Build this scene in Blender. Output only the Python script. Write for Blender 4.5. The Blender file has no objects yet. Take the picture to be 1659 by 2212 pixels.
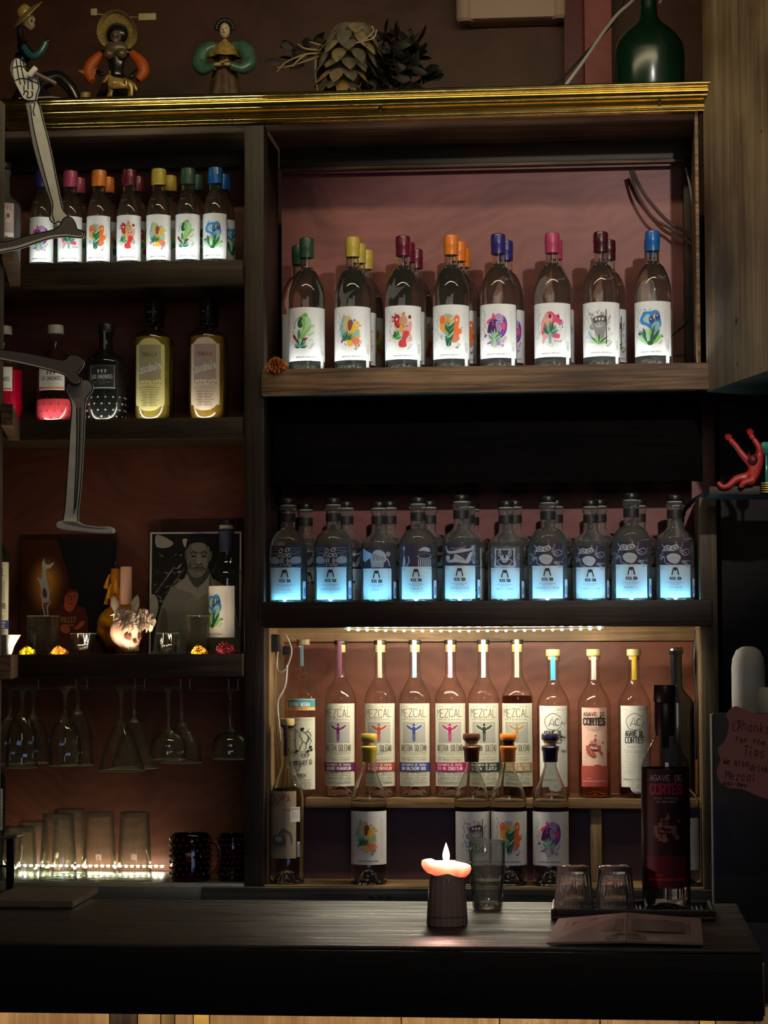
import bpy, bmesh, math, random
from mathutils import Vector, Matrix, Euler
from mathutils.geometry import tessellate_polygon
random.seed(7)
PI = math.pi
SC = bpy.context.scene
COL = SC.collection

# ---------------------------------------------------------------- camera
F_PX = 4900.0
HORIZON = 1400.0
CAM_Z = 1.45
cam_data = bpy.data.cameras.new('camera')
cam = bpy.data.objects.new('camera', cam_data)
COL.objects.link(cam)
cam_data.sensor_fit = 'VERTICAL'
cam_data.sensor_height = 24.0
cam_data.lens = 24.0 * F_PX / 2212.0
cam_data.clip_end = 60
PITCH = math.atan((HORIZON - 1106.0) / F_PX)
cam.matrix_world = (Matrix.Translation((0, 0, CAM_Z)) @ Matrix.Rotation(math.radians(5.4), 4, 'Z')
                    @ Matrix.Rotation(PI / 2 + PITCH, 4, 'X') @ Matrix.Rotation(math.radians(-0.2), 4, 'Z'))
SC.camera = cam
CM = cam.matrix_world.to_3x3()

def P(px, py, Y):
    d = CM @ Vector(((px - 829.5) / F_PX, -(py - 1106.0) / F_PX, -1.0))
    return Vector((0, 0, CAM_Z)) + d * (Y / d.y)

def onz(px, py, z):
    d = CM @ Vector(((px - 829.5) / F_PX, -(py - 1106.0) / F_PX, -1.0))
    return Vector((0, 0, CAM_Z)) + d * ((z - CAM_Z) / d.z)

# ---------------------------------------------------------------- world, lights, exposure
SC.view_settings.view_transform = 'Standard'
SC.view_settings.look = 'None'
SC.view_settings.exposure = 0.0
SC.view_settings.gamma = 1.0
SC.view_settings.use_curve_mapping = False
SC.cycles.caustics_reflective = False
SC.cycles.caustics_refractive = False
SC.cycles.max_bounces = 14
SC.cycles.diffuse_bounces = 3
SC.cycles.glossy_bounces = 4
SC.cycles.transmission_bounces = 12
SC.cycles.transparent_max_bounces = 24
SC.cycles.sample_clamp_indirect = 3.0
SC.cycles.use_denoising = True
w = bpy.data.worlds.new('world'); SC.world = w
w.use_nodes = True
w.node_tree.nodes['Background'].inputs[0].default_value = (1.0, 0.85, 0.75, 1)
w.node_tree.nodes['Background'].inputs[1].default_value = 0.006

def lamp(name, kind, loc, target, power, color, size=0.1, spot=40, blend=0.5, size_y=None):
    l = bpy.data.lights.new(name, kind); l.energy = power; l.color = color
    if kind == 'AREA':
        l.size = size
        if size_y: l.shape = 'RECTANGLE'; l.size_y = size_y
    else: l.shadow_soft_size = size
    if kind == 'SPOT': l.spot_size = math.radians(spot); l.spot_blend = blend
    o = bpy.data.objects.new(name, l); COL.objects.link(o)
    o.location = loc
    if target is not None:
        o.rotation_euler = (Vector(target) - Vector(loc)).to_track_quat('-Z', 'Y').to_euler()
    return o
# ceiling spot over the bar aimed at the upper right shelf
lamp('ceiling_spot_lamp', 'SPOT', (0.75, 1.6, 3.05), (-0.05, 5.0, 2.12), 190, (1.0, 0.92, 0.84), 0.035, 23, 0.6)
# unseen warm strip added above the frame to bring out the cornice
lamp('cornice_fill_light', 'AREA', (-0.25, 4.05, 3.0), (-0.3, 4.9, 2.45), 6.0, (1.0, 0.85, 0.5), 1.9, size_y=.03)
# added frontal fill standing for the ambience of the dim room
lamp('room_fill_light', 'AREA', (0.5, 0.3, 2.7), (-0.3, 4.9, 1.3), 7.0, (1.0, 0.88, 0.8), 1.0)
# added low blue light behind the bar, its source unseen
lamp('low_blue_light', 'AREA', (-0.35, 3.75, 0.95), (-0.2, 4.9, 1.15), .4, (.35, .5, 1.0), .5, size_y=.12)

# ---------------------------------------------------------------- materials
MATS = {}
def newmat(name):
    m = bpy.data.materials.new(name); m.use_nodes = True
    nt = m.node_tree
    return m, nt, nt.nodes['Principled BSDF'], nt.nodes['Material Output']

def mat(name, c=(.5, .5, .5), rough=.6, metal=0.0, spec=.5, emit=None, es=0.0, sss=0.0, bump=0.0, bscale=200, var=0.0, coat=0.0):
    if name in MATS: return MATS[name]
    m, nt, b, out = newmat(name)
    b.inputs['Base Color'].default_value = (*c, 1)
    b.inputs['Roughness'].default_value = rough
    b.inputs['Metallic'].default_value = metal
    b.inputs['Specular IOR Level'].default_value = spec
    if coat: b.inputs['Coat Weight'].default_value = coat
    if sss:
        b.inputs['Subsurface Weight'].default_value = sss
        b.inputs['Subsurface Radius'].default_value = (.02, .008, .005) if sss < .9 else (.035, .024, .021)
        b.inputs['Subsurface Scale'].default_value = 1.0
    if emit:
        b.inputs['Emission Color'].default_value = (*emit, 1)
        b.inputs['Emission Strength'].default_value = es
    if bump or var:
        tc = nt.nodes.new('ShaderNodeTexCoord'); n = nt.nodes.new('ShaderNodeTexNoise')
        n.inputs['Scale'].default_value = bscale; n.inputs['Detail'].default_value = 4
        nt.links.new(tc.outputs['Object'], n.inputs['Vector'])
        if bump:
            bp = nt.nodes.new('ShaderNodeBump'); bp.inputs['Strength'].default_value = bump
            bp.inputs['Distance'].default_value = .002
            nt.links.new(n.outputs['Fac'], bp.inputs['Height']); nt.links.new(bp.outputs[0], b.inputs['Normal'])
        if var:
            r = nt.nodes.new('ShaderNodeValToRGB')
            r.color_ramp.elements[0].position = .3; r.color_ramp.elements[1].position = .7
            r.color_ramp.elements[0].color = (*[x * (1 - var) for x in c], 1)
            r.color_ramp.elements[1].color = (*[min(1, x * (1 + var)) for x in c], 1)
            nt.links.new(n.outputs['Fac'], r.inputs[0]); nt.links.new(r.outputs[0], b.inputs['Base Color'])
    MATS[name] = m
    return m

def wood(name, c1, c2, axis='X', rough=.55, scale=1.0, bump=.35, c3=None, spec=.4, rvar=0.0):
    """streaky grain running along the axis, with wider stains"""
    if name in MATS: return MATS[name]
    m, nt, b, out = newmat(name); N = nt.nodes.new; L = nt.links.new
    tc = N('ShaderNodeTexCoord'); mp = N('ShaderNodeMapping')
    s = {'X': (1.2, 30, 38), 'Z': (34, 30, 1.2), 'Y': (34, 1.2, 30)}[axis]
    mp.inputs['Scale'].default_value = [v * scale for v in s]
    L(tc.outputs['Object'], mp.inputs['Vector'])
    n1 = N('ShaderNodeTexNoise'); n1.inputs['Scale'].default_value = 1.6; n1.inputs['Detail'].default_value = 8
    n1.inputs['Roughness'].default_value = .65; n1.inputs['Distortion'].default_value = 1.6
    L(mp.outputs[0], n1.inputs['Vector'])
    n2 = N('ShaderNodeTexNoise'); n2.inputs['Scale'].default_value = 5 * scale; n2.inputs['Detail'].default_value = 5
    L(tc.outputs['Object'], n2.inputs['Vector'])
    r = N('ShaderNodeValToRGB'); e = r.color_ramp.elements
    e[0].position = .36; e[0].color = (*c1, 1); e[1].position = .66; e[1].color = (*c2, 1)
    L(n1.outputs['Fac'], r.inputs[0])
    mx = N('ShaderNodeMix'); mx.data_type = 'RGBA'; mx.blend_type = 'MULTIPLY'
    r2 = N('ShaderNodeValToRGB'); e = r2.color_ramp.elements
    e[0].position = .35; e[0].color = (*(c3 or (.45, .42, .4)), 1); e[1].position = .62; e[1].color = (1, 1, 1, 1)
    L(n2.outputs['Fac'], r2.inputs[0])
    mx.inputs[0].default_value = 1.0
    L(r.outputs[0], mx.inputs[6]); L(r2.outputs[0], mx.inputs[7]); L(mx.outputs[2], b.inputs['Base Color'])
    bp = N('ShaderNodeBump'); bp.inputs['Strength'].default_value = bump; bp.inputs['Distance'].default_value = .002
    L(n1.outputs['Fac'], bp.inputs['Height']); L(bp.outputs[0], b.inputs['Normal'])
    b.inputs['Roughness'].default_value = rough; b.inputs['Specular IOR Level'].default_value = spec
    if rvar:
        mr = N('ShaderNodeMapRange'); mr.inputs['From Min'].default_value = .35; mr.inputs['From Max'].default_value = .65
        mr.inputs['To Min'].default_value = rough + rvar; mr.inputs['To Max'].default_value = rough
        L(n1.outputs['Fac'], mr.inputs['Value']); L(mr.outputs[0], b.inputs['Roughness'])
    MATS[name] = m
    return m

def plaster(name, c1, c2, c3):
    """brushed reddish paint with big sweeping trowel arcs"""
    m, nt, b, out = newmat(name); N = nt.nodes.new; L = nt.links.new
    tc = N('ShaderNodeTexCoord')
    n0 = N('ShaderNodeTexNoise'); n0.inputs['Scale'].default_value = 2.2; n0.inputs['Detail'].default_value = 2
    L(tc.outputs['Object'], n0.inputs['Vector'])
    va = N('ShaderNodeVectorMath'); va.operation = 'SCALE'; va.inputs['Scale'].default_value = .55
    L(n0.outputs['Color'], va.inputs[0])
    vb = N('ShaderNodeVectorMath'); vb.operation = 'ADD'
    L(tc.outputs['Object'], vb.inputs[0]); L(va.outputs[0], vb.inputs[1])
    wv = N('ShaderNodeTexWave'); wv.wave_type = 'RINGS'; wv.inputs['Scale'].default_value = 9
    wv.inputs['Distortion'].default_value = 3.5; wv.inputs['Detail'].default_value = 4; wv.inputs['Detail Scale'].default_value = 2.2
    L(vb.outputs[0], wv.inputs['Vector'])
    n2 = N('ShaderNodeTexNoise'); n2.inputs['Scale'].default_value = 7; n2.inputs['Detail'].default_value = 8
    L(vb.outputs[0], n2.inputs['Vector'])
    r = N('ShaderNodeValToRGB'); e = r.color_ramp.elements
    e[0].position = .3; e[0].color = (*c1, 1); e[1].position = .72; e[1].color = (*c2, 1)
    L(n2.outputs['Fac'], r.inputs[0])
    mx = N('ShaderNodeMix'); mx.data_type = 'RGBA'; mx.inputs[7].default_value = (*c3, 1)
    mu = N('ShaderNodeMath'); mu.operation = 'MULTIPLY'; mu.inputs[1].default_value = .16
    L(wv.outputs['Fac'], mu.inputs[0]); L(mu.outputs[0], mx.inputs[0])
    L(r.outputs[0], mx.inputs[6]); L(mx.outputs[2], b.inputs['Base Color'])
    bp = N('ShaderNodeBump'); bp.inputs['Strength'].default_value = .25; bp.inputs['Distance'].default_value = .003
    L(n2.outputs['Fac'], bp.inputs['Height']); L(bp.outputs[0], b.inputs['Normal'])
    b.inputs['Roughness'].default_value = .5
    MATS[name] = m
    return m

def glass(name, c=(1, 1, 1), ior=1.42, rough=0.0, tr=1.0):
    """solid glass (bottle wall and liquid as one body)"""
    if name in MATS: return MATS[name]
    m, nt, b, out = newmat(name)
    b.inputs['Base Color'].default_value = (*c, 1)
    b.inputs['Transmission Weight'].default_value = tr
    b.inputs['Roughness'].default_value = rough
    b.inputs['IOR'].default_value = ior
    MATS[name] = m
    return m

def thin(name, face=(.93, .95, .92), edge=(.25, .28, .24), gloss=.9, rough=.03, ior=1.5, haze=None, hz=.06):
    """thin-walled glass: passes the view, darkens and mirrors towards its rims"""
    if name in MATS: return MATS[name]
    m, nt, b, out = newmat(name); N = nt.nodes.new; L = nt.links.new
    nt.nodes.remove(b)
    lw = N('ShaderNodeLayerWeight'); lw.inputs['Blend'].default_value = .22
    r = N('ShaderNodeValToRGB'); e = r.color_ramp.elements
    e[0].position = .12; e[0].color = (*face, 1); e[1].position = .85; e[1].color = (*edge, 1)
    L(lw.outputs['Facing'], r.inputs[0])
    t = N('ShaderNodeBsdfTransparent'); L(r.outputs[0], t.inputs[0])
    g = N('ShaderNodeBsdfGlossy'); g.inputs['Roughness'].default_value = rough
    g.inputs['Color'].default_value = (gloss, gloss, gloss, 1)
    l2 = N('ShaderNodeLayerWeight'); l2.inputs['Blend'].default_value = .5
    pw = N('ShaderNodeMath'); pw.operation = 'POWER'; pw.inputs[1].default_value = 3.5
    L(l2.outputs['Facing'], pw.inputs[0])
    fr = N('ShaderNodeMath'); fr.operation = 'MULTIPLY_ADD'; fr.inputs[1].default_value = .75; fr.inputs[2].default_value = .05
    L(pw.outputs[0], fr.inputs[0])
    mx = N('ShaderNodeMixShader'); L(fr.outputs[0], mx.inputs[0]); L(t.outputs[0], mx.inputs[1]); L(g.outputs[0], mx.inputs[2])
    last = mx.outputs[0]
    if haze:
        d = N('ShaderNodeBsdfTranslucent'); d.inputs[0].default_value = (*haze, 1)
        m2 = N('ShaderNodeMixShader'); m2.inputs[0].default_value = hz
        L(last, m2.inputs[1]); L(d.outputs[0], m2.inputs[2]); last = m2.outputs[0]
    L(last, out.inputs['Surface'])
    MATS[name] = m
    return m

def emis(name, c, s):
    if name in MATS: return MATS[name]
    m, nt, b, out = newmat(name); nt.nodes.remove(b)
    e = nt.nodes.new('ShaderNodeEmission'); e.inputs[0].default_value = (*c, 1); e.inputs[1].default_value = s
    nt.links.new(e.outputs[0], out.inputs['Surface'])
    MATS[name] = m
    return m

# ---------------------------------------------------------------- objects and tags
def tag(o, label=None, cat=None, group=None, kind=None):
    if label: o['label'] = label
    if cat: o['category'] = cat
    if group: o['group'] = group
    if kind: o['kind'] = kind
    return o

def thing(name, loc, label, cat, group=None, rz=0.0):
    o = bpy.data.objects.new(name, None); COL.objects.link(o)
    o.location = loc; o.rotation_euler = (0, 0, rz); o.empty_display_size = .02
    return tag(o, label, cat, group)

def link(name, me, parent=None, loc=None, rot=None):
    o = bpy.data.objects.new(name, me); COL.objects.link(o)
    if parent: o.parent = parent
    if loc is not None: o.location = loc
    if rot is not None: o.rotation_euler = rot
    return o

def obj(name, bm, mats, parent=None, loc=None, rot=None, smooth=True):
    me = bpy.data.meshes.new(name)
    bm.normal_update(); bm.to_mesh(me); bm.free()
    if not isinstance(mats, (list, tuple)): mats = [mats]
    for m in mats: me.materials.append(m)
    if smooth:
        me.polygons.foreach_set('use_smooth', [True] * len(me.polygons))
        try: me.set_sharp_from_angle(angle=math.radians(38))
        except Exception: pass
    return link(name, me, parent, loc, rot)

def copy_tree(o, loc=None, rz=None, parent=None, drop=()):
    c = o.copy(); COL.objects.link(c)
    if parent: c.parent = parent
    if loc is not None: c.location = loc
    if rz is not None: c.rotation_euler[2] = rz
    for ch in list(o.children):
        if ch.name.split('.')[0] in drop: continue
        copy_tree(ch, parent=c)
    return c

# ---------------------------------------------------------------- shapes
def bx(bm, x0, x1, y0, y1, z0, z1, bev=0.0, mi=0, M=None):
    t = bmesh.new()
    vs = [t.verts.new((x, y, z)) for x in (x0, x1) for y in (y0, y1) for z in (z0, z1)]
    for f in ((0, 1, 3, 2), (4, 6, 7, 5), (0, 4, 5, 1), (2, 3, 7, 6), (0, 2, 6, 4), (1, 5, 7, 3)):
        t.faces.new([vs[i] for i in f])
    if bev: bmesh.ops.bevel(t, geom=list(t.edges), offset=bev, segments=2, affect='EDGES', profile=.6)
    for f in t.faces: f.material_index = mi
    if M is not None: bmesh.ops.transform(t, matrix=M, verts=t.verts)
    merge(bm, t)
    return bm

def merge(bm, t, M=None):
    if M is not None: bmesh.ops.transform(t, matrix=M, verts=t.verts)
    me = bpy.data.meshes.new('tmp'); t.to_mesh(me); t.free()
    bm.from_mesh(me); bpy.data.meshes.remove(me)

def box(x0, x1, y0, y1, z0, z1, bev=0.0, mi=0):
    return bx(bmesh.new(), min(x0, x1), max(x0, x1), min(y0, y1), max(y0, y1), min(z0, z1), max(z0, z1), bev, mi)

def chaikin(p, n=2, closed=False):
    for _ in range(n):
        q = [] if closed else [p[0]]
        m = len(p)
        for i in range(m if closed else m - 1):
            a, b = p[i], p[(i + 1) % m]
            q.append(tuple(x * .75 + y * .25 for x, y in zip(a, b)))
            q.append(tuple(x * .25 + y * .75 for x, y in zip(a, b)))
        if not closed: q.append(p[-1])
        p = q
    return p

def lathe(prof, seg=40, bm=None, mi=0, mod=None, flip=False):
    """prof: (r, z) list; r = 0 at the ends closes it; mod(angle, z) scales the radius"""
    bm = bm or bmesh.new()
    rings = []
    for r, z in prof:
        if r < 1e-6: rings.append([bm.verts.new((0, 0, z))])
        else:
            rings.append([])
            for k in range(seg):
                a = 2 * PI * k / seg
                rr = r * (mod(a, z) if mod else 1)
                rings[-1].append(bm.verts.new((rr * math.cos(a), rr * math.sin(a), z)))
    for a, b in zip(rings, rings[1:]):
        for k in range(seg):
            k2 = (k + 1) % seg
            if len(a) == 1 and len(b) == 1: continue
            if len(a) == 1: vs = [a[0], b[k2], b[k]]
            elif len(b) == 1: vs = [a[k], a[k2], b[0]]
            else: vs = [a[k], a[k2], b[k2], b[k]]
            if flip: vs = vs[::-1]
            f = bm.faces.new(vs); f.material_index = mi
    return bm

def tube(bm, pts, r, seg=8, mi=0, caps=True, rf=None):
    pts = [Vector(p) for p in pts]; n = len(pts); rings = []
    up = Vector((0, 0, 1)); prev = None
    for i, p in enumerate(pts):
        d = (pts[min(i + 1, n - 1)] - pts[max(i - 1, 0)]).normalized()
        if prev is None:
            s = d.cross(up)
            if s.length < .1: s = d.cross(Vector((1, 0, 0)))
        else: s = prev - d * prev.dot(d)
        s.normalize(); prev = s; t = d.cross(s)
        rr = rf[i] if rf else r
        rings.append([bm.verts.new(p + (s * math.cos(2 * PI * k / seg) + t * math.sin(2 * PI * k / seg)) * rr) for k in range(seg)])
    for a, b in zip(rings, rings[1:]):
        for k in range(seg):
            f = bm.faces.new([a[k], b[k], b[(k + 1) % seg], a[(k + 1) % seg]]); f.material_index = mi
    if caps:
        f = bm.faces.new(rings[0]); f.material_index = mi
        f = bm.faces.new(rings[-1][::-1]); f.material_index = mi
    return bm

def crv(pts, n=6, closed=False):
    """Catmull-Rom through the points"""
    m = len(pts); out = []
    rng = range(m if closed else m - 1)
    g = (lambda i: pts[i % m]) if closed else (lambda i: pts[max(0, min(m - 1, i))])
    for i in rng:
        a, b, c, d = g(i - 1), g(i), g(i + 1), g(i + 2)
        for k in range(n):
            t = k / n
            out.append(tuple(.5 * ((2 * B) + (-A + C) * t + (2 * A - 5 * B + 4 * C - D) * t * t + (-A + 3 * B - 3 * C + D) * t ** 3)
                             for A, B, C, D in zip(a, b, c, d)))
    if not closed: out.append(tuple(pts[-1]))
    return out

def ball(bm, c, r, sub=3, sc=(1, 1, 1), mi=0, M=None):
    t = bmesh.new(); bmesh.ops.create_icosphere(t, subdivisions=sub, radius=r)
    bmesh.ops.scale(t, vec=sc, verts=t.verts)
    if M is not None: bmesh.ops.transform(t, matrix=M, verts=t.verts)
    bmesh.ops.translate(t, vec=c, verts=t.verts)
    for f in t.faces: f.material_index = mi
    merge(bm, t); return bm

def slab(pts, y0, y1, bev=.001, mi=0, side=0, bm=None):
    """polygon of (x, z) points extruded from y0 (front) to y1"""
    t = bmesh.new()
    a = [t.verts.new((x, y0, z)) for x, z in pts]
    f = t.faces.new(a)
    f.normal_update()
    if f.normal.y > 0: f.normal_flip()
    r = bmesh.ops.extrude_face_region(t, geom=[f])
    vs = [v for v in r['geom'] if isinstance(v, bmesh.types.BMVert)]
    bmesh.ops.translate(t, vec=(0, y1 - y0, 0), verts=vs)
    t.normal_update()
    bmesh.ops.recalc_face_normals(t, faces=t.faces)
    for f in t.faces: f.material_index = mi if f.normal.y < -.9 else side
    if bev:
        ed = [e for e in t.edges if any(abs(x.normal.y) > .9 for x in e.link_faces) and len(e.link_faces) == 2 and not all(abs(x.normal.y) > .9 for x in e.link_faces)]
        bmesh.ops.bevel(t, geom=ed, offset=bev, segments=2, affect='EDGES', clamp_overlap=True)
    bmesh.ops.triangulate(t, faces=[f for f in t.faces if len(f.verts) > 4])
    if bm is None: return t
    merge(bm, t); return bm

# ---------------------------------------------------------------- stroke lettering and label art
GL = {'A': '002640 1232', 'B': '00063645443303 3342413000', 'C': '4536160501103041', 'D': '00062644422000',
      'E': '46060040 0333', 'F': '460600 0333', 'G': '45361605011030414323', 'H': '0006 4046 0343', 'I': '2026',
      'J': '4641301001', 'K': '0006 460340', 'L': '060040', 'M': '0006234640', 'N': '00064046', 'O': '160501103041453616',
      'P': '00063645443303', 'Q': '160501103041453616 2240', 'R': '00063645443303 2340', 'S': '453616050413334241301001',
      'T': '0646 2026', 'U': '060110304146', 'V': '062046', 'W': '0610233046', 'X': '0046 0640', 'Y': '062346 2320',
      'Z': '06460040', 'É': '46060040 0333 2738', 'Á': '002640 1232 2738', 'Ó': '160501103041453616 2738',
      'Í': '2026 2738', 'Ñ': '00064046 17273837', '0': '160501103041453616', '1': '152620', '2': '05163645440040',
      '3': '0646234341301001', '4': '30360242', '5': '460603334241301001', '7': '064610', '%': '0046 0515 3142',
      '.': '2021', '/': '0046', '-': '1333', ':': '2122 2425',
      'a': '3324140301102031 3430', 'b': '0006 0314243331201001', 'c': '3324140301102031', 'd': '3324140301102031 3630',
      'e': '023233241403011030', 'f': '36261510 0424', 'g': '3324140301102031 343010', 'h': '0006 0314243330', 'i': '1014 1516',
      'j': '242110', 'k': '0006 340230', 'l': '1016', 'm': '0004 0314232023344340', 'n': '0004 0314243330', 'o': '140301102031332414',
      'p': '0004 0314243332211101', 'q': '3324140301102031 3430', 'r': '0004 03142434', 's': '342414032231201001', 't': '1610 0434',
      'u': '0401102031 3430', 'v': '041034', 'w': '0410231034', 'x': '0034 0430', 'y': '0421 3400', 'z': '04340030', 'í': '1014 1526'}

class Art:
    """flat coloured shapes on a label, in metres; wraps on a cylinder of radius R (None = flat)"""
    def __init__(s): s.f = []; s.ly = 0; s.mats = []
    def mi(s, m):
        if m not in s.mats: s.mats.append(m)
        return s.mats.index(m)
    def poly(s, pts, m, up=1):
        s.ly += up
        s.f.append(([tuple(p) for p in pts], s.mi(m), s.ly)); return s
    def rect(s, x0, x1, y0, y1, m): return s.poly([(x0, y0), (x1, y0), (x1, y1), (x0, y1)], m)
    def blob(s, pts, m, n=5): return s.poly(crv(pts, n, True), m)
    def ell(s, x, y, a, b, m, rot=0, n=20):
        c, d = math.cos(rot), math.sin(rot)
        return s.poly([(x + a * math.cos(t) * c - b * math.sin(t) * d, y + a * math.cos(t) * d + b * math.sin(t) * c)
                       for t in [2 * PI * k / n for k in range(n)]], m)
    def leaf(s, x0, y0, x1, y1, wd, m, bend=0.0):
        dx, dy = x1 - x0, y1 - y0; n = 7; A = []; B = []
        for k in range(n + 1):
            t = k / n; o = bend * math.sin(PI * t); h = wd * (math.sin(PI * min(1, t * .85 + .15)) ** .8) * .5 if t < 1 else 0
            l = math.hypot(dx, dy); nx, ny = -dy / l, dx / l
            cx, cy = x0 + dx * t + nx * o, y0 + dy * t + ny * o
            A.append((cx + nx * h, cy + ny * h)); B.append((cx - nx * h, cy - ny * h))
        return s.poly(A + B[::-1][1:], m)
    def line(s, pts, wd, m, up=1):
        s.ly += up; i = s.mi(m); n = len(pts); L = []; R = []
        for k in range(n):
            a = pts[max(0, k - 1)]; b = pts[min(n - 1, k + 1)]
            d = Vector((b[0] - a[0], b[1] - a[1]))
            if d.length < 1e-9: d = Vector((1, 0))
            d.normalize(); nx, ny = -d.y * wd / 2, d.x * wd / 2
            L.append((pts[k][0] + nx, pts[k][1] + ny)); R.append((pts[k][0] - nx, pts[k][1] - ny))
        for k in range(n - 1): s.f.append(([L[k], R[k], R[k + 1], L[k + 1]], i, s.ly))
        return s
    def segs(s, pts, wd, m):
        i = s.mi(m)
        for a, b in zip(pts, pts[1:]):
            d = Vector((b[0] - a[0], b[1] - a[1])); l = d.length
            if l < 1e-9: continue
            d /= l; e = wd * .35; nx, ny = -d.y * wd / 2, d.x * wd / 2
            a2 = (a[0] - d.x * e, a[1] - d.y * e); b2 = (b[0] + d.x * e, b[1] + d.y * e)
            s.f.append(([(a2[0] + nx, a2[1] + ny), (a2[0] - nx, a2[1] - ny), (b2[0] - nx, b2[1] - ny), (b2[0] + nx, b2[1] + ny)], i, s.ly))
    def text(s, t, x, y, h, m, w=None, wd=None, ang=0.0, sp=1.35, center=True, jit=0.0):
        """w: total width (stretches); y: baseline"""
        s.ly += 1; wd = wd or h * .12; cw = h * .55
        tot = len(t) * cw * sp - cw * (sp - 1)
        sx = (w / tot) if w else 1.0
        x0 = -tot * sx / 2 if center else 0
        ca, sa = math.cos(ang), math.sin(ang)
        for k, ch in enumerate(t):
            if ch == ' ' or ch not in GL: continue
            ox = x0 + k * cw * sp * sx; oy = random.uniform(-jit, jit) * h
            for pl in GL[ch].split():
                q = [(ox + int(pl[j]) / 4 * cw * sx, oy + int(pl[j + 1]) / 6 * h) for j in range(0, len(pl), 2)]
                s.segs([(x + a * ca - b * sa, y + a * sa + b * ca) for a, b in q], wd, m)
        return s
    def cat(s, o, dx=0, dy=0, sc=1.0):
        base = s.ly
        for pts, i, l in o.f: s.f.append(([(x * sc + dx, y * sc + dy) for x, y in pts], s.mi(o.mats[i]), base + l))
        s.ly = base + o.ly; return s
    def mesh(s, name, R=None, step=.004, eps=.00006, base=.0004, clip=None):
        bm = bmesh.new()
        for pts, i, l in s.f:
            tri = tessellate_polygon([[Vector((x, y, 0)) for x, y in pts]])
            vs = [bm.verts.new((x, y, l * .001)) for x, y in pts]
            for t in tri:
                try:
                    f = bm.faces.new([vs[k] for k in t]); f.material_index = i
                except ValueError: pass
        if clip:
            for co, no in (((clip[0], 0, 0), (-1, 0, 0)), ((clip[1], 0, 0), (1, 0, 0)), ((0, clip[2], 0), (0, -1, 0)), ((0, clip[3], 0), (0, 1, 0))):
                bmesh.ops.bisect_plane(bm, geom=bm.verts[:] + bm.edges[:] + bm.faces[:], plane_co=co, plane_no=no, clear_outer=True, dist=1e-7)
        if R:
            xs = [v.co.x for v in bm.verts]; k = math.floor(min(xs) / step)
            while k * step < max(xs):
                bmesh.ops.bisect_plane(bm, geom=bm.verts[:] + bm.edges[:] + bm.faces[:], plane_co=(k * step, 0, 0), plane_no=(1, 0, 0), dist=1e-7)
                k += 1
        for v in bm.verts:
            e = base + eps * round(v.co.z / .001)
            if R:
                a = v.co.x / R; v.co = ((R + e) * math.sin(a), -(R + e) * math.cos(a), v.co.y)
            else: v.co = (v.co.x, -e, v.co.y)
        bm.normal_update()
        fl = [f for f in bm.faces if (f.normal.x * f.calc_center_median().x + f.normal.y * f.calc_center_median().y if R else -f.normal.y) < 0]
        bmesh.ops.reverse_faces(bm, faces=fl)
        me = bpy.data.meshes.new(name); bm.to_mesh(me); bm.free()
        for m in s.mats: me.materials.append(m)
        me.polygons.foreach_set('use_smooth', [bool(R)] * len(me.polygons))
        return me

def ink(name, c): return mat('ink_' + name, c, .55, spec=.3)
PAPER = mat('label_paper', (.80, .80, .80), .55, spec=.3)
CREAM = mat('cream_paper', (.62, .62, .50), .6, spec=.25)
K = ink('black', (.02, .02, .022)); GY = ink('grey', (.3, .3, .31)); LG = ink('light_grey', (.5, .5, .5)); DG = ink('dark_grey', (.1, .1, .105))
WH = ink('white', (.8, .8, .8))
GR = ink('green', (.05, .27, .11)); DGR = ink('dark_green', (.02, .10, .06)); LGR = ink('leaf_green', (.25, .55, .1)); PGR = ink('pale_green', (.42, .65, .42))
YE = ink('yellow', (.85, .52, .04)); SAND = ink('sand', (.66, .5, .22)); BR = ink('brown', (.25, .08, .04)); TEAL = ink('teal', (.25, .5, .52))
RD = ink('red', (.62, .04, .05)); BU = ink('burgundy', (.24, .01, .03)); PK = ink('pink', (.75, .08, .2)); LP = ink('light_pink', (.8, .35, .38)); OR = ink('orange', (.85, .17, .03)); LO = ink('light_orange', (.85, .38, .1))
PU = ink('purple', (.2, .04, .36)); LPU = ink('lilac', (.42, .3, .6)); DPU = ink('dark_purple', (.08, .02, .12)); BL = ink('blue', (.04, .24, .62)); DBL = ink('navy', (.02, .06, .25)); LBL = ink('light_blue', (.3, .55, .72)); TAN = ink('tan', (.6, .33, .16))
CO = ink('coral', (.75, .2, .12)); MG = ink('magenta', (.35, .01, .12)); OLV = ink('olive', (.3, .22, .08)); SAL = ink('salmon', (.8, .47, .34))
# ================================================================ STRUCTURE
YF = 4.88            # front plane of the shelf unit
YB = 5.155            # its back boards
W_DARK = wood('dark_stained_wood', (.018, .011, .007), (.075, .045, .024), 'X', .5)
W_DARKV = wood('dark_stained_wood_upright', (.016, .010, .008), (.07, .042, .026), 'Z', .5)
W_MID = wood('brown_shelf_wood', (.06, .032, .015), (.34, .20, .10), 'X', .6, bump=.6)
W_POST = wood('greyish_post_wood', (.05, .034, .02), (.2, .15, .09), 'Z', .65, bump=.5)
W_PALE = wood('pale_pine_wood', (.16, .09, .04), (.42, .27, .13), 'X', .55)
W_PALEV = wood('pale_pine_wood_upright', (.15, .09, .04), (.38, .25, .12), 'Z', .55)
W_GREY = wood('weathered_grey_wood', (.02, .021, .019), (.12, .125, .11), 'X', .7, bump=.7)
W_PANEL = wood('stained_plywood', (.17, .105, .055), (.34, .23, .12), 'Z', .6, scale=.6, bump=.2, c3=(.20, .17, .16))
W_BAR = wood('bar_top_wood', (.012, .010, .008), (.10, .085, .07), 'X', .2, scale=.8, bump=.8, spec=.7, rvar=.45)
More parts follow.
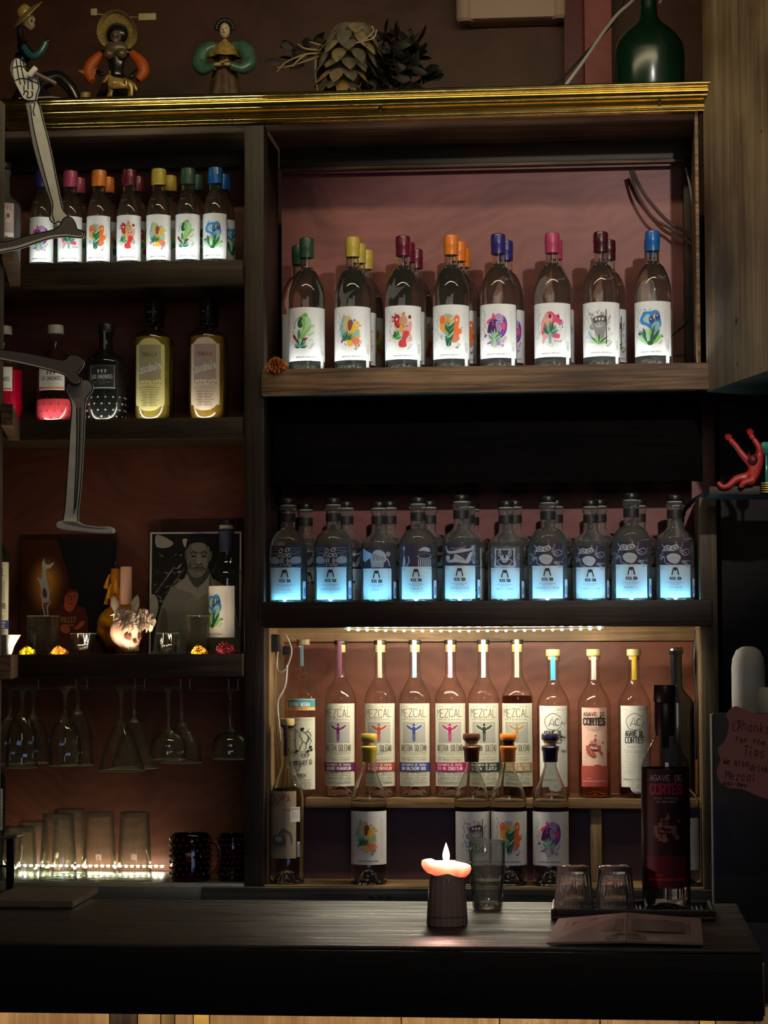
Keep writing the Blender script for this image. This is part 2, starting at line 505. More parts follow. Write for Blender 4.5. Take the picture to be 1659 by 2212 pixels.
W_BARF = wood('bar_front_dark', (.002, .0015, .0015), (.006, .004, .0035), 'X', .6)
W_PLANK = wood('lit_plank_wood', (.38, .22, .12), (.62, .42, .24), 'Z', .55, bump=.3)
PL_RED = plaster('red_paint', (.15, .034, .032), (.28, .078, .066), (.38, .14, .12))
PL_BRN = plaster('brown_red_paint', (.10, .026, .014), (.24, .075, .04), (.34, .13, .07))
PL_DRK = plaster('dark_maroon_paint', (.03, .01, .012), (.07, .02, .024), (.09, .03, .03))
BLACK = mat('black_paint', (.008, .007, .007), .6)
GOLD = mat('gold_paint', (.62, .44, .13), .17, 1.0, var=.2, bscale=30)

def ZP(py, px=850, Y=YF): return P(px, py, Y).z
def XP(px, py=1100, Y=YF): return P(px, py, Y).x
def st(name, bm, m, parent=None, kind='structure', loc=None):
    o = obj(name, bm, m, parent, loc)
    if parent is None and kind: o['kind'] = kind
    return o

# floor, walls
st('floor', box(-4, 3, -.5, 6.2, -.05, 0), mat('floor_tile', (.05, .04, .035), .5, var=.3, bscale=3))
st('wall_back', box(-4, 3, 5.62, 5.72, 0, 3.9), plaster('upper_wall_paint', (.055, .017, .010), (.13, .042, .022), (.17, .06, .035)))
st('wall_left', box(-4.1, -4, -.5, 6.2, 0, 3.9), PL_DRK)
st('wall_right', box(2.9, 3.0, -.5, 6.2, 0, 3.9), PL_DRK)
st('ceiling', box(-4, 3, -.5, 6.2, 3.9, 3.95), BLACK)

xl0, xm0, xm1, xr = XP(3), XP(528), XP(571), XP(1518)
zt = ZP(262)          # underside of the cornice
# ---- right shelf unit
RU = thing('shelf_cabinet', (xm1, YF, 0), 'tall dark wooden back-bar shelf unit on the right, holding the wax-sealed and glowing blue bottles', 'shelf')
def rp(name, bm, m):
    bmesh.ops.translate(bm, vec=(-xm1, -YF, 0), verts=bm.verts)
    return obj(name, bm, m, RU)
za1, za0 = ZP(796), ZP(853)
zb1, zb0 = ZP(1299), ZP(1356)
zc1, zc0 = P(1000, 1729, YF + .02).z, P(1000, 1751, YF + .02).z
zd1 = ZP(1913)
SH_A, SH_B, SH_C, SH_D = za1 - .002, zb1 - .003, zc1, zd1     # standing heights
# middle upright
rp('upright', box(xm0, xm1, YF - .004, YF + .05, zd1 - .02, zt + .004, .003), W_DARKV)
rp('side_panel', box(xm0 + .008, xm1 - .008, YF + .05, YB, zd1, zt), W_DARKV)
# top board and sides of the upper bay
rp('top_board', box(xm1, xr, YF + .004, YB + .03, zt, zt + .03), W_MID)
rp('side_panel', box(XP(1503, 500), xr, YF, YB, za1 - .02, zt, .002), W_MID)
rp('cleat', box(xm1, XP(1503, 500), YB - .035, YB, P(850, 357, YB - .035).z, P(850, 305, YB - .035).z, .003), W_DARK)
rp('cleat_edge', box(xm1, XP(1500, 500), YB - .05, YB - .035, P(850, 364, YB - .05).z, P(850, 357, YB - .05).z, .002), W_MID)
rp('back_panel', box(xm1, xr, YB, YB + .012, za1 - .06, zt), PL_RED)
rp('corner_batten', box(P(1476, 500, YB - .02).x, P(1500, 500, YB - .02).x, YB - .05, YB, za1 - .02, P(850, 357, YB - .035).z, .004), W_DARKV)
# shelf A with its deep front board
rp('shelf_board', box(xm1, XP(1515), YF + .0145, YB, za1 - .05, SH_A), W_DARK)
rp('strip_channel', box(xm1, XP(1515), YF + .0035, YF + .014, za1 - .05, za1 - .0085), W_DARK)
rp('shelf_lip', box(xm1 - .003, XP(1543, 820), YF - .025, YF + .003, za0, za1, .003), W_MID)
# dark header board beneath shelf A
rp('header_board', box(xm1, XP(1525), YF + .13, YF + .15, P(850, 1045, YF + .13).z, P(850, 862, YF + .13).z), wood('blackened_wood', (.0016, .0013, .0013), (.006, .004, .0035), 'X', .9, spec=.1))
rp('back_panel', box(xm1, XP(1560), YB, YB + .012, zd1, za1 - .06), PL_BRN)
rp('back_panel', box(xm1, XP(1560), YB - .004, YB + .002, zb0, P(850, 1020, YB).z), PL_RED)
# shelf B
rp('shelf_board', box(xm1, XP(1520), YF + .0095, YB, zb0 + .022, SH_B), W_DARK)
rp('strip_channel', box(xm1, XP(1520), YF - .0035, YF + .009, zb0 + .022, zb1 - .0085), W_DARK)
rp('shelf_lip', box(xm1 - .006, XP(1538, 1330), YF - .03, YF - .004, zb0, zb1, .005), W_DARK)
# lower bay
rp('upright', box(XP(1514, 1500), XP(1553, 1500), YF - .002, YF + .05, zd1 - .03, P(1530, 1073, YF).z, .006), W_POST)
rp('side_panel', box(XP(1514, 1500), XP(1530, 1500), YF + .05, YB, zd1 - .03, P(1530, 1075, YF).z), W_PALEV)
rp('side_panel', box(xm1, xm1 + .006, YF + .03, YB, zd1, zb0 + .02), W_PALEV)
rp('header_board', box(xm1, XP(1514), YB - .03, YB - .006, P(850, 1386, YB).z, zb0 + .022), W_PALE)
rp('step_shelf', box(P(648, 1740, YF).x, XP(1514), YF + .09, YB, zc0, zc1, .002), W_PALE)
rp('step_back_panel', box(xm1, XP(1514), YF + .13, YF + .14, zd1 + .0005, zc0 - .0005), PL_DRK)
rp('step_leg', box(XP(1275, 1800), XP(1300, 1800), YF + .1, YF + .13, zd1, zc0, .002), W_PALEV)
rp('bottom_board', box(xm1, XP(1520, 1900), YF - .012, YB, zd1 - .02, zd1, .002), W_PALE)

# ---- left shelf unit
LU = thing('shelf_cabinet', (xl0, YF, 0), 'dark wooden back-bar shelf unit on the left, holding small bottles, the altar and hanging glasses', 'shelf')
def lp(name, bm, m):
    bmesh.ops.translate(bm, vec=(-xl0, -YF, 0), verts=bm.verts)
    return obj(name, bm, m, LU)
def ZL(py, Y=YF): return P(280, py, Y).z
lz = [(569, 617), (906, 950), (1413, 1462)]
SL = [ZL(a) - .002 for a, b in lz]
SL_D = P(250, 1906, YF).z
YL = 5.15
xlc = XP(46, 590)
lp('back_panel', box(-1.75, xm0, YL, YL + .012, SL_D - .02, zt), PL_BRN)
for i, (a, b) in enumerate(lz):
    lp('shelf_board', box(xl0 - .35, xm0, YF + .0145, YL, ZL(b) + .004, SL[i]), W_DARK)
    lp('strip_channel', box(xl0 - .35, xm0, YF + .0035, YF + .014, ZL(b) + .004, ZL(a) - .0085), W_DARK)
    lp('shelf_lip', box(xlc, xm0 - .001, YF - .02, YF + .003, ZL(b), ZL(a), .002), W_DARK)
    # the run turns the corner towards the room on the left
    lp('corner_shelf_board', box(xl0 - .35, xlc - .02, YF - .24, YF + .003, ZL(b) + .004, SL[i]), W_DARK)
    t = box(-.012, .012, -.34, 0, ZL(b), ZL(a), .002)
    bmesh.ops.rotate(t, cent=(0, 0, 0), matrix=Matrix.Rotation(math.radians(12), 3, 'Z'), verts=t.verts)
    bmesh.ops.translate(t, vec=(xlc - .01, YF - .012, 0), verts=t.verts)
    lp('corner_shelf_lip', t, W_MID)
lp('top_board', box(xl0 - .35, xm0, YF + .004, YL, zt, zt + .03), W_MID)
lp('cleat', box(xl0 - .2, xm0, YL - .03, YL, P(280, 372, YL).z, P(280, 325, YL).z, .003), W_DARK)
lp('bottom_board', box(xl0 - .35, xm0, YF - .01, YL, SL_D - .02, SL_D, .002), mat('steel_sheet', (.3, .31, .28), .35, .6))
lp('front_strip', box(XP(100, 1920), XP(441, 1920), YF - .016, YF - .004, ZL(1942), ZL(1913), .001), mat('dull_metal', (.16, .17, .15), .45, .4))
# narrow upright at the very left, nearer the room
lp('corner_upright', box(P(-30, 500, 4.62).x, P(4, 500, 4.62).x, 4.60, 4.64, SL_D, zt), W_POST)

# weathered board that carries both units
tb = thing('ledge_board', (xm1, YF, 0), 'weathered grey board with three dark knots below the bottle shelves', 'board')
o_ = box(XP(441, 1930), XP(1560, 1930), YF - .036, YF - .0205, ZL(1950), ZP(1915), .002)
bmesh.ops.translate(o_, vec=(-xm1, -YF, 0), verts=o_.verts); obj('board', o_, W_GREY, tb)
t = bmesh.new()
for px in (802, 823, 842):
    q = P(px, 1937, YF - .037)
    ball(t, (q.x - xm1, q.y - YF, q.z), .0065, 2, (1, .12, .9))
obj('knot', t, BLACK, tb)
st('trim_1', box(-2.2, XP(1600), YF - .01, YB, .05, zd1 - .045), W_BARF)

# ---- cornice
CN = thing('cornice', (0, YF, zt), 'gilded stepped moulding running along the top of the shelf units', 'cornice')
prof = [(0, 0)]
def bead(y, z, r, a0=-1.2, a1=1.3, n=6):
    for k in range(n + 1):
        a = a0 + (a1 - a0) * k / n; prof.append((y - r * math.cos(a), z + r * math.sin(a)))
bead(-.012, .0045, .0032); bead(-.014, .0125, .0042); prof.append((-.016, .0185)); prof.append((-.022, .0245)); prof.append((-.032, .0265))
bead(-.034, .0325, .0030); bead(-.038, .0400, .0048, -1.4, 1.1); prof.append((-.046, .0480)); bead(-.052, .0545, .0042); prof.append((0, .0605))
x0, x1 = XP(22, 240), XP(1522, 230)
t = bmesh.new()
def crown(x, flip):
    return [t.verts.new((x + (-a if flip else a) * .35 * (1 if flip else 1) + 0, YF - 0 + a, zt + b)) for a, b in prof]
A = crown(x0, False); B = crown(x1, True)
n = len(A)
for i in range(n):
    f = t.faces.new([A[i], B[i], B[(i + 1) % n], A[(i + 1) % n]])
t.faces.new(A[::-1]); t.faces.new(B)
bmesh.ops.recalc_face_normals(t, faces=t.faces)
bmesh.ops.translate(t, vec=(0, -YF, -zt), verts=t.verts)
obj('moulding', t, GOLD, CN, smooth=False)
t = bmesh.new()
for px, py in ((167, 248), (821, 239), (1174, 219), (1269, 221), (1425, 222)):
    q = P(px, py, YF - .02)
    ball(t, (q.x, -.0175, q.z - zt), .0042, 2)
obj('nail_hole', t, mat('dark_brass', (.05, .035, .015), .4, .5), CN)
obj('top_plank', box(x0 - .3, x1, .001, .27, .0560, .0620), W_DARK, CN)
# the short return of the cornice on the left, coming forward
C2 = thing('cornice', (x0, YF, zt), 'short gilded cornice return coming forward at the top left corner', 'cornice')
t = bmesh.new()
qs = [[t.verts.new((x0 - .006 + (b * 0 - (a * -1)) * -1.0 * -1 - k * .14 - 0, YF - .02 - k * .55, zt + .0 + b)) for a, b in prof] for k in (0, 1)]
for i in range(n): t.faces.new([qs[0][i], qs[1][i], qs[1][(i + 1) % n], qs[0][(i + 1) % n]])
t.faces.new(qs[0][::-1]); t.faces.new(qs[1])
bmesh.ops.recalc_face_normals(t, faces=t.faces)
for v in t.verts: v.co.x = x0 - (v.co.x - x0) if False else v.co.x
bmesh.ops.translate(t, vec=(-x0, -YF, -zt), verts=t.verts)
obj('moulding', t, GOLD, C2, smooth=False)

# ---- wood panelled column on the right
q0, q1 = P(1521, 400, YF - .01), P(1690, 400, 4.42)
zlo = P(1540, 845, 4.86).z
t = bmesh.new()
dx, dy = q1.x - q0.x, q1.y - q0.y
for (ax, ay, bx_, by_) in ((q0.x, q0.y, q1.x, q1.y),):
    v = [t.verts.new(c) for c in ((ax, ay, zlo), (bx_, by_, zlo), (bx_ + .3, by_ + .02, zlo), (ax + .3, ay + .25, zlo))]
f = t.faces.new(v); r = bmesh.ops.extrude_face_region(t, geom=[f])
bmesh.ops.translate(t, vec=(0, 0, 3.88 - zlo), verts=[g for g in r['geom'] if isinstance(g, bmesh.types.BMVert)])
bmesh.ops.recalc_face_normals(t, faces=t.faces)
PC = st('wall_1', t, W_PANEL)
t = bmesh.new()
for px, py, r in ((1591, 693, .006), (1592, 787, .003), (1650, 283, .004), (1610, 800, .002), (1642, 797, .0025)):
    s = (px - 1521) / (1659 - 1521) * .82; q = Vector((q0.x + dx * s, q0.y + dy * s, 0)); z = P(px, py, q.y).z
    ball(t, (q.x - .001, q.y, z), r, 2, (.3, .6, 1))
obj('nail_hole', t, BLACK, PC)

# ---- the bar in front
zbar = CAM_Z - .39
pf = onz(850, 2043, zbar); pbk = onz(850, 1946, zbar)
YB0, YB1 = pf.y, pbk.y
xbe = P(1645, 2100, YB0).x
BAR = thing('bar_counter', (0, YB0, zbar), 'thick dark weathered wooden bar top running across the foreground', 'bar')
obj('worktop', box(-2.2, xbe, 0, YB1 - YB0, -.0002, -.006, .002), W_BAR, BAR)
obj('front_edge', box(-2.2, xbe + .002, -.002, .028, -.093, -.0065, .004), W_BARF, BAR)
obj('underside', box(-2.2, xbe, .0285, YB1 - YB0 - .002, -.066, -.0065, .002), W_BARF, BAR)
obj('metal_trim', box(xbe + .001, xbe + .004, .0, .02, -.086, -.018, .001), mat('steel_trim', (.7, .68, .6), .25, 1.0), BAR)
st('wall_2', box(-2.2, xbe + .06, YB0 + .14, YB0 + .3, 0, zbar - .089), W_BARF)
t = bmesh.new()
cuts = [-300, 240, 300, 350, 380, 420, 455, 868, 1080, 1296, 1510, 1545, 1628, 1700]
PLK = thing('plank_cladding', (0, YB0 + .1, 0), 'vertical lit wooden planks under the bar top at the bottom edge', 'bar')
for a, b in zip(cuts, cuts[1:]):
    m_ = {240: W_DARKV, 350: W_PALEV, 420: mat('yellow_plank', (.55, .38, .1), .5, var=.3, bscale=30), 1510: mat('yellow_plank', (.5, .4, .1), .5)}.get(a, W_PLANK)
    xa, xb = P(a, 2200, YB0 + .11).x, P(b, 2200, YB0 + .11).x
    obj('plank', box(xa + .0006, xb - .0006, 0, .03, .02, zbar - .09, .0015), m_, PLK)
LEDU = emis('under_bar_led', (1, .78, .45), 16)
o_ = obj('led_strip', box(-1.6, xbe - .02, YB0 + .031, YB0 + .041, zbar - .072, zbar - .067), LEDU)
tag(o_, 'warm light strip fixed under the front edge of the bar', 'light strip')

# ---- light strips on the shelves
def led(xa, xb, y, z, c, s, label, w=.007, h=.004, name='led_strip'):
    th = thing(name, ((xa + xb) / 2, y, z + .0003), label, 'light strip')
    hx = (xb - xa) / 2
    obj('tape', box(-hx, hx, 0, w, 0, .0012), mat('led_tape', (.5, .5, .45), .5), th)
    obj('light_line', box(-hx, hx, .0015, w - .0015, .0012, h), emis('led_' + label[:14], c, s), th)
    return th
L1 = led(xm1 + .02, XP(1500), YF + .0055, za1 - .0083, (.9, 1, .97), 60, 'white light strip behind the lip of the upper right shelf')
L2 = led(xm1 + .01, XP(1512), YF - .001, zb1 - .0083, (.16, .60, 1), 55, 'icy blue light strip behind the lip of the blue shelf', w=.008)
L3 = led(xl0 + .04, xm0 - .01, YF + .0055, ZL(569) - .0083, (.95, 1, .86), 52, 'white light strip behind the lip of the top left shelf')
L4 = led(xl0 + .04, xm0 - .02, YF + .0055, ZL(906) - .0083, (1, .98, .78), 36, 'warm white light strip behind the lip of the second left shelf')
L5 = led(xl0 + .04, xm0 - .02, YF + .0055, ZL(1413) - .0083, (1, .8, .5), 170, 'dim amber light strip behind the lip of the altar shelf', w=.006, h=.003)
# the beaded strip under the blue shelf: tape with separate chips
def beaded(xa, xb, y, z, n, label, c, s, facing='down', sag=0.0, r=.0028, chips=None):
    th = thing('led_strip', ((xa + xb) / 2, y, z), label, 'light strip')
    pts = []
    for k in range(25):
        u = k / 24 * 2 - 1; pts.append(((xb - xa) / 2 * u, 0, -sag * (1 - u * u)))
    t = bmesh.new()
    for a, b in zip(pts, pts[1:]):
        bx(t, a[0], b[0], -.004, .004, (a[2] + b[2]) / 2 + .0008, (a[2] + b[2]) / 2 + .002)
    obj('tape', t, mat('led_tape_warm', (.55, .5, .3), .5, emit=(1, .8, .4), es=.55), th)
    for k in range(n):
        u = (k + .5) / n * 2 - 1
        t = bmesh.new(); ball(t, (0, 0, 0), r, 2, (1, 1, .8))
        obj('chip', t, emis('chip_' + label[:10], c, s), th, loc=((xb - xa) / 2 * u, -.002, -sag * (1 - u * u)))
    return th
beaded(XP(745, 1355), XP(1305, 1355), YF - .012, zb0 - .0035, 28, 'beaded warm light strip under the blue bottle shelf', (1, .88, .66), 1500, sag=.004)
beaded(P(30, 1882, YL - .02).x, P(362, 1882, YL - .02).x, YL - .05, SL_D + .014, 26, 'bright beaded light strip behind the upturned glasses', (1, .93, .66), 130, r=.0035)
# ================================================================ LABEL DESIGNS
def tiny_row(a, t, x, y, h, w, m, wd=None): a.text(t, x, y, h, m, w=w, wd=wd or h * .16)

def agave(a, x, y, s, cols, spread=1.0, n=9, up=1.0):
    for k in range(n):
        u = (k / (n - 1)) * 2 - 1
        order = abs(u)
        l = s * (1.15 - .35 * order)
        an = u * 1.35 * spread
        a.leaf(x, y, x + math.sin(an) * l, y + math.cos(an) * l * up, s * .2, cols[k % len(cols)], bend=-u * s * .1)
    a.ell(x, y + s * .06, s * .08, s * .07, LGR)

def jol_paper(W, H, B):
    a = Art(); a.rect(-W, W, -H, H, PAPER)
    # thin centre band hanging under the label
    tiny_row(a, 'DENOMINACIÓN DE ORIGEN PROTEGIDA', .002, -H + .0062, .0028, .046, DG, .0004)
    for k in range(7):
        x = .031 + .0022 * (k % 3) + .0006 * k
        a.line([(x, H * .75 - .004 * (k % 2)), (x, -H * .75)], .0002, LG, up=0)
    tiny_row(a, 'VOL', -.0265, -H + .0058, .0022, .005, LG)
    # looping script up the left edge
    s = []
    for k in range(60):
        t = k / 59
        s.append((-.0285 - .0035 * math.sin(t * 21) * (1 if t > .3 else 1.3) + .002 * t, -H * .35 + t * H * 1.15 + .003 * math.sin(t * 42)))
    a.line(s, .0006, K)
    return a

def art_green():
    a = Art(); m = .001
    a.line([(x * m, y * m) for x, y in crv([(-24, 8), (-23, 20), (-16, 30), (-8, 33)], 5)], .0014, DPU)
    a.blob([(x * m, y * m) for x, y in ((-10, 35), (2, 41), (6, 36), (8, 26), (14, 14), (10, 4), (2, -6), (-6, -18), (-12, -10), (-6, 6), (-8, 18), (-8, 28))], LGR)
    a.blob([(x * m, y * m) for x, y in ((-12, 30), (-6, 31), (-6, 12), (-14, 10), (-17, 20))], DGR)
    a.ell(4 * m, 22 * m, 9 * m, 11 * m, PGR, .3); a.ell(-1 * m, 22 * m, 7 * m, 8 * m, LGR)
    a.blob([(x * m, y * m) for x, y in ((0, 30), (6, 26), (7, 12), (-2, -2), (-8, -14), (-3, 4), (2, 14))], PGR)
    a.ell(17 * m, 13 * m, 4 * m, 3.4 * m, PGR); a.ell(0, 38 * m, 3 * m, 3 * m, GR); a.ell(0, 38.5 * m, 1.2 * m, 1.2 * m, WH)
    a.blob([(x * m, y * m) for x, y in ((4, -6), (14, -2), (20, 2), (18, -4), (8, -9))], PGR)
    a.blob([(x * m, y * m) for x, y in ((-29, -9), (-26, -4), (-21, -10), (-14, -24), (-20, -20))], BU)
    a.blob([(x * m, y * m) for x, y in ((-16, 2), (-11, 4), (-10, -14), (-16, -12))], GR)
    a.blob([(x * m, y * m) for x, y in ((-4, -14), (6, -13), (-2, -20))], BU)
    agave(a, -10 * m, -33 * m, 20 * m, [DGR, GR, TEAL, DGR, PGR])
    for x, y in ((10, -18), (14, -16), (16, -20)): a.ell(x * m, y * m, 1.5 * m, 1 * m, TEAL)
    a.text('Espadín', 11 * m, -37 * m, 5 * m, K, w=15 * m, wd=.0004, ang=.9, center=False)
    return a
def art_yellow():
    a = Art(); m = .001
    a.blob([(x * m, y * m) for x, y in ((-15, 38), (-9, 33), (-3, 33), (2, 27), (-2, 20), (-4, 8), (-6, -6), (-14, 2), (-20, 10), (-24, 8), (-21, 24))], SAND)
    a.blob([(x * m, y * m) for x, y in ((-14, 34), (-12, 28), (-19, 12), (-25, 9), (-21, 24))], TEAL)
    a.leaf(-27 * m, 3 * m, -14 * m, 14 * m, 2 * m, BR)
    a.blob([(x * m, y * m) for x, y in ((-24, 4), (-17, 8), (-6, -12), (-10, -17), (-20, -12))], TEAL)
    a.blob([(x * m, y * m) for x, y in ((-5, 20), (2, 25), (6, 18), (2, 4), (-4, 2))], BR)
    a.blob([(x * m, y * m) for x, y in ((5, 14), (12, 22), (19, 19), (20, 12), (16, 6), (6, -8), (-3, -16), (-2, -10), (2, 4))], YE)
    a.blob([(x * m, y * m) for x, y in ((18, 6), (21, -4), (21, -14), (8, -15), (-2, -14), (8, -4))], YE)
    a.blob([(x * m, y * m) for x, y in ((17, 4), (18, -10), (6, -12), (6, -6))], TEAL)
    a.ell(14 * m, 14 * m, 3 * m, 2.6 * m, WH); a.ell(14.5 * m, 14.8 * m, 1.4 * m, 1 * m, K)
    a.poly([(20 * m, 14 * m), (25.5 * m, 11.5 * m), (20 * m, 10 * m)], OR)
    agave(a, -7 * m, -18 * m, 17 * m, [DGR, GR, DGR, GR], 1.1)
    a.blob([(x * m, y * m) for x, y in ((-6, -20), (2, -20), (6, -26), (2, -33), (-5, -31))], YE)
    a.poly([(x * m, y * m) for x, y in ((0, -18), (10, -14), (17, -15), (24, -25), (22, -27), (20, -23), (18, -24), (20, -29), (18, -31), (14, -26), (12, -27), (14, -33), (12, -35))], CO)
    a.ell(-19 * m, -22 * m, 2.6 * m, 3.4 * m, PK, .3); a.blob([(x * m, y * m) for x, y in ((-12, -24), (-11, -30), (-8, -31), (-10, -27))], PK)
    a.ell(9 * m, 24 * m, 1.6 * m, 1.7 * m, DPU); a.ell(23.5 * m, -19 * m, 1 * m, 1 * m, BU)
    a.line([(x * m, y * m) for x, y in crv([(-16, -28), (-17, -36), (-12, -40), (-10, -34)], 5)], .0005, LG)
    a.text('Arroq', 12 * m, -42 * m, 6 * m, K, w=14 * m, wd=.0006, ang=.9, center=False)
    return a
def art_red():
    a = Art(); m = .001
    for k in range(5):
        an = 2.0 + k * .33; a.line([((-9 + 8 * math.cos(an)) * m, (23 + 10 * math.sin(an)) * m), ((-9 + 15 * math.cos(an)) * m, (23 + 17 * math.sin(an)) * m)], .003, (CO, SAL, BU, LP, RD)[k])
    a.blob([(x * m, y * m) for x, y in ((-12, 12), (-19, 15), (-16, 6), (-10, 0))], SAL)
    a.ell(-9 * m, 20 * m, 7.5 * m, 15 * m, BU, .1); a.ell(-8 * m, 20 * m, 6 * m, 12 * m, RD, .1)
    a.ell(-11 * m, 24 * m, 3 * m, 2 * m, WH, .4)
    a.blob([(x * m, y * m) for x, y in ((-4, 26), (2, 31), (9, 30), (12, 22), (10, 13), (0, 12), (-5, 14))], TAN)
    a.blob([(x * m, y * m) for x, y in ((15, 18), (21, 19), (21, 4), (14, -12), (4, -8), (4, 2), (12, 6))], LP)
    a.blob([(x * m, y * m) for x, y in ((-4, 10), (5, 11), (8, 4), (2, -6), (-4, 0))], LO)
    a.blob([(x * m, y * m) for x, y in ((4, -2), (14, -2), (15, -10), (10, -18), (9, -24), (10, -34), (2, -37), (-6, -34), (-6, -24), (0, -18))], RD)
    a.blob([(x * m, y * m) for x, y in ((0, 36), (6, 40), (7, 33), (2, 31))], CO)
    a.ell(17 * m, 29 * m, 3.4 * m, 4 * m, BU)
    for x, y, c in ((4, 8, BU), (9, 9, BU), (12, 10, BU)): a.rect((x - 1) * m, (x + 1) * m, (y - 1.4) * m, (y + 1.4) * m, c)
    for k, (dx, dy, w_) in enumerate(((0, 17, 6), (-5, 13, 6), (5, 14, 6), (-9, 5, 5), (9, 6, 5), (-13, 1, 4), (12, -1, 4))):
        a.leaf(-11 * m, -19 * m, (-11 + dx) * m, (-19 + dy + 6) * m, w_ * m, (LGR, DGR, GR, DGR, LGR, LGR, GR)[k])
    a.ell(17 * m, -10 * m, 2.4 * m, 3 * m, LO)
    for k in range(6): a.rect((11 + (k % 3) * 3.4) * m, (13.4 + (k % 3) * 3.4) * m, (-20 - (k // 3) * 5 + (k % 3) * 1.5) * m, (-17 - (k // 3) * 5 + (k % 3) * 1.5) * m, (LP, CO, BU)[k % 3])
    for k in range(4): a.ell((-24 + 3.4 * k) * m, (-21 - 1.8 * k) * m, 1 * m, 1.4 * m, LP)
    a.blob([(x * m, y * m) for x, y in ((-28, -4), (-23, 0), (-24, -3), (-26, -7))], LP)
    a.text('Tobala', 14 * m, -43 * m, 5 * m, K, w=15 * m, wd=.0004, ang=1.0, center=False)
    return a
def art_orange():
    a = Art(); m = .001
    a.blob([(x * m, y * m) for x, y in ((-18, 26), (-8, 34), (6, 32), (6, 26), (-10, 22))], LBL)
    a.blob([(x * m, y * m) for x, y in ((-20, 28), (-8, 30), (2, 28), (2, 6), (-4, -10), (-18, 0), (-21, 14))], LO)
    a.ell(-15 * m, 22 * m, 6.5 * m, 9 * m, OR); a.ell(-16 * m, 26 * m, 1.4 * m, 2 * m, SAND)
    a.line([(-20 * m, 12 * m), (-20 * m, -6 * m)], .0014, YE)
    a.ell(-8 * m, 9 * m, 2 * m, 3 * m, CO); a.leaf(-14 * m, 0, -9 * m, 14 * m, 2.2 * m, YE)
    a.blob([(x * m, y * m) for x, y in ((10, 20), (13, 30), (21, 30), (23, 20), (21, 4), (27, 2), (29, -6), (24, -9), (21, -14), (23, -20), (14, -28), (6, -26), (4, -14), (6, 0), (8, 8))], OR)
    a.blob([(x * m, y * m) for x, y in ((8, -4), (14, -10), (22, -14), (22, -20), (14, -28), (6, -24))], CO)
    a.ell(17 * m, 21 * m, 1.8 * m, 3 * m, WH, .1); a.ell(26 * m, -4 * m, 1.2 * m, 1.6 * m, SAND)
    for k in range(4): a.leaf((-2 + 3 * k) * m, 6 * m, (-4 + 4.4 * k) * m, (24 + 3 * (k % 2)) * m, 3.4 * m, (TAN, YE, SAND, LO)[k])
    a.blob([(x * m, y * m) for x, y in ((-6, 10), (0, 14), (4, 4), (6, -14), (4, -34), (-5, -34), (-6, -14))], DGR)
    for k in range(7):
        y = -30 + 6.2 * k; sgn = 1 if k % 2 else -1
        a.leaf(0, y * m, (9 + k * .8) * m * (1 if k > 2 or sgn > 0 else 1), (y + 14) * m, 4.4 * m, (GR, DGR, PGR, DGR)[k % 4])
        a.leaf(0, y * m, -8 * m, (y + 11) * m, 4 * m, (DGR, GR, TEAL, LGR)[k % 4])
    a.leaf(-1 * m, -38 * m, 1 * m, -28 * m, 2 * m, TEAL)
    a.ell(-16 * m, -14 * m, 3.6 * m, 5 * m, LBL); a.ell(-14 * m, -20 * m, 2 * m, 2 * m, CO); a.ell(-14 * m, -20 * m, 1 * m, 1 * m, WH)
    a.blob([(x * m, y * m) for x, y in ((24, 3), (28, 6), (31, 3), (28, 4))], LPU)
    a.text('Barril', 17 * m, -42 * m, 5.5 * m, K, w=13 * m, wd=.0006, ang=.85, center=False)
    return a
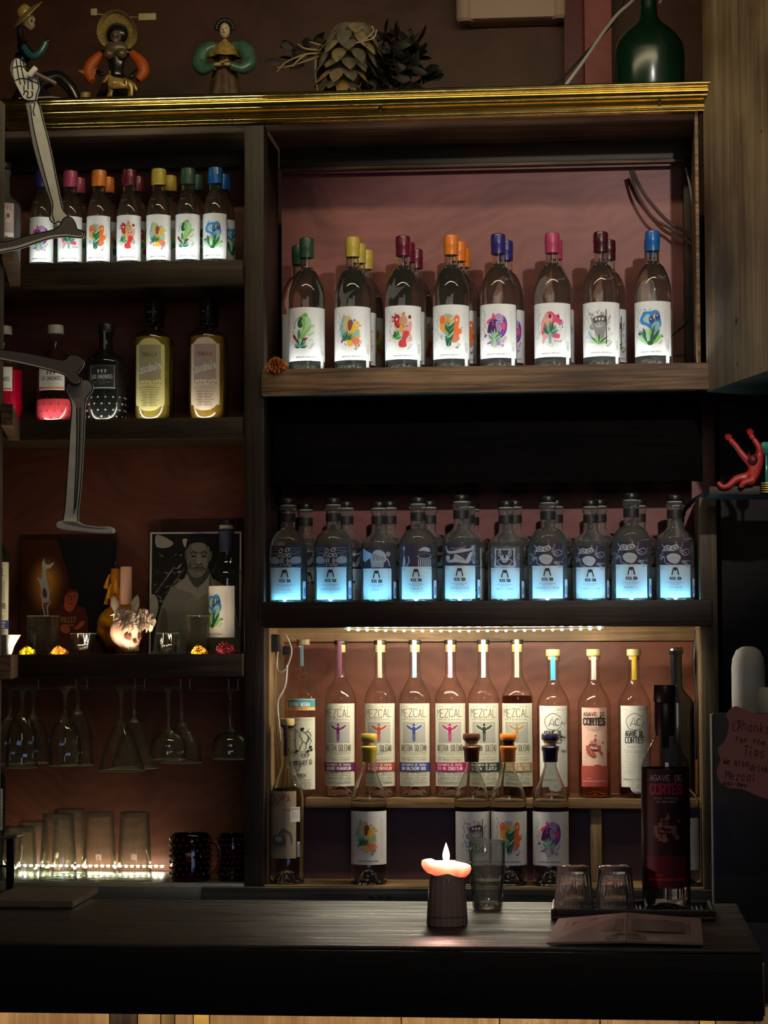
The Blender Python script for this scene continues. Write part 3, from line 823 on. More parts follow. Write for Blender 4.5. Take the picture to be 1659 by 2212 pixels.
def art_purple():
    a = Art(); m = .001
    a.blob([(x * m, y * m) for x, y in ((12, 30), (22, 24), (26, 8), (22, -10), (10, -22), (-6, -30), (-20, -32), (-10, -26), (4, -16), (14, 0), (16, 16))], PU)
    a.blob([(x * m, y * m) for x, y in ((-1, 28), (8, 33), (16, 28), (17, 18), (8, 14), (0, 18))], LPU)
    a.blob([(x * m, y * m) for x, y in ((-2, 32), (-6, 33), (-7, 25), (-16, 20), (-20, 14), (-16, 12), (-8, 16), (0, 20))], PK)
    a.blob([(x * m, y * m) for x, y in ((-14, 12), (-4, 20), (6, 18), (14, 8), (8, -8), (-4, -14), (-16, -8), (-18, -4))], DPU)
    a.blob([(x * m, y * m) for x, y in ((2, 16), (14, 14), (13, 0), (6, -6), (2, 2))], LPU)
    a.rect(-8 * m, -1 * m, 6 * m, 20 * m, DPU); a.ell(-4.5 * m, 16 * m, 1.6 * m, 1.8 * m, LPU); a.ell(-4.5 * m, 10 * m, 1.6 * m, 1.8 * m, LPU)
    a.ell(7 * m, 21 * m, 2.6 * m, 1.6 * m, WH); a.ell(7 * m, 21.8 * m, 1.3 * m, 1 * m, K)
    a.blob([(x * m, y * m) for x, y in ((14, 12), (20, 13), (22, 4), (18, -2), (13, 3))], PK)
    a.line([(8 * m, -18 * m), (20 * m, -2 * m)], .0008, LPU)
    for x in (9, 13): a.line([(x * m, 14 * m), (x * m, 8 * m)], .001, DPU)
    a.rect(-9 * m, 11 * m, -36 * m, -26 * m, LPU)
    agave(a, -1 * m, -22 * m, 20 * m, [PGR, GR, PGR, TEAL, PGR], .95)
    a.blob([(x * m, y * m) for x, y in ((-4, -22), (2, -22), (3, -38), (-4, -38))], PGR)
    a.ell(-21 * m, -15 * m, 4 * m, 3.6 * m, PU); a.ell(-19 * m, -16.5 * m, 2 * m, 2 * m, PAPER)
    a.ell(15 * m, -36 * m, 3 * m, 3.4 * m, LPU); a.ell(-22 * m, 4 * m, 1.5 * m, 1.8 * m, CO)
    a.blob([(x * m, y * m) for x, y in ((-22, 12), (-18, 8), (-23, 8))], LP)
    a.text('Cuixe', 17 * m, -30 * m, 6 * m, K, w=14 * m, wd=.0006, ang=1.0, center=False)
    return a
def art_pink():
    a = Art(); m = .001
    a.blob([(x * m, y * m) for x, y in ((-14, 22), (-8, 33), (4, 35), (12, 28), (20, 30), (21, 22), (26, 14), (22, 6), (12, 12), (4, 4), (-6, -2), (-10, -16), (-18, -14), (-20, 2), (-18, 14))], PK)
    a.blob([(x * m, y * m) for x, y in ((-12, 26), (-8, 32), (-4, 32), (-6, 20), (-12, 10), (-16, -6), (-19, 4))], LP)
    a.blob([(x * m, y * m) for x, y in ((-12, 18), (-6, 20), (-2, 30), (6, 26), (4, 12), (-4, 2))], SAL)
    a.blob([(x * m, y * m) for x, y in ((-14, -12), (-2, -8), (-4, -20), (-10, -24), (-13, -32), (-17, -32), (-16, -22))], LP)
    a.blob([(x * m, y * m) for x, y in ((4, -16), (12, -12), (21, -14), (20, -22), (12, -22), (6, -20))], PK)
    a.blob([(x * m, y * m) for x, y in ((2, 30), (4, 24), (0, 20), (-3, 26))], BU); a.ell(18 * m, 24 * m, 2.6 * m, 1.8 * m, DPU)
    agave(a, 1 * m, -12 * m, 24 * m, [GR, DGR, GR, TEAL], .8)
    a.blob([(x * m, y * m) for x, y in ((-2, -12), (3, -12), (3, -26), (0, -30), (-2, -26))], TEAL)
    a.ell(.5 * m, -30 * m, 3 * m, 4 * m, TEAL)
    for p in (((10, -2), (16, -8), (24, -4), (20, 4), (28, 8)), ((-4, -34), (4, -40), (7, -34), (1, -33)), ((12, -26), (22, -30), (30, -20), (30, -8))):
        a.line([(x * m, y * m) for x, y in crv(p, 6)], .0005, GY)
    for x, y in ((25, 16), (28, 12), (27, 2), (26, 8)): a.ell(x * m, y * m, 1.2 * m, 2 * m, DBL, .5)
    a.text('México', 11 * m, -32 * m, 5.5 * m, K, w=14 * m, wd=.0005, ang=.15, center=False)
    return a
def art_grey():
    a = Art(); m = .001
    a.blob([(x * m, y * m) for x, y in ((-14, 20), (-4, 24), (6, 26), (14, 22), (14, 10), (-12, 8), (-15, 14))], DG)
    for x in (-7, 0, 7): a.rect((x - 2) * m, (x + 2) * m, 15 * m, 20 * m, WH)
    a.blob([(x * m, y * m) for x, y in ((-9, 8), (0, 12), (10, 10), (12, -2), (8, -26), (-2, -30), (-10, -12), (-12, 0))], GY)
    a.ell(-1 * m, 4 * m, 8 * m, 5 * m, LG); a.ell(-4 * m, 6 * m, 1.4 * m, 1.4 * m, DG); a.ell(3 * m, 6 * m, 1.4 * m, 1.4 * m, DG)
    a.blob([(x * m, y * m) for x, y in ((-20, 20), (-17, 22), (-10, 2), (-14, -6), (-22, -2), (-21, 6), (-17, 8))], GY)
    for k in range(4): a.poly([((-22 + k) * m, (18 - 5 * k) * m), ((-17 + k) * m, (17 - 5 * k) * m), ((-17.5 + k) * m, (15 - 5 * k) * m)], PAPER)
    a.blob([(x * m, y * m) for x, y in ((-12, 33), (-5, 34), (1, 38), (-1, 33), (-4, 28), (-7, 32))], LBL)
    for x, y, r in ((-20, 28, .9), (-14, 27, .5), (4, 30, -.5), (8, 28, -.3), (20, 18, -.2), (20, -4, .1), (22, 22, -.4)):
        a.ell(x * m, y * m, 1.6 * m, 4 * m, GY, r)
    a.leaf(12 * m, 4 * m, 23 * m, 14 * m, 5 * m, LG)
    for x, y in ((-24, -14), (-22, -22)): a.blob([((x + p) * m, (y + q) * m) for p, q in ((-1, 4), (3, 4), (8, -1), (0, -1))], LBL)
    for k in range(9):
        u = k / 4 - 1
        a.leaf(-1 * m, -36 * m, (-1 + 24 * u) * m, (-36 + 22 - 7 * abs(u) * (1 if k % 2 else 2)) * m, 3.4 * m, (PGR, DGR, LGR)[k % 3])
    for k in (-1, 1): a.line([(x * m * k, y * m) for x, y in crv([(1, -39), (8, -43), (15, -41), (12, -37)], 5)], .0004, LG)
    a.rect(12.6 * m, 14.6 * m, -37 * m, 38 * m, K)
    a.line([(22 * m, -18 * m), (28 * m, -12 * m), (27 * m, -16 * m)], .001, LPU)
    a.text('Maden', 18 * m, -43 * m, 5 * m, K, w=14 * m, wd=.0005, ang=.9, center=False)
    return a
def art_blue():
    a = Art(); m = .001
    a.blob([(x * m, y * m) for x, y in ((-16, 26), (-12, 32), (4, 32), (12, 35), (20, 32), (24, 18), (26, 6), (22, -4), (16, 4), (10, -8), (4, -12), (0, -4), (-8, 2), (-18, 6), (-22, 16))], BL)
    a.blob([(x * m, y * m) for x, y in ((-8, 24), (0, 26), (4, 16), (0, 6), (-6, 8), (-14, 16))], LBL)
    a.leaf(-12 * m, 10 * m, 0, 22 * m, 3 * m, YE); a.ell(5 * m, 14 * m, 5.5 * m, 8 * m, DBL); a.ell(3.6 * m, 15 * m, 1.3 * m, 1.8 * m, WH)
    a.ell(18 * m, 20 * m, 5.5 * m, 7 * m, DBL, -.2); a.ell(17 * m, 23 * m, 1.3 * m, 1.8 * m, WH); a.blob([(x * m, y * m) for x, y in ((9, 22), (13, 26), (12, 17), (9, 16))], YE)
    a.blob([(x * m, y * m) for x, y in ((8, 6), (16, 10), (22, 6), (21, -16), (17, -34), (12, -34), (13, -16), (6, -4))], TEAL)
    for x, y, r in ((-18, 35, 1.2), (-9, 36, 1.2), (2, 36, 1.0), (16, 34, .3), (22, 28, -.4)): a.ell(x * m, y * m, 1.2 * m, 2.6 * m, (LBL, BL)[int(x) % 2], r)
    for x, y in ((-24, -16), (24, -22)): a.blob([((x + p) * m, (y + q) * m) for p, q in ((-2, 2), (2, 4), (6, 0), (0, -2))], DBL)
    for x0, y0, x1, y1, w_, c in ((0, -38, -26, -22, 9, PGR), (4, -38, 28, -18, 9, LGR), (0, -36, -20, -8, 8, GR), (4, -36, 22, -6, 7, DGR), (0, -38, -14, -2, 8, DGR), (3, -38, 2, -4, 9, LGR), (2, -38, 12, 4, 6, DGR), (0, -38, -6, -4, 7, PGR)):
        a.leaf(x0 * m, y0 * m, x1 * m, y1 * m, w_ * m, c)
    a.ell(2 * m, -36 * m, 6 * m, 5 * m, DGR)
    a.text('Tepez', 22 * m, -40 * m, 5 * m, K, w=12 * m, wd=.0005, ang=1.0, center=False)
    return a

JH = .057
JARTS = {'green': art_green, 'yellow': art_yellow, 'burgundy': art_red, 'orange': art_orange, 'purple': art_purple, 'pink': art_pink, 'grey': art_grey, 'blue': art_blue}
JMESH = {}
for k, fn in JARTS.items():
    a = jol_paper(.054, JH, None); a.cat(fn(), -.001, .004, .98)
    JMESH[k] = a.mesh('label', R=.0386, clip=(-.054, .054, -JH, JH))
JSM = {}
for k, fn in JARTS.items():
    a = Art(); a.rect(-.036, .036, -.048, .048, PAPER)
    tiny_row(a, 'DENOMINACIÓN DE ORIGEN PROTEGIDA', 0, -.0425, .0026, .034, DG, .0004)
    a.cat(fn(), 0, .004, .76); JSM[k] = a.mesh('label', R=.0258, clip=(-.036, .036, -.048, .048))

# ================================================================ BOTTLES
G_CLEAR = glass('clear_glass_full', (.93, .97, .90), 1.40, tr=.985)
G_BLUEW = glass('clear_glass_cool', (.94, .98, .97), 1.40, tr=.94)
T_CLEAR = thin('thin_clear_glass', (.98, .98, .97), (.6, .62, .56))
T_WARM = thin('thin_warm_glass', (.98, .97, .95), (.6, .55, .47))
T_GREEN = thin('thin_drinking_glass', (.97, .98, .96), (.32, .36, .28), haze=(.65, .7, .55), hz=.022)
T_STEM = thin('glass_stem', (.93, .95, .92), (.4, .42, .38), gloss=1.0, haze=(.8, .85, .75), hz=.12)
T_RIM = thin('glass_rim', (.8, .82, .78), (.5, .52, .48), gloss=1.0, haze=(.9, .95, .85), hz=.45)
WAX = {'green': mat('wax_green', (.025, .075, .05), .45, coat=.3), 'yellow': mat('wax_yellow', (.52, .38, .05), .4, coat=.3), 'burgundy': mat('wax_burgundy', (.12, .005, .025), .35, coat=.4),
       'orange': mat('wax_orange', (.75, .2, .02), .35, coat=.4), 'purple': mat('wax_purple', (.025, .02, .16), .35, coat=.4), 'pink': mat('wax_pink', (.42, .05, .13), .4, coat=.3),
       'grey': mat('wax_oxblood', (.05, .006, .012), .3, coat=.5), 'blue': mat('wax_blue', (.01, .11, .4), .3, coat=.5), 'brown': mat('wax_brown', (.09, .02, .01), .35, coat=.4), 'navy': mat('wax_navy', (.015, .012, .06), .35, coat=.4)}
CORK = mat('cork', (.45, .3, .14), .8, bump=.4, bscale=300, var=.25)
WOODTOP = mat('pale_wood_stopper', (.62, .46, .2), .5, var=.15, bscale=60)
STK = mat('sticker_paper', (.6, .6, .6), .6)
BLKP = mat('black_plastic', (.012, .012, .012), .35)

def bottle_profile(h, R, rn, z_sh, z_nk, punt=.018, dome=1.0, lip=True, top=None, rnd=0):
    top = top or h
    p = [(0, punt), (R * .35, punt * .85), (R * .66, .003), (R * .84, 0), (R, .004), (R, .012)]
    n = 9; q = [(R, .012), (R, z_sh)]
    for k in range(1, n + 1):
        t = k / n
        r = rn + (R - rn) * (.5 + .5 * math.cos(PI * t ** dome))
        if rnd: r = r * (1 - rnd) + rnd * (rn + (R - rn) * (1 - t ** 2.1) ** .62)
        q.append((r, z_sh + (z_nk - z_sh) * t))
    base = chaikin(p[:5], 2) + [(R, .006)]
    out = base + q + [(rn, z_nk + (top - z_nk) * .5), (rn * .98, top - .012)]
    if lip: out += [(rn * 1.18, top - .010), (rn * 1.2, top - .002), (rn * 1.05, top)]
    else: out += [(rn * .98, top)]
    return out

def cavity(prof, level, inset=.0025, bottom_flat=True):
    """the air space above the liquid, as an inward-facing shell"""
    up = [(max(r - inset, .002), z) for r, z in prof if z > level + .001]
    r0 = None
    for (ra, za), (rb, zb) in zip(prof, prof[1:]):
        if za <= level <= zb and zb > za: r0 = ra + (rb - ra) * (level - za) / (zb - za) - inset
    r0 = r0 or up[0][0]
    return [(0, level), (max(.002, r0 - .001), level), (r0, level + .0008)] + up[:-1] + [(up[-1][0], up[-1][1] - .003), (0, up[-1][1] - .003)]

def solid_bottle(prof, level=None, seg=48, bm=None):
    bm = lathe(prof + [(0, prof[-1][1])], seg, bm)
    if level: lathe(cavity(prof, level), seg, bm, flip=True)
    return bm

def cap_bm(r, z0, z1, flare=1.04, ridge=True, drip=False):
    if drip:
        mod = lambda a, z: 1 + .03 * math.sin(3 * a + z * 200) + .02 * math.sin(5 * a)
    else: mod = lambda a, z: 1 + .012 * math.sin(3 * a + z * 90)
    h = z1 - z0
    p = [(r * .8, z0), (r, z0 + .0015), (r * 1.01, z0 + h * .45), (r * flare * 1.03, z0 + h * .52), (r * flare, z0 + h * .6), (r * flare, z1 - .006), (r * .97, z1 - .0018), (r * .75, z1), (0, z1 + .0003)] if ridge else \
        [(r * .8, z0), (r, z0 + .001), (r, z1 - .001), (r * .9, z1), (0, z1)]
    return lathe(p, 28, mod=mod)

# the 75 cl wax-sealed bottle, filled
JP = bottle_profile(.288, .0385, .0136, .160, .224, .02, .92, lip=False, rnd=.8)
ME = {}
def keep(key, bm, mats, smooth=True):
    o = obj(key, bm, mats, None, smooth=smooth); me = o.data; bpy.data.objects.remove(o); ME[key] = me; return me
keep('jbody', solid_bottle(JP, .226), G_CLEAR)
keep('jcap', cap_bm(.0152, .247, .292), WAX['green'])
JS = bottle_profile(.205, .0256, .0130, .114, .160, .012, 1.0, lip=True, rnd=.8)
keep('sbody', solid_bottle(JS, .163), G_CLEAR)
keep('scap', cap_bm(.0158, .176, .212, 1.0), WAX['green'])
def mesh_with(me, m):
    c = me.copy(); c.materials.clear(); c.materials.append(m); return c
JCAP = {k: mesh_with(ME['jcap'], m) for k, m in WAX.items()}
SCAP = {k: mesh_with(ME['scap'], m) for k, m in WAX.items()}
tx = Art(); tx.rect(-.0055, .0055, -.055, .0, STK)
for i in range(5): tx.rect(-.0035, .0035, -.012 - i * .002, -.0112 - i * .002, GY)
tax_me = tx.mesh('tax_seal', R=.0386, base=.0006)

def jol(color, loc, label, group, rz=0.0, cap=None):
    t = thing('mezcal_bottle', loc, label, 'bottle', group, rz); t.scale = (1.036,) * 3
    link('glass_body', ME['jbody'], t); link('wax_cap', JCAP[cap or color], t)
    link('label', JMESH[color], t, loc=(0, 0, .0805))
    link('tax_seal', tax_me, t, loc=(0, 0, .058), rot=(0, 0, 1.05))
    return t
def jsm(color, loc, label, group, rz=0.0):
    t = thing('small_mezcal_bottle', loc, label, 'bottle', group, rz); t.scale = (1.055,) * 3
    link('glass_body', ME['sbody'], t); link('wax_cap', SCAP[color], t)
    link('label', JSM[color], t, loc=(0, 0, .0625))
    return t

# blue-shelf bottles: a domed and a flat-shouldered shape
OP1 = bottle_profile(.222, .0440, .0165, .118, .168, .01, .85, lip=True, rnd=1.0)
OP2 = [(0, .008), (.02, .005), (.036, 0), (.041, .003), (.042, .01), (.042, .125), (.0415, .136), (.038, .146), (.031, .153), (.022, .160), (.0172, .168), (.0165, .178), (.0162, .208), (.0185, .211), (.0185, .2205), (.017, .222)]
for nm_, pr, lv in (('odome', OP1, .158), ('oflat', OP2, .1405), ('odfull', OP1, .172)):
    keep(nm_, solid_bottle(pr, lv), G_BLUEW)
keep('otop', lathe([(.015, .2245), (.0185, .2245), (.019, .2255), (.019, .2365), (.018, .238), (0, .238)], 28), BLKP)
keep('ocork', lathe([(.014, .218), (.0175, .2195), (.0175, .2246), (.01, .2248)], 28), mat('pale_cork', (.5, .45, .33), .7))
keep('oband', lathe([(.0166, .186), (.0171, .186), (.0173, .204), (.0168, .2045)], 28), mat('black_band', (.02, .018, .018), .5))
def lab_eng(style, name, half=.038, top=.062):
    """engraving over a pale lower sheet"""
    a = Art(); R0 = random.Random(hash(style) % 1000 if False else len(style) * 37 + ord(style[0])); m = .001
    BLP = mat('cool_paper', (.62, .66, .62), .55)
    a.rect(-half, half, -.060, .012, BLP)
    v = [(-.006, -.060), (0, -.067), (.006, -.060)]; a.poly(v, BLP)
    a.rect(-half, half, .012, top, DPUE)
    ln = lambda p, w_=.0007, c=ENG: a.line([(x * m, y * m) for x, y in crv(p, 5)], w_, c)
    if style == 'rider':
        for k in range(9):
            y = 15 + k * 5.2
            ln([(-38, y + R0.uniform(-2, 2)), (-20, y + R0.uniform(-2, 2)), (-9, y)], .0006); ln([(9, y), (22, y + R0.uniform(-2, 2)), (38, y + R0.uniform(-2, 2))], .0006)
        for sx in (-1, 1):
            a.blob([(sx * x * m, y * m) for x, y in ((12, 30), (24, 38), (38, 34), (38, 24), (16, 22))], GY)
        for x, y, r in ((-8, 50, 6), (6, 52, 6), (0, 40, 6), (-12, 40, 4), (10, 40, 5), (-5, 28, 4), (7, 27, 4), (10, 18, 4)):
            a.ell(x * m, y * m, r * m, r * m * .8, ENG, R0.uniform(0, 3)); a.ell(x * m, y * m, r * m * .6, r * m * .4, DPUE, R0.uniform(0, 3))
        for x in (-6, -1, 5): ln([(x, 38), (x + R0.uniform(-3, 3), 26), (x + R0.uniform(-4, 4), 15)], .0014)
    elif style == 'jaguar':
        a.poly([(x * m, y * m) for x, y in ((-38, 60), (-4, 44), (-30, 28), (-38, 34))], LBL)
        a.blob([(x * m, y * m) for x, y in ((-14, 30), (-8, 50), (4, 56), (18, 50), (24, 36), (16, 26))], ENG)
        a.poly([(x * m, y * m) for x, y in ((-14, 30), (2, 26), (18, 30), (16, 15), (-12, 15))], ENG)
        for k in range(7): ln([(-12 + 5 * k, 50 - 2 * k), (-8 + 4 * k, 38), (-10 + 5 * k, 30)], .0012, DPUE)
        for k in range(3): ln([(-13, 27 - 4 * k), (2, 24 - 4 * k), (17, 27 - 4 * k)], .0006, DPUE)
        ln([(18, 30), (26, 34), (32, 18)], .003); a.ell(28 * m, 46 * m, 6 * m, 6 * m, GY)
    elif style == 'pot':
        a.blob([(x * m, y * m) for x, y in ((-34, 14), (-31, 36), (-28, 36), (-26, 24), (-28, 14))], ENG); a.ell(-30 * m, 54 * m, 3 * m, 5 * m, ENG)
        ln([(-30, 50), (-30, 38)], .001); ln([(-18, 36), (-16, 24), (-24, 12)], .0022)
        a.ell(20 * m, 36 * m, 17 * m, 7 * m, GY); a.ell(20 * m, 37 * m, 15 * m, 5.5 * m, DPUE)
        for k in range(7): a.rect((5 + 4.6 * k) * m, (7.4 + 4.6 * k) * m, 13 * m, (28 - abs(k - 3) * -.6) * m, ENG)
        a.blob([(x * m, y * m) for x, y in ((6, 48), (16, 56), (30, 54), (32, 46), (16, 48))], ENG)
    elif style == 'woman':
        a.blob([(x * m, y * m) for x, y in ((-36, 56), (-32, 56), (-26, 46), (-10, 46), (6, 50), (22, 50), (34, 58), (30, 48), (12, 43), (-8, 40), (-28, 40))], ENG)
        a.ell(-28 * m, 30 * m, 6 * m, 6 * m, ENG)
        a.blob([(x * m, y * m) for x, y in ((-34, 28), (-26, 20), (-6, 20), (10, 18), (22, 20), (30, 42), (22, 40), (14, 26), (4, 32), (-10, 38), (-14, 28), (-28, 24))], ENG)
        for k in range(4): ln([(28 + 3 * k, 58), (30 + 2 * k, 40), (26 + 4 * k, 28), (34, 16)], .0012)
        ln([(-10, 34), (0, 28), (16, 24)], .0007, DPUE); ln([(-20, 52), (-6, 50), (14, 54)], .001)
    elif style == 'bull':
        a.rect(-half, half, .012, top, DG)
        for k in range(20): ln([(-38, 13 + 2.5 * k), (38, 13 + 2.5 * k)], .0003, GY)
        a.blob([(x * m, y * m) for x, y in ((-24, 58), (-16, 56), (0, 57), (16, 56), (24, 58), (23, 38), (25, 15), (0, 14), (-25, 15), (-23, 38))], ENG)
        a.rect(-20 * m, 20 * m, 18 * m, 54 * m, DPUE)
        for sx in (-1, 1):
            ln([(sx * 12, 56), (sx * 15, 44), (sx * 8, 34), (sx * 17, 28), (sx * 8, 18), (0, 17)], .0018); a.leaf(sx * 12 * m, 58 * m, sx * 8 * m, 36 * m, 5 * m, GY)
            ln([(sx * 38, 46), (sx * 30, 38), (sx * 38, 32)], .0014)
        a.ell(0, 34 * m, 8 * m, 10 * m, ENG); a.ell(0, 40 * m, 3 * m, 6 * m, DPUE); a.ell(0, 29 * m, 5 * m, 4 * m, GY)
    else:
        for k in range(16):
            x, y = R0.uniform(-36, 36), R0.uniform(16, 58)
            ln([(x, y), (x + R0.uniform(-9, 9), y + R0.uniform(-7, 7)), (x + R0.uniform(-14, 14), y + R0.uniform(-8, 8)), (x + R0.uniform(-16, 16), y + R0.uniform(-6, 6))], R0.uniform(.0006, .0013))
        a.blob([(x * m, y * m) for x, y in ((-26, 50), (-18, 57), (-8, 55), (4, 58), (8, 50), (-2, 44), (-16, 44), (-26, 44))], ENG)
        for x in (-17, -1): a.ell(x * m, 50 * m, 6 * m, 4 * m, DPUE, .3); a.ell(x * m, 50 * m, 4 * m, 2.4 * m, ENG, .3)
        a.blob([(x * m, y * m) for x, y in ((-18, 32), (-8, 38), (6, 36), (12, 28), (4, 16), (-8, 17), (-16, 24))], ENG)
        for k in range(5): a.ell((-10 + 4.4 * k) * m, (26 + 3 * (k % 2)) * m, 1.4 * m, 1.6 * m, GY)
        ln([(14, 44), (28, 48), (34, 40), (22, 34), (16, 38), (14, 46)], .0014); ln([(-38, 34), (-24, 30), (-22, 18), (-10, 14)], .0014)
    a.rect(-half, half, .0112, .0125, BLP)
    for s_ in (-1, 1):      # the emblem: a beetle-like M with long legs
        a.line([(s_ * .0022, .0065), (s_ * .0042, .0035), (s_ * .0072, -.010)], .0026, K)
    a.poly([(-.0048, .0072), (.0048, .0072), (.0028, .0015), (0, -.0008), (-.0028, .0015)], K)
    for k in range(9): an = PI * (k + .5) / 9; a.line([(.006 * math.cos(an), .005 + .006 * math.sin(an)), (.0085 * math.cos(an), .005 + .0085 * math.sin(an))], .0003, GY, up=0)
    a.text('MEZCAL', -.005, -.0205, .006, K, w=.0125, wd=.0009); a.text('OOA', .0085, -.0205, .006, K, w=.0075, wd=.0013)
    tiny_row(a, 'DESTILADO ARTESANAL', 0, -.0275, .0018, .034, DG); tiny_row(a, 'HECHO EN OAXACA', 0, -.031, .0016, .02, DG)
    a.text(name, 0, -.0395, .0046, DG, w=.0046 * len(name) * 1.05, wd=.0005)
    tiny_row(a, 'DESTILADO DE AGAVE ARTESANAL', 0, -.0445, .0016, .046, GY); tiny_row(a, 'LOTE', 0, -.0485, .0016, .01, GY); tiny_row(a, 'DENOMINACION DE ORIGEN', 0, -.0525, .0015, .03, GY)
    tiny_row(a, 'ARTESANAL', -.030, .0075, .0014, .014, DG); tiny_row(a, 'SMALL LOT', -.030, .0045, .0014, .012, DG); tiny_row(a, 'OAXACA MEX', .030, .0075, .0014, .014, DG)
    a.ell(0, -.061, .0012, .0012, GY)
    return a
DPUE = ink('engraving_dark', (.045, .03, .05)); ENG = ink('engraving_light', (.42, .42, .4))
st_ = Art(); st_.rect(-.006, .006, -.02, .02, STK)
for i in range(6): st_.rect(-.004, .004, -.012 + i * .003, -.0102 + i * .003, DBL)
side_me = st_.mesh('side_seal', R=.0441, base=.0006)
OLAB = {}
def oax(shape, style, name, loc, label, group, rz=0.0):
    t = thing('mezcal_bottle', loc, label, 'bottle', group, rz)
    link('glass_body', ME[shape], t); link('stopper_top', ME['otop'], t); link('cork', ME['ocork'], t); link('neck_band', ME['oband'], t)
    if style:
        R_ = .0421 if shape == 'oflat' else .0441
        k = (style, name, R_)
        if k not in OLAB: OLAB[k] = lab_eng(style, name).mesh('label', R=R_, clip=(-.038, .038, -.067, .062), step=.005)
        link('label', OLAB[k], t, loc=(0, 0, .0680)); link('side_seal', side_me, t, loc=(0, 0, .03), rot=(0, 0, 1.15))
    return t

# tall clear bottles of the lower bay
def ns_label(col, place, fig=None):
    a = Art(); W, H = .0415, .0905
    a.rect(-W, W, -H, H, CREAM)
    tiny_row(a, '48% ALC. VOL.', -.022, .082, .0028, .017, GY); tiny_row(a, 'CONT. NET. 750 ML', .016, .082, .0028, .022, GY)
    a.text('MEZCAL', -.002, .0605, .0175, K, w=.060, wd=.0011, jit=.05)
    tiny_row(a, 'ARTESANAL', -.001, .0535, .0034, .058, DG)
    a.rect(-.0275, .0265, .004, .050, ink('etch_grey', (.36, .37, .35)))
    for k in range(14): a.line([(-.0275, .0065 + .0031 * k), (-.010, .0072 + .0031 * k), (.010, .006 + .0031 * k), (.0265, .0068 + .0031 * k)], .0003, CREAM, up=0)
    for s in (-1, 1):
        a.blob([(s * x * .001, y * .001) for x, y in ((2, 34), (8, 42), (17, 45), (20, 43), (15, 36), (7, 31), (2, 29))], CREAM)
        a.blob([(s * x * .001, y * .001) for x, y in ((2, 34), (8, 40), (16, 43.5), (18, 42), (13, 36), (7, 33), (2, 31))], col)
        for q in (7, 11, 15): a.line([(s * (q - 3) * .001, .035), (s * q * .001, (.0415 if q > 8 else .039))], .0003, CREAM, up=0)
    a.ell(0, .044, .0034, .0045, CREAM); a.ell(0, .044, .0026, .0036, col)
    a.blob([(x * .001, y * .001) for x, y in ((-3.4, 38), (3.4, 38), (3, 26), (2.4, 9), (-2.4, 9), (-3, 26))], col)
    a.line([(0, .024), (0, .010)], .0006, CREAM)
    a.text('NUESTRA SOLEDAD', -.001, -.0135, .0135, K, w=.060, wd=.0009, jit=.05)
    for y in (-.0172, -.0205): a.rect(-.030, .030, y, y + .0005, K)
    tiny_row(a, 'JOVEN', 0, -.0222, .0024, .018, GY); a.rect(-.030, .030, -.0268, -.0263, K)
    a.text('100% Maguey/Espadín', -.001, -.034, .0052, DG, w=.058, wd=.0005)
    a.rect(-W, W, -.0575, -.0385, col)
    a.text('ORIGINARIO DE OAXACA', -.001, -.0455, .0042, PAPER, w=.058, wd=.0006)
    a.text(place, -.001, -.0545, .0062, PAPER, w=.058, wd=.0009)
    tiny_row(a, 'HECHO EN MÉXICO', -.001, -.0645, .0042, .058, DG)
    for y in (-.0675, -.0755, -.0825, -.0855): a.rect(-.030, .030, y, y + .0006, K)
    tiny_row(a, 'ELABORADO POR CASA', -.001, -.0735, .0034, .056, DG); tiny_row(a, 'DENOMINACIÓN DE ORIGEN PROTEGIDA', -.001, -.0810, .0034, .058, GY)
    return a.mesh('label', R=.0352, clip=(-W, W, -H, H), step=.005)
NP_ = bottle_profile(.335, .0350, .0118, .212, .275, .03, 1.0)
keep('nbody', lathe(NP_, 48), T_CLEAR)
keep('nstop', lathe([(0, .335), (.0135, .3352), (.0143, .337), (.0143, .343), (.0135, .3445), (0, .345)], 24), BLKP)
keep('nplug', lathe([(.0105, .318), (.0112, .319), (.0112, .3355), (.0105, .336)], 24), WOODTOP)
def neck_strip(col, z0, z1, wdt=.0048, r=.0120):
    t = bmesh.new()
    v = []
    for z, rr in ((z0, r + .0008), (z0 + .001, r + .001), ((z0 + z1) / 2, r + .0010), (z1 - .004, r + .0032), (z1, .0148), (z1 + .0012, .012)):
        v.append([t.verts.new((x, -math.sqrt(max(0, rr * rr - x * x)), z)) for x in (-wdt, -wdt / 2, 0, wdt / 2, wdt)])
    for a_, b_ in zip(v, v[1:]):
        for i in range(4): t.faces.new([a_[i], a_[i + 1], b_[i + 1], b_[i]])
    return t
LIQ_CLEAR = glass('spirit_clear', (.96, .97, .93), 1.36)
LIQ_DARK = glass('spirit_dark', (.16, .09, .05), 1.36)
LIQ_AMBER = glass('spirit_amber', (.72, .30, .06), 1.36)
LIQ_LAMB = glass('spirit_light_amber', (.82, .56, .25), 1.36)
def liquid(prof, level, inset=.0022):
    q = [(0, prof[0][1] + .003)] + [(max(.001, r - inset), z + (.002 if z < .02 else 0)) for r, z in prof[1:] if z < level - .001]
    r0 = q[-1][0]
    return lathe(q + [(r0, level - .0005), (r0 - .001, level), (0, level)], 48)
def tall(loc, label, group, lab, seal, liq=None, level=None, rz=0.0, wood_top=False, lz=.115, prof=NP_, body='nbody', stop=True, zs=(.262, .344)):
    t = thing('mezcal_bottle', loc, label, 'bottle', group, rz)
    link('glass_body', ME[body], t)
    if stop: link('stopper', ME['nstop'], t); link('plug', ME['nplug'], t)
    if lab: link('label', lab, t, loc=(0, 0, lz))
    if seal: obj('paper_seal', neck_strip(seal, *zs), seal, t)
    if level: obj('liquid', liquid(prof, level), liq, t)
    return t

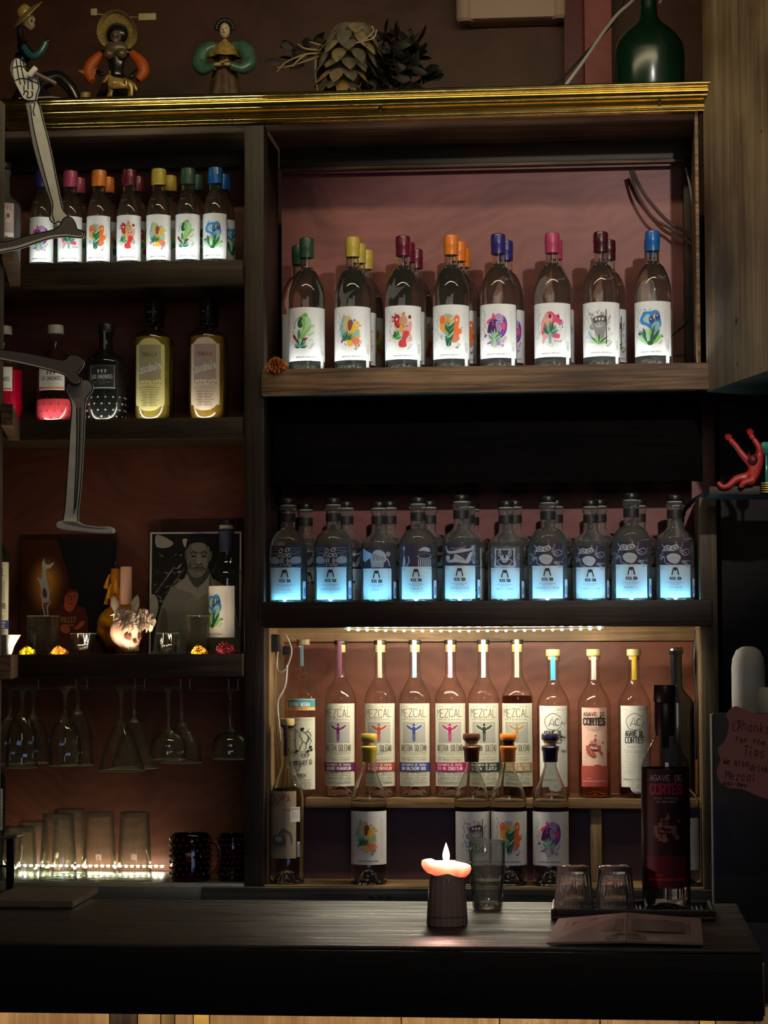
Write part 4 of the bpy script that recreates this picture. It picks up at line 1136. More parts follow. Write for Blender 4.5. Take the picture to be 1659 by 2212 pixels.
def ac_label(full=True):
    a = Art(); W, H = .0345, .088
    WP = mat('cool_white_paper', (.66, .68, .64), .6)
    a.rect(-W, W, -H, H, WP)
    a.ell(.006, -H, .017, .014, WP)
    tiny_row(a, 'ALC. VOL.', -.022, .0785, .0026, .014, GY); tiny_row(a, 'CONT. NET. 750', .020, .0785, .0026, .022, GY)
    pg = [(.000 + .0195 * math.sin(2 * PI * k / 5), .053 + .0185 * math.cos(2 * PI * k / 5)) for k in range(5)]
    pts = crv(pg, 6, True); pts = [(a0 * .6 + b0 * .4, a1 * .6 + b1 * .4) for (a0, a1), (b0, b1) in zip(pts, crv([p for p in pg], 6, True))]
    a.line(pts + [pts[0]], .0011, K)
    a.line([(-.010, .044), (-.002, .063), (.002, .044)], .0014, K); a.line([(-.008, .050), (.003, .047)], .001, K)
    a.line([(.0125, .058), (.008, .0605), (.0035, .054), (.005, .047), (.0095, .045), (.0125, .047)], .0016, K)
    a.text('AGAVE DE', -.001, .0225, .011, K, w=.040, wd=.0018); a.text('CORTÉS', -.001, .0075, .0125, K, w=.041, wd=.0018)
    tiny_row(a, '100% MAGUEY ESPADÍN', 0, -.002, .0024, .034, GY); a.rect(-.029, .029, -.0085, -.008, GY)
    tiny_row(a, 'MEZCAL ARTESANAL', 0, -.0135, .0026, .040, GY)
    for k in range(7): tiny_row(a, 'ELABORADO POR CASA ARMANDO', 0, -.021 - .0062 * k, .0019, (.05, .04, .054, .03, .046, .036, .05)[k], LG)
    tiny_row(a, 'DENOMINACIÓN DE ORIGEN', -.008, -.072, .003, .040, GY)
    a.ell(.006, -.086, .0145, .0125, LG); a.ell(.006, -.086, .0135, .0115, WP)
    a.text('AC', .006, -.091, .008, GY, wd=.0007)
    for k in range(3): a.ell(.024, .062 - .03 * k, .008, .012, ink('faint', (.5, .52, .5))); a.ell(.024, .062 - .03 * k, .0068, .0108, WP)
    return a.mesh('label', R=.0362, clip=(-W, W, -.102, H), step=.005)
def cortes_label(dark=False, R=.0352):
    a = Art(); W, H = .030, .085
    A_, B_, C_ = (ink('sleeve', (.028, .006, .012)), ink('sleeve_red', (.10, .004, .018)), ink('sleeve_ink', (.012, .008, .01))) if dark else (mat('pink_paper', (.72, .47, .38), .6), ink('brick', (.40, .075, .06)), K)
    D_ = ink('sleeve_pink', (.30, .02, .07)) if dark else C_
    F_ = ink('sleeve_fig', (.22, .10, .09)) if dark else ink('brick', (.40, .075, .06))
    a.rect(-W, W, -H, H, A_)
    if not dark:
        for k in range(15): a.ell(-W + .004 * k + .002, H, .0021, .0012, A_)
    a.text('AGAVE DE', 0, .0685, .0075, GY if dark else C_, w=.048, wd=.0012)
    a.text('CORTÉS', 0, .0495, .0135, D_, w=.048, wd=.0032)
    tiny_row(a, 'MEZCAL ARTESANAL', 0, .042, .0025, .036, GY); tiny_row(a, '100% AGAVE ESPADÍN', 0, .037, .0025, .03, GY)
    m = .001
    for x0, x1, y0, y1 in ((-8, 4, 6, 14), (-12, -6, 2, 8), (-10, 10, -6, 4), (-18, -12, -8, 4), (-16, -8, -14, -8), (8, 14, -10, 4), (12, 18, -16, -10), (-6, 0, -20, -8), (-12, 2, -18, -14), (16, 20, 8, 12)):
        a.rect(x0 * m, x1 * m, y0 * m, y1 * m, F_)
    a.poly([(-2 * m, 14 * m), (6 * m, 14 * m), (2 * m, 22 * m)], F_); a.poly([(0, 24 * m), (5 * m, 24 * m), (2.5 * m, 28 * m)], C_)
    for x in (-6, -2, 2): a.rect(x * m, (x + 2) * m, 7 * m, 13 * m, A_)
    a.rect(-4 * m, 6 * m, -4 * m, 0, A_); a.rect(-8 * m, -4 * m, -2 * m, 2 * m, A_)
    a.rect(-W, W, -H, -.040, B_); a.ell(.006, -.040, .008, .003, B_)
    tiny_row(a, 'DENOMINACIÓN DE ORIGEN PROTEGIDA', 0, -.0745, .0028, .052, LP if not dark else RD)
    tiny_row(a, 'JOVEN', -.012, -.068, .0022, .012, LP if not dark else RD)
    return a.mesh('label', R=R, clip=(-W, W, -H, H + .002), step=.005)
def rey_label():
    a = Art(); W, H = .037, .079; m = .001
    a.rect(-W, W, -H, H, CREAM)
    tiny_row(a, 'MAESTRO MEZCALERO', -.012, .0725, .002, .03, GY); tiny_row(a, 'OAXACA MÉXICO', .018, .0725, .002, .02, GY)
    ln = lambda p, w_=.0010: a.line([(x * m, y * m) for x, y in crv(p, 5)], w_, K)
    # two standing farmers drawn in ink
    a.ell(-14 * m, 63 * m, 4 * m, 2 * m, K); a.ell(-14 * m, 61 * m, 7 * m, 1.4 * m, K, .2); a.ell(-14 * m, 57 * m, 2.6 * m, 3.6 * m, K)
    for p in (((-18, 54), (-21, 42), (-18, 30), (-10, 29), (-8, 44), (-10, 54)), ((-18, 30), (-19, 16), (-20, 6)), ((-10, 29), (-9, 16), (-8, 6)), ((-9, 52), (0, 44), (4, 40)), ((-18, 52), (-25, 56))): ln(p, .0014)
    a.ell(6 * m, 53 * m, 4.5 * m, 3.6 * m, K, .4)
    for p in (((4, 50), (14, 44), (20, 34), (16, 24), (8, 26), (4, 36)), ((16, 24), (14, 12), (10, 6)), ((8, 26), (2, 14), (0, 6)), ((14, 46), (22, 54)), ((20, 36), (26, 28), (22, 18)), ((-2, 40), (2, 34)), ((17, 48), (24, 44), (25, 36))): ln(p, .0013)
    for x, y in ((-27, 8), (26, 8), (24, 14), (18, 5), (-6, 5)): a.ell(x * m, y * m, 3.6 * m, 3 * m, K, .3)
    ln(((-28, 4), (-10, 3), (8, 4), (20, 2)), .001)
    for k in range(9): ln(((12 + k, 20 + 2 * k), (22 - k * .3, 26 + 2 * k)), .0006)
    a.text('rey', 14 * m, -8 * m, 11 * m, K, w=17 * m, wd=.0014, ang=.12)
    ln(((-8, 2), (-22, -2), (-27, -14), (-18, -22), (-8, -18)), .0017); ln(((-8, 2), (-2, -3), (4, -5)), .001)
    a.text('ampero', 7 * m, -25 * m, 14 * m, K, w=42 * m, wd=.0014, ang=.10)
    ln(((4, -24), (0, -34), (-8, -40)), .0014)
    a.text('JOVEN', 2 * m, -51 * m, 6 * m, K, w=21 * m, wd=.0012); a.rect(-8 * m, 12 * m, -54 * m, -53.5 * m, K)
    for k, t_ in enumerate(('100% MAGUEY ESPADÍN', 'HECHO EN CANDELARIA', 'PRODUCTO DE MÉXICO', 'CONT. NET. 750 ML')): tiny_row(a, t_, 2 * m, (-60 - 5.6 * k) * m, .0028, .044, DG)
    return a.mesh('label', R=.0352, clip=(-W, W, -H, H), step=.005)
def band_label(txt, c1, c2, W=.037, H=.0125, R=.0352):
    a = Art(); a.rect(-W, W, -H, H, CREAM); a.rect(-W, W, -.0055, H - .0015, c1); a.rect(-W, W, -H + .0015, -.0055, c2)
    a.text(txt, -.002, -.0035, .0075, PAPER, w=.050, wd=.0011); tiny_row(a, 'ESPADÍN', 0, -.0098, .0026, .03, BR)
    return a.mesh('band_label', R=R)
# ================================================================ BOTTLES ON THE SHELVES
def at(px, Y, z):
    """world x under the pixel column at the height of the bottle's middle"""
    d = F_PX
    for _ in range(2): pass
    q = P(px, 1100, Y); q2 = P(px, HORIZON - (z + .12 - CAM_Z) * F_PX / Y, Y)
    return (q2.x, Y, z + .0004)
# ---- upper right shelf
g_ = 'wax-sealed bottles on the upper right shelf'
CN_ = {'green': 'dark green', 'yellow': 'yellow', 'burgundy': 'burgundy', 'orange': 'orange', 'purple': 'navy blue', 'pink': 'pink', 'grey': 'dark oxblood', 'blue': 'bright blue'}
AN_ = {'green': 'a green frog and agave', 'yellow': 'a yellow bird and agave', 'burgundy': 'red and green shapes', 'orange': 'an orange face and agave', 'purple': 'a purple bird and agave', 'pink': 'a pink flower-like figure', 'grey': 'a grey masked figure', 'blue': 'a blue creature on leaves'}
YA = YF + .060
front = [('green', 663, .05, 0), ('yellow', 762, .0, 0), ('burgundy', 871, .03, 0), ('orange', 975, -.05, .0), ('purple', 1077, -.12, 0), ('pink', 1194, -.12, 0), ('grey', 1299, -.08, 0), ('blue', 1411, -.22, 0)]
behind = {'green': [(646, .075)], 'yellow': [(775, .07), (791, .14)], 'burgundy': [(882, .07), (899, .14)], 'orange': [(992, .07), (1001, .14)], 'purple': [(1094, .07)], 'pink': [(1201, .07)], 'grey': [(1316, .085)], 'blue': [(1409, .075)]}
for c, px, rz, _ in front:
    jol(c, at(px, YA, SH_A), 'bottle, %s wax cap and %s, front of upper right shelf' % (CN_[c], AN_[c]), g_, rz)
    for k, (p2, dy) in enumerate(behind[c]):
        jol(c, at(p2, YA + dy * 1.19, SH_A), 'clear %s-capped bottle %s its twin on the upper right shelf' % (CN_[c], ('standing directly behind', 'standing two places behind')[k]), g_, .35 + .4 * k)

# ---- top left shelf, small bottles
g_ = 'small wax-sealed bottles on the top left shelf'
YS = YF + .062
for c, px, rz in (('purple', 91, 0), ('pink', 152, .1), ('orange', 214, -.05), ('burgundy', 279, .05), ('yellow', 343, .1), ('green', 406, .1), ('blue', 465, -.1)):
    jsm(c, at(px, YS, SL[0]), 'small bottle, %s wax cap and %s, top left shelf' % (CN_[c], AN_[c]), g_, rz)
for c, px in (('purple', 103), ('pink', 168), ('orange', 231), ('burgundy', 296), ('yellow', 366), ('green', 424), ('blue', 482)):
    jsm(c, at(px, YS + .075, SL[0]), 'small %s-capped bottle half hidden behind its twin on the top left shelf' % CN_[c], g_, .9)
# skull-label bottle in the corner
def skull_lab():
    a = Art(); m = .001
    a.rect(-.038, .038, -.066, .066, PAPER); a.rect(-.038, .038, .0, .066, ink('skull_pink', (.5, .38, .36)))
    a.ell(18 * m, 36 * m, 15 * m, 18 * m, ink('bone_ink', (.62, .5, .46))); a.ell(12 * m, 38 * m, 4.6 * m, 5.6 * m, BR); a.ell(24 * m, 38 * m, 4.6 * m, 5.6 * m, BR)
    a.poly([(16 * m, 30 * m), (20 * m, 30 * m), (18 * m, 35 * m)], BR); a.rect(9 * m, 27 * m, 12 * m, 22 * m, ink('bone_ink', (.62, .5, .46)))
    for k in range(6): a.rect((10 + 3 * k) * m, (10.7 + 3 * k) * m, 13 * m, 22 * m, BR)
    for k in range(10): a.line([(x * m, y * m) for x, y in crv([(-36 + 7 * k, 62), (-33 + 7 * k, 56), (-36 + 7 * k, 50)], 4)], .0012, BR)
    for s in (-1, 1): a.line([((20 + s * 1.5) * m, -8 * m), ((20 + s * 4.5) * m, -20 * m)], .0016, K)
    tiny_row(a, 'MEZCAL', 20 * m, -28 * m, .004, .018, DG)
    return a.mesh('label', R=.0421)
t = thing('mezcal_bottle', at(5, YF + .03, SL[0]), 'bottle with a pink skull label, cut by the left edge on the top left shelf', 'bottle')
link('glass_body', ME['oflat'], t); link('stopper_top', ME['otop'], t); link('label', skull_lab(), t, loc=(0, 0, .075))

# ---- second left shelf
def studs(R, zs, n, r=.0022, stretch=0.0):
    t = bmesh.new()
    for j, z in enumerate(zs):
        for k in range(n):
            a = 2 * PI * (k + .5 * (j % 2)) / n
            ball(t, (R * math.cos(a), R * math.sin(a), z), r, 1)
    return t
DP = [(0, .006), (.03, .003), (.040, 0), (.0425, .004), (.0425, .13), (.041, .137), (.033, .146), (.022, .153), (.0155, .16), (.0145, .172), (.0145, .192), (.0165, .196), (.0165, .203), (.0145, .205)]
GRAPH = mat('black_glass', (.010, .011, .012), .12, coat=.5)
def dz_label(bg, fg, bar=None):
    a = Art(); a.rect(-.030, .030, -.026, .026, bg)
    if bg is not PAPER:
        for s in (0, 1): a.line([(-.028 + s * .001, -.022), (-.028 + s * .001, .023), (.028 - s * .001, .023), (.028 - s * .001, -.022)], .0005, LG, up=0)
        a.rect(-.03, .03, -.026, -.0235, LG)
    for k, x in enumerate((-.0075, 0, .0075)):
        a.blob([(x - .0022, .0145), (x + .0022, .0145), (x + .0016, .0095), (x, .0065), (x - .0014, .009)], fg if k != 2 or bar is None else RD)
    a.text('LOS DANZANTES', 0, -.0045, .0080, fg, w=.045, wd=.0011)
    tiny_row(a, 'DESTILERÍA', 0, -.009, .0018, .02, GY); tiny_row(a, 'MEZCAL ARTESANAL JOVEN', 0, -.0135, .0018, .036, GY); tiny_row(a, 'OAXACA', 0, -.017, .0016, .012, GY)
    if bar: a.rect(-.028, .028, -.0235, -.0195, bar)
    return a.mesh('label', R=.0427)
def danz(px, col, label, full, cap, dark=False, level=.13):
    t = thing('spirits_bottle', at(px, YF + .07, SL[1]), label, 'bottle', 'stout studded bottles on the second left shelf'); t.scale = (1.03,) * 3
    if dark:
        obj('glass_body', lathe(DP + [(0, .205)], 48), GRAPH, t)
        obj('studs', studs(.0425, [.012, .026, .040, .054], 16, .0026), mat('dark_studs', (.35, .37, .33), .25), t)
        link('label', dz_label(ink('label_black', (.02, .021, .024)), LG), t, loc=(0, 0, .098))
        obj('paper_seal', neck_strip(None, .158, .203, .0022, .0147), mat('grey_strip', (.2, .2, .2), .5), t)
    else:
        obj('glass_body', lathe(DP, 48), T_CLEAR, t)
        obj('liquid', liquid(DP, level), col, t)
        obj('studs', studs(.0424, [.010, .025, .040, .054], 16, .0020), glass('stud_glass', (.9, .8, .8), 1.4), t)
        link('label', dz_label(PAPER, ink('label_text', (.16, .16, .17)), CO), t, loc=(0, 0, .096))
    obj('stopper', lathe([(.0145, .196), (.0175, .197), (.0175, .213), (.0165, .2155), (0, .216)], 28), cap, t)
    return t
PINKLIQ = mat('rose_liquid', (.75, .07, .11), .25, coat=.3)
MAGLIQ = mat('crimson_liquid', (.55, .0, .035), .2, coat=.5)
WSEAL = mat('clear_stopper', (.5, .47, .43), .3)
danz(8, MAGLIQ, 'studded bottle of crimson liquid cut by the left edge of the second shelf', True, WSEAL, level=.118)
danz(120, PINKLIQ, 'studded bottle of rose liquid with a pale label behind the bone cutout', True, WSEAL, level=.052)
t_ = danz(229, None, 'black studded bottle with black label, left of the tall yellow bottles', True, BLKP, True)
# tequila bottles: tall, square-shouldered
CPF = [(0, .005), (.03, .003), (.037, 0), (.0395, .004), (.0395, .178), (.0385, .188), (.034, .195), (.024, .199), (.0175, .204), (.0155, .215), (.015, .236), (.0165, .24)]
def cas_label(paper, txt, dark):
    a = Art(); W, H = .035, .074
    a.blob([(-W, H * .82), (-W * .8, H * .9), (-.012, H + .004), (.012, H + .004), (W * .8, H * .9), (W, H * .82), (W, 0), (W, -H * .82), (W * .8, -H * .9), (.012, -H - .004), (-.012, -H - .004), (-W * .8, -H * .9), (-W, -H * .82), (-W, 0)], paper)
    a.rect(-W * .72, W * .74, -H * .85, H * .88, txt)
    a.rect(-W * .715, W * .735, -H * .85, -H * .25, paper)
    a.text('TEQUILA', 0, .040, .0075, dark, w=.032, wd=.0012)
    a.text('Cascahuín', .001, .006, .017, ink('sil', (.30, .29, .26)), w=.052, wd=.0030, ang=.22); a.text('Cascahuín', .001, .007, .017, PAPER, w=.052, wd=.0014, ang=.22)
    a.blob([(-.024, -.014), (-.008, -.012), (.01, -.013), (.024, -.011), (.024, -.022), (.008, -.023), (-.008, -.021), (-.024, -.023)], paper)
    for k in range(8): a.ell(-.022 + .0062 * k + (.004 if k > 3 else 0), -.018 - .002 * (k % 2), .0014, .0014, dark)
    a.rect(-.023, .023, -.033, -.0285, dark); a.rect(-.0225, .0225, -.0325, -.029, paper)
    for k in range(6): tiny_row(a, 'ELABORADO Y EMBOTELLADO', 0, -.0395 - .0058 * k, .0022, (.04, .036, .03, .04, .028, .034)[k], dark)
    return a.mesh('label', R=.0397, step=.005)
CL1 = cas_label(ink('yellow_paper', (.66, .60, .28)), ink('khaki_paper', (.36, .32, .2)), ink('olive_ink', (.16, .12, .06)))
CL2 = cas_label(ink('cream_pink', (.66, .55, .45)), ink('mauve_paper', (.40, .28, .29)), ink('plum_ink', (.2, .07, .08)))
keep('cbody', lathe(CPF, 48), T_CLEAR); 
keep('ccap', lathe([(.0165, .222), (.0172, .223), (.0172, .240), (.019, .242), (.019, .270), (.0178, .272), (0, .272)], 28), BLKP)
for px, me_, liq, lab_, dy in ((330, CL1, LIQ_LAMB, 'tall bottle of golden tequila with a yellow label, left one at the front', 0), (338, CL1, LIQ_LAMB, 'tall yellow-labelled tequila bottle standing behind the left one', .09),
                               (448, CL2, LIQ_AMBER, 'tall bottle of amber tequila with a mauve label, right one at the front', 0), (455, CL2, LIQ_AMBER, 'tall mauve-labelled tequila bottle standing behind the right one', .09)):
    t = thing('tequila_bottle', at(px, YF + .068 + dy, SL[1]), lab_, 'bottle', 'tall tequila bottles on the second left shelf', .12 if dy else 0); t.scale = (1.02,) * 3
    link('glass_body', ME['cbody'], t); link('cap', ME['ccap'], t); link('label', me_, t, loc=(0, 0, .1015))
    obj('liquid', liquid(CPF, .186), glass('golden_tequila', (.85, .62, .10), 1.36, tr=.72) if me_ is CL1 else glass('amber_tequila', (.85, .48, .08), 1.36, tr=.72), t)

# ---- blue shelf
g_ = 'engraved-label bottles on the glowing blue shelf'
YU = YF + .055
oaxs = [('odfull', 'rider', 'CIRIAL', 622, 0, 'leftmost on the blue shelf, domed, dim engraved rider'), ('odome', 'rider', 'ARROQUEÑO', 720, 0, 'domed, engraved rider, second from the left on the blue shelf'),
        ('oflat', 'jaguar', 'JABALÍ', 818, 0, 'shorter one with a pale triangular beam in its engraving'), ('odfull', 'pot', 'TOBALÁ', 903, 0, 'domed, its engraving showing a fluted tub'),
        ('oflat', 'woman', 'TEPEZTATE', 996, 0, 'square shouldered, its engraving showing reclining women'), ('oflat', 'bull', 'MEXICANO', 1093, 0, 'its engraving framing a horned bull'),
        ('odome', 'cloud', 'MADRECUISHE', 1184, 0, 'domed, cloudy face engraving, first of four alike from the left'), ('oflat', 'cloud', 'TOBASICHE', 1276, 0, 'square shouldered, cloudy face engraving, between two domed ones'),
        ('odfull', 'cloud', 'BARRIL', 1364, 0, 'domed, cloudy face engraving, second from the right'), ('oflat', 'cloud', 'CUISHE', 1458, 0, 'rightmost on the blue shelf, bright liquid line across its shoulder')]
for i, (sh, sty, nm, px, rz, lb) in enumerate(oaxs):
    dz = {2: -.006, 5: -.008, 7: -.008, 0: 0, 4: .004}.get(i, 0)
    o = oax(sh, sty, nm, at(px, YU - (.0 if i in (8,) else 0) + (.012 if i in (2, 5, 7) else 0), SH_B), 'bottle with black stopper, ' + lb, g_, -.03)
    s_ = .965 * {2: .965, 5: .96, 7: .96, 4: 1.02, 8: 1.02}.get(i, 1.0)
    o.scale = (s_, s_, s_)
for k, (px, dy, nb) in enumerate(((660, .13, 'first'), (748, .086, 'second'), (841, .090, 'third'), (927, .086, 'fourth'), (1010, .086, 'fifth'), (1020, .170, 'fifth'), (1112, .10, 'sixth'), (1201, .10, 'seventh'), (1295, .10, 'eighth'), (1380, .10, 'ninth'), (1463, .095, 'tenth'))):
    o = oax('oflat', 'woman' if k % 2 else 'bull', 'MEXICANO' if not k % 2 else 'TEPEZTATE', at(px, YU + dy, SH_B), 'black-stoppered bottle %s the %s front bottle of the blue shelf' % ('farthest behind' if dy > .15 else 'behind and to the right of', nb), g_, .3); o.scale = (.955,) * 3

# ---- lower bay, back row on the step shelf
g_ = 'tall bottles in the back row of the lower bay'
YN = YF + .135
def atn(px): return at(px, YN, SH_C)
C_PU, C_RD, C_BL, C_MG, C_GN, C_OL = ink('band_purple', (.12, .01, .09)), ink('band_red', (.38, .05, .04)), ink('band_blue', (.03, .05, .24)), ink('band_magenta', (.38, .01, .12)), ink('band_green', (.02, .04, .025)), ink('band_olive', (.36, .24, .09))
nss = [(736, C_PU, 'LACHIGUÍ MIAHUATLÁN', mat('seal_plum', (.16, .05, .10), .5), 'with a purple winged figure and purple band', -.05, None), (822, C_RD, 'SANTIAGO MATATLÁN', mat('seal_tan', (.5, .33, .25), .5), 'with a red winged figure, behind the yellow wax stopper', 0, None),
       (897, C_BL, 'SAN BALTAZAR GUEL', mat('seal_blue', (.25, .42, .52), .5), 'with a blue winged figure and navy band', 0, None), (974, C_MG, 'STA MA ZOQUITLÁN', mat('seal_pink', (.75, .25, .35), .5), 'with a pink winged figure and magenta band', 0, None),
       (1045, C_GN, 'LA CÍA, EJUTLA', mat('seal_mint', (.35, .47, .42), .5), 'with a grey winged figure and dark green band', .08, None), (1118, C_OL, 'SAN LUIS DEL RÍO', mat('seal_olive', (.55, .52, .25), .5), 'with a tan winged figure and dark liquid at its shoulder', 0, 'dark')]
for px, c, pl, seal, lb, rz, dk in nss:
    tall(atn(px), 'tall clear mezcal bottle ' + lb, g_, ns_label(c, pl), seal, LIQ_CLEAR if not dk else LIQ_DARK, .03 if not dk else .222, rz)
# rey campero style bottle
t = thing('mezcal_bottle', at(655, YN - .005, SH_C), 'tall bottle with a turquoise band and an ink drawing of two farmers', 'bottle', g_, -.1)
link('glass_body', ME['nbody'], t); link('label', rey_label(), t, loc=(0, 0, .0965)); link('band_label', band_label('SIERRA NEGRA', ink('turquoise', (.05, .28, .32)), LO), t, loc=(0, 0, .2035))
obj('stopper', lathe([(.011, .334), (.0145, .335), (.0145, .347), (0, .348)], 24), mat('dull_wood', (.3, .22, .1), .6), t)
obj('paper_seal', neck_strip(None, .288, .333, .004, .0120), mat('seal_slate', (.15, .24, .3), .5), t)
# agave bottles with wooden stoppers
AP = bottle_profile(.308, .0360, .0122, .200, .262, .012, 1.0)
keep('abody', lathe(AP, 48), T_WARM)
ACL = ac_label()
def agv(px, lab, seal, liq, level, label, lz, wood=True, pos=None, rz=0.0):
    t = thing('mezcal_bottle', pos or at(px, YN - .004, SH_C), label, 'bottle', g_, rz)
    link('glass_body', ME['abody'], t)
    link('label', lab, t, loc=(0, 0, lz))
    obj('stopper', lathe([(.0105, .300), (.0115, .306), (.0125, .3075), (.0150, .309), (.0155, .311), (.0155, .3215), (.0148, .323), (0, .3235)], 28), WOODTOP, t)
    if seal: obj('paper_seal', neck_strip(None, .256, .307, .0052, .0124), seal, t)
    if liq: obj('liquid', liquid(AP, level), liq, t)
    return t
agv(1196, ACL, mat('seal_sky', (.05, .35, .65), .45), LIQ_CLEAR, .028, 'clear bottle with a pentagon crest label and sky blue neck seal', .112)
agv(1284, cortes_label(R=.0362), mat('seal_striped', (.6, .42, .38), .5), LIQ_AMBER, .10, 'amber bottle with pink and brick red label', .110)
agv(1371, ACL, mat('seal_mustard', (.55, .37, .02), .5), LIQ_DARK, .03, 'clear bottle with a pentagon crest label and mustard neck seal', .112)
# dark bottle at the right end
t = thing('mezcal_bottle', at(1462, YN + .005, SH_C), 'tall black glass bottle with a pale crest label, far right of the back row', 'bottle', g_)
DPF = bottle_profile(.322, .0385, .0135, .205, .245, .01, .85)
obj('glass_body', lathe(DPF + [(0, .322)], 48), GRAPH, t); link('label', ac_label(), t, loc=(0, 0, .112))
obj('screw_cap', lathe([(.0155, .318), (.0165, .319), (.0165, .3255), (.0155, .327), (0, .327)], 28), mat('dark_metal_cap', (.12, .11, .09), .3, .8), t)

# ---- lower bay, front row on the bottom board
g_ = 'corked bottles in the front row of the lower bay'
YO = YF + .035
keep('jlow', solid_bottle(bottle_profile(.2975, .0385, .0136, .178, .252, .034, .92, lip=False, rnd=.25), .178), glass('clear_glass_low', (.96, .985, .97), 1.38))
for c, w_, px, rz, lb in (('yellow', 'yellow', 797, 0, 'yellow wax and a yellow bird label, alone at left'), ('grey', 'brown', 1020, .3, 'brown wax and a grey masked figure'), ('orange', 'orange', 1099, .1, 'orange wax and an orange face, behind the water glass'), ('purple', 'navy', 1190, -.05, 'navy wax and a purple bird, right of the orange one')):
    t = thing('mezcal_bottle', at(px, YO, SH_D), 'opened bottle with ' + lb, 'bottle', g_, rz)
    link('glass_body', ME['jlow'], t); link('label', JMESH[c], t, loc=(0, 0, .1005))
    dr = lambda a_, z, s_=px: 1 + .035 * math.sin(2 * a_ + s_) + .02 * math.sin(5 * a_)
    obj('wax_collar', lathe([(.0142, .262 + 0), (.0150, .263), (.0165, .285), (.0185, .288), (.0188, .294), (.0165, .2965), (.0142, .297)], 32, mod=dr), WAX[w_], t)
    obj('cork', lathe([(.0125, .296), (.0125, .3045), (.0150, .306), (.0150, .311), (0, .3115)], 24), CORK if w_ != 'orange' else BLKP, t)
    obj('wax_top', lathe([(.0150, .3085), (.0172, .309), (.0186, .3125), (.0186, .319), (.017, .3225), (0, .323)], 32, mod=dr), WAX[w_], t)
# fix the neck: the collar sits on a neck that reaches it
# tall bottle at the far left with brown label
BP = bottle_profile(.342, .0360, .0125, .185, .262, .03, 1.0)
t = thing('mezcal_bottle', at(621, YO, SH_D), 'bottle with a tan paper label and dark neck seal, far left of the front row', 'bottle', g_, -.15)
obj('glass_body', solid_bottle(BP, .205), glass('clear_glass_low2', (.9, .93, .86), 1.38), t)
a = Art(); m = .001; TP = ink('kraft_paper', (.36, .28, .2))
a.rect(-.050, .030, -.072, .072, TP)
for k in range(60):
    x, y = random.uniform(-38, 14), random.uniform(40, 66); a.ell(x * m, y * m, random.uniform(1, 4) * m, random.uniform(.6, 2) * m, BR, random.uniform(0, 3)) if y > 46 + .3 * x else None
tiny_row(a, 'VAGO', .012, .030, .005, .016, DG)
for k in range(9): tiny_row(a, 'ELABORADO CON AGAVE ESPADIN', -.010, .020 - .005 * k, .0018, .05, GY)
a.blob([(x * m, y * m) for x, y in ((-22, -40), (-20, -26), (-8, -20), (4, -24), (8, -34), (4, -42), (-14, -43))], DG); a.ell(-8 * m, -30 * m, 8 * m, 6 * m, GY)
a.blob([(x * m, y * m) for x, y in ((-8, -22), (-4, -12), (2, -8), (18, -18), (20, -40), (17, -40), (14, -22), (2, -16))], DG)
for k in range(4): tiny_row(a, 'OAXACA MEXICO', -.010, -.052 - .005 * k, .0018, .04, GY)
link('label', a.mesh('label', R=.0362), t, loc=(0, 0, .128))
a = Art(); a.rect(-.012, .012, -.016, .016, STK); a.rect(-.008, .008, -.009, .006, LG); a.rect(-.009, .009, .010, .013, GY)
link('side_seal', a.mesh('side_seal', R=.0364), t, loc=(0, 0, .15), rot=(0, 0, .78))
a = Art(); a.rect(-.004, .004, -.016, .016, STK)
for k in range(12): a.rect(-.003, .003, -.014 + .0023 * k, -.0130 + .0023 * k, K)
link('barcode', a.mesh('barcode', R=.0364), t, loc=(0, 0, .075), rot=(0, 0, 1.0))
obj('stopper', lathe([(.011, .335), (.0155, .3425), (.0155, .355), (0, .356)], 24), WOODTOP, t)
obj('paper_seal', neck_strip(None, .275, .341, .005, .0127), mat('seal_black', (.05, .03, .05), .5), t)
# narrow clear bottle hidden behind the big one at right
t = thing('mezcal_bottle', at(1475, YO + .005, SH_D), 'clear bottle with a white label and dark tree drawing, half hidden by the right post', 'bottle', g_)
obj('glass_body', solid_bottle(bottle_profile(.25, .036, .0136, .175, .215, .02), .17), ME['jlow'].materials[0], t)
a = Art(); a.rect(-.04, .04, -.055, .055, PAPER)
for k in range(14): a.line([(x * m, y * m) for x, y in crv([(0 + random.uniform(-3, 3), 20), (random.uniform(-12, 12), 34), (random.uniform(-16, 16), 46), (random.uniform(-18, 18), 52)], 4)], .0012, K)
tiny_row(a, 'OAXACA MEZCAL', 0, -.045, .003, .04, DG)
link('label', a.mesh('label', R=.0362), t, loc=(0, 0, .09))
# ================================================================ ALTAR SHELF
ZA = SL[2] + .0004
def tumbler(rt, rb, h, flute=0.0, n=16, base=.008, wall=.0018, inverted=False):
    fm = (lambda a, z: 1 + flute * abs(math.cos(a * n / 2))) if flute else None
    o = [(0, .0006), (rb * .8, 0), (rb, .002), (rb + (rt - rb) * .5, h * .5), (rt, h - .001), (rt - wall * .5, h)]
    i = [(rt - wall, h - .001), (rb + (rt - rb) * .5 - wall, h * .5), (rb - wall, base + .002), (rb - wall * 2, base), (0, base)]
    if inverted: o = [(r, h - z) for r, z in o]; i = [(r, h - z) for r, z in i]
    bm = lathe(o + i, 64 if flute else 40, mod=fm, flip=inverted)
    return bm
def rim_ring(t, r, z, w_=.0011, m=None):
    b_ = bmesh.new(); tube(b_, [(r * math.cos(2 * PI * k / 40), r * math.sin(2 * PI * k / 40), z) for k in range(41)], w_, 6, caps=False)
    return obj('rim', b_, m or T_RIM, t)
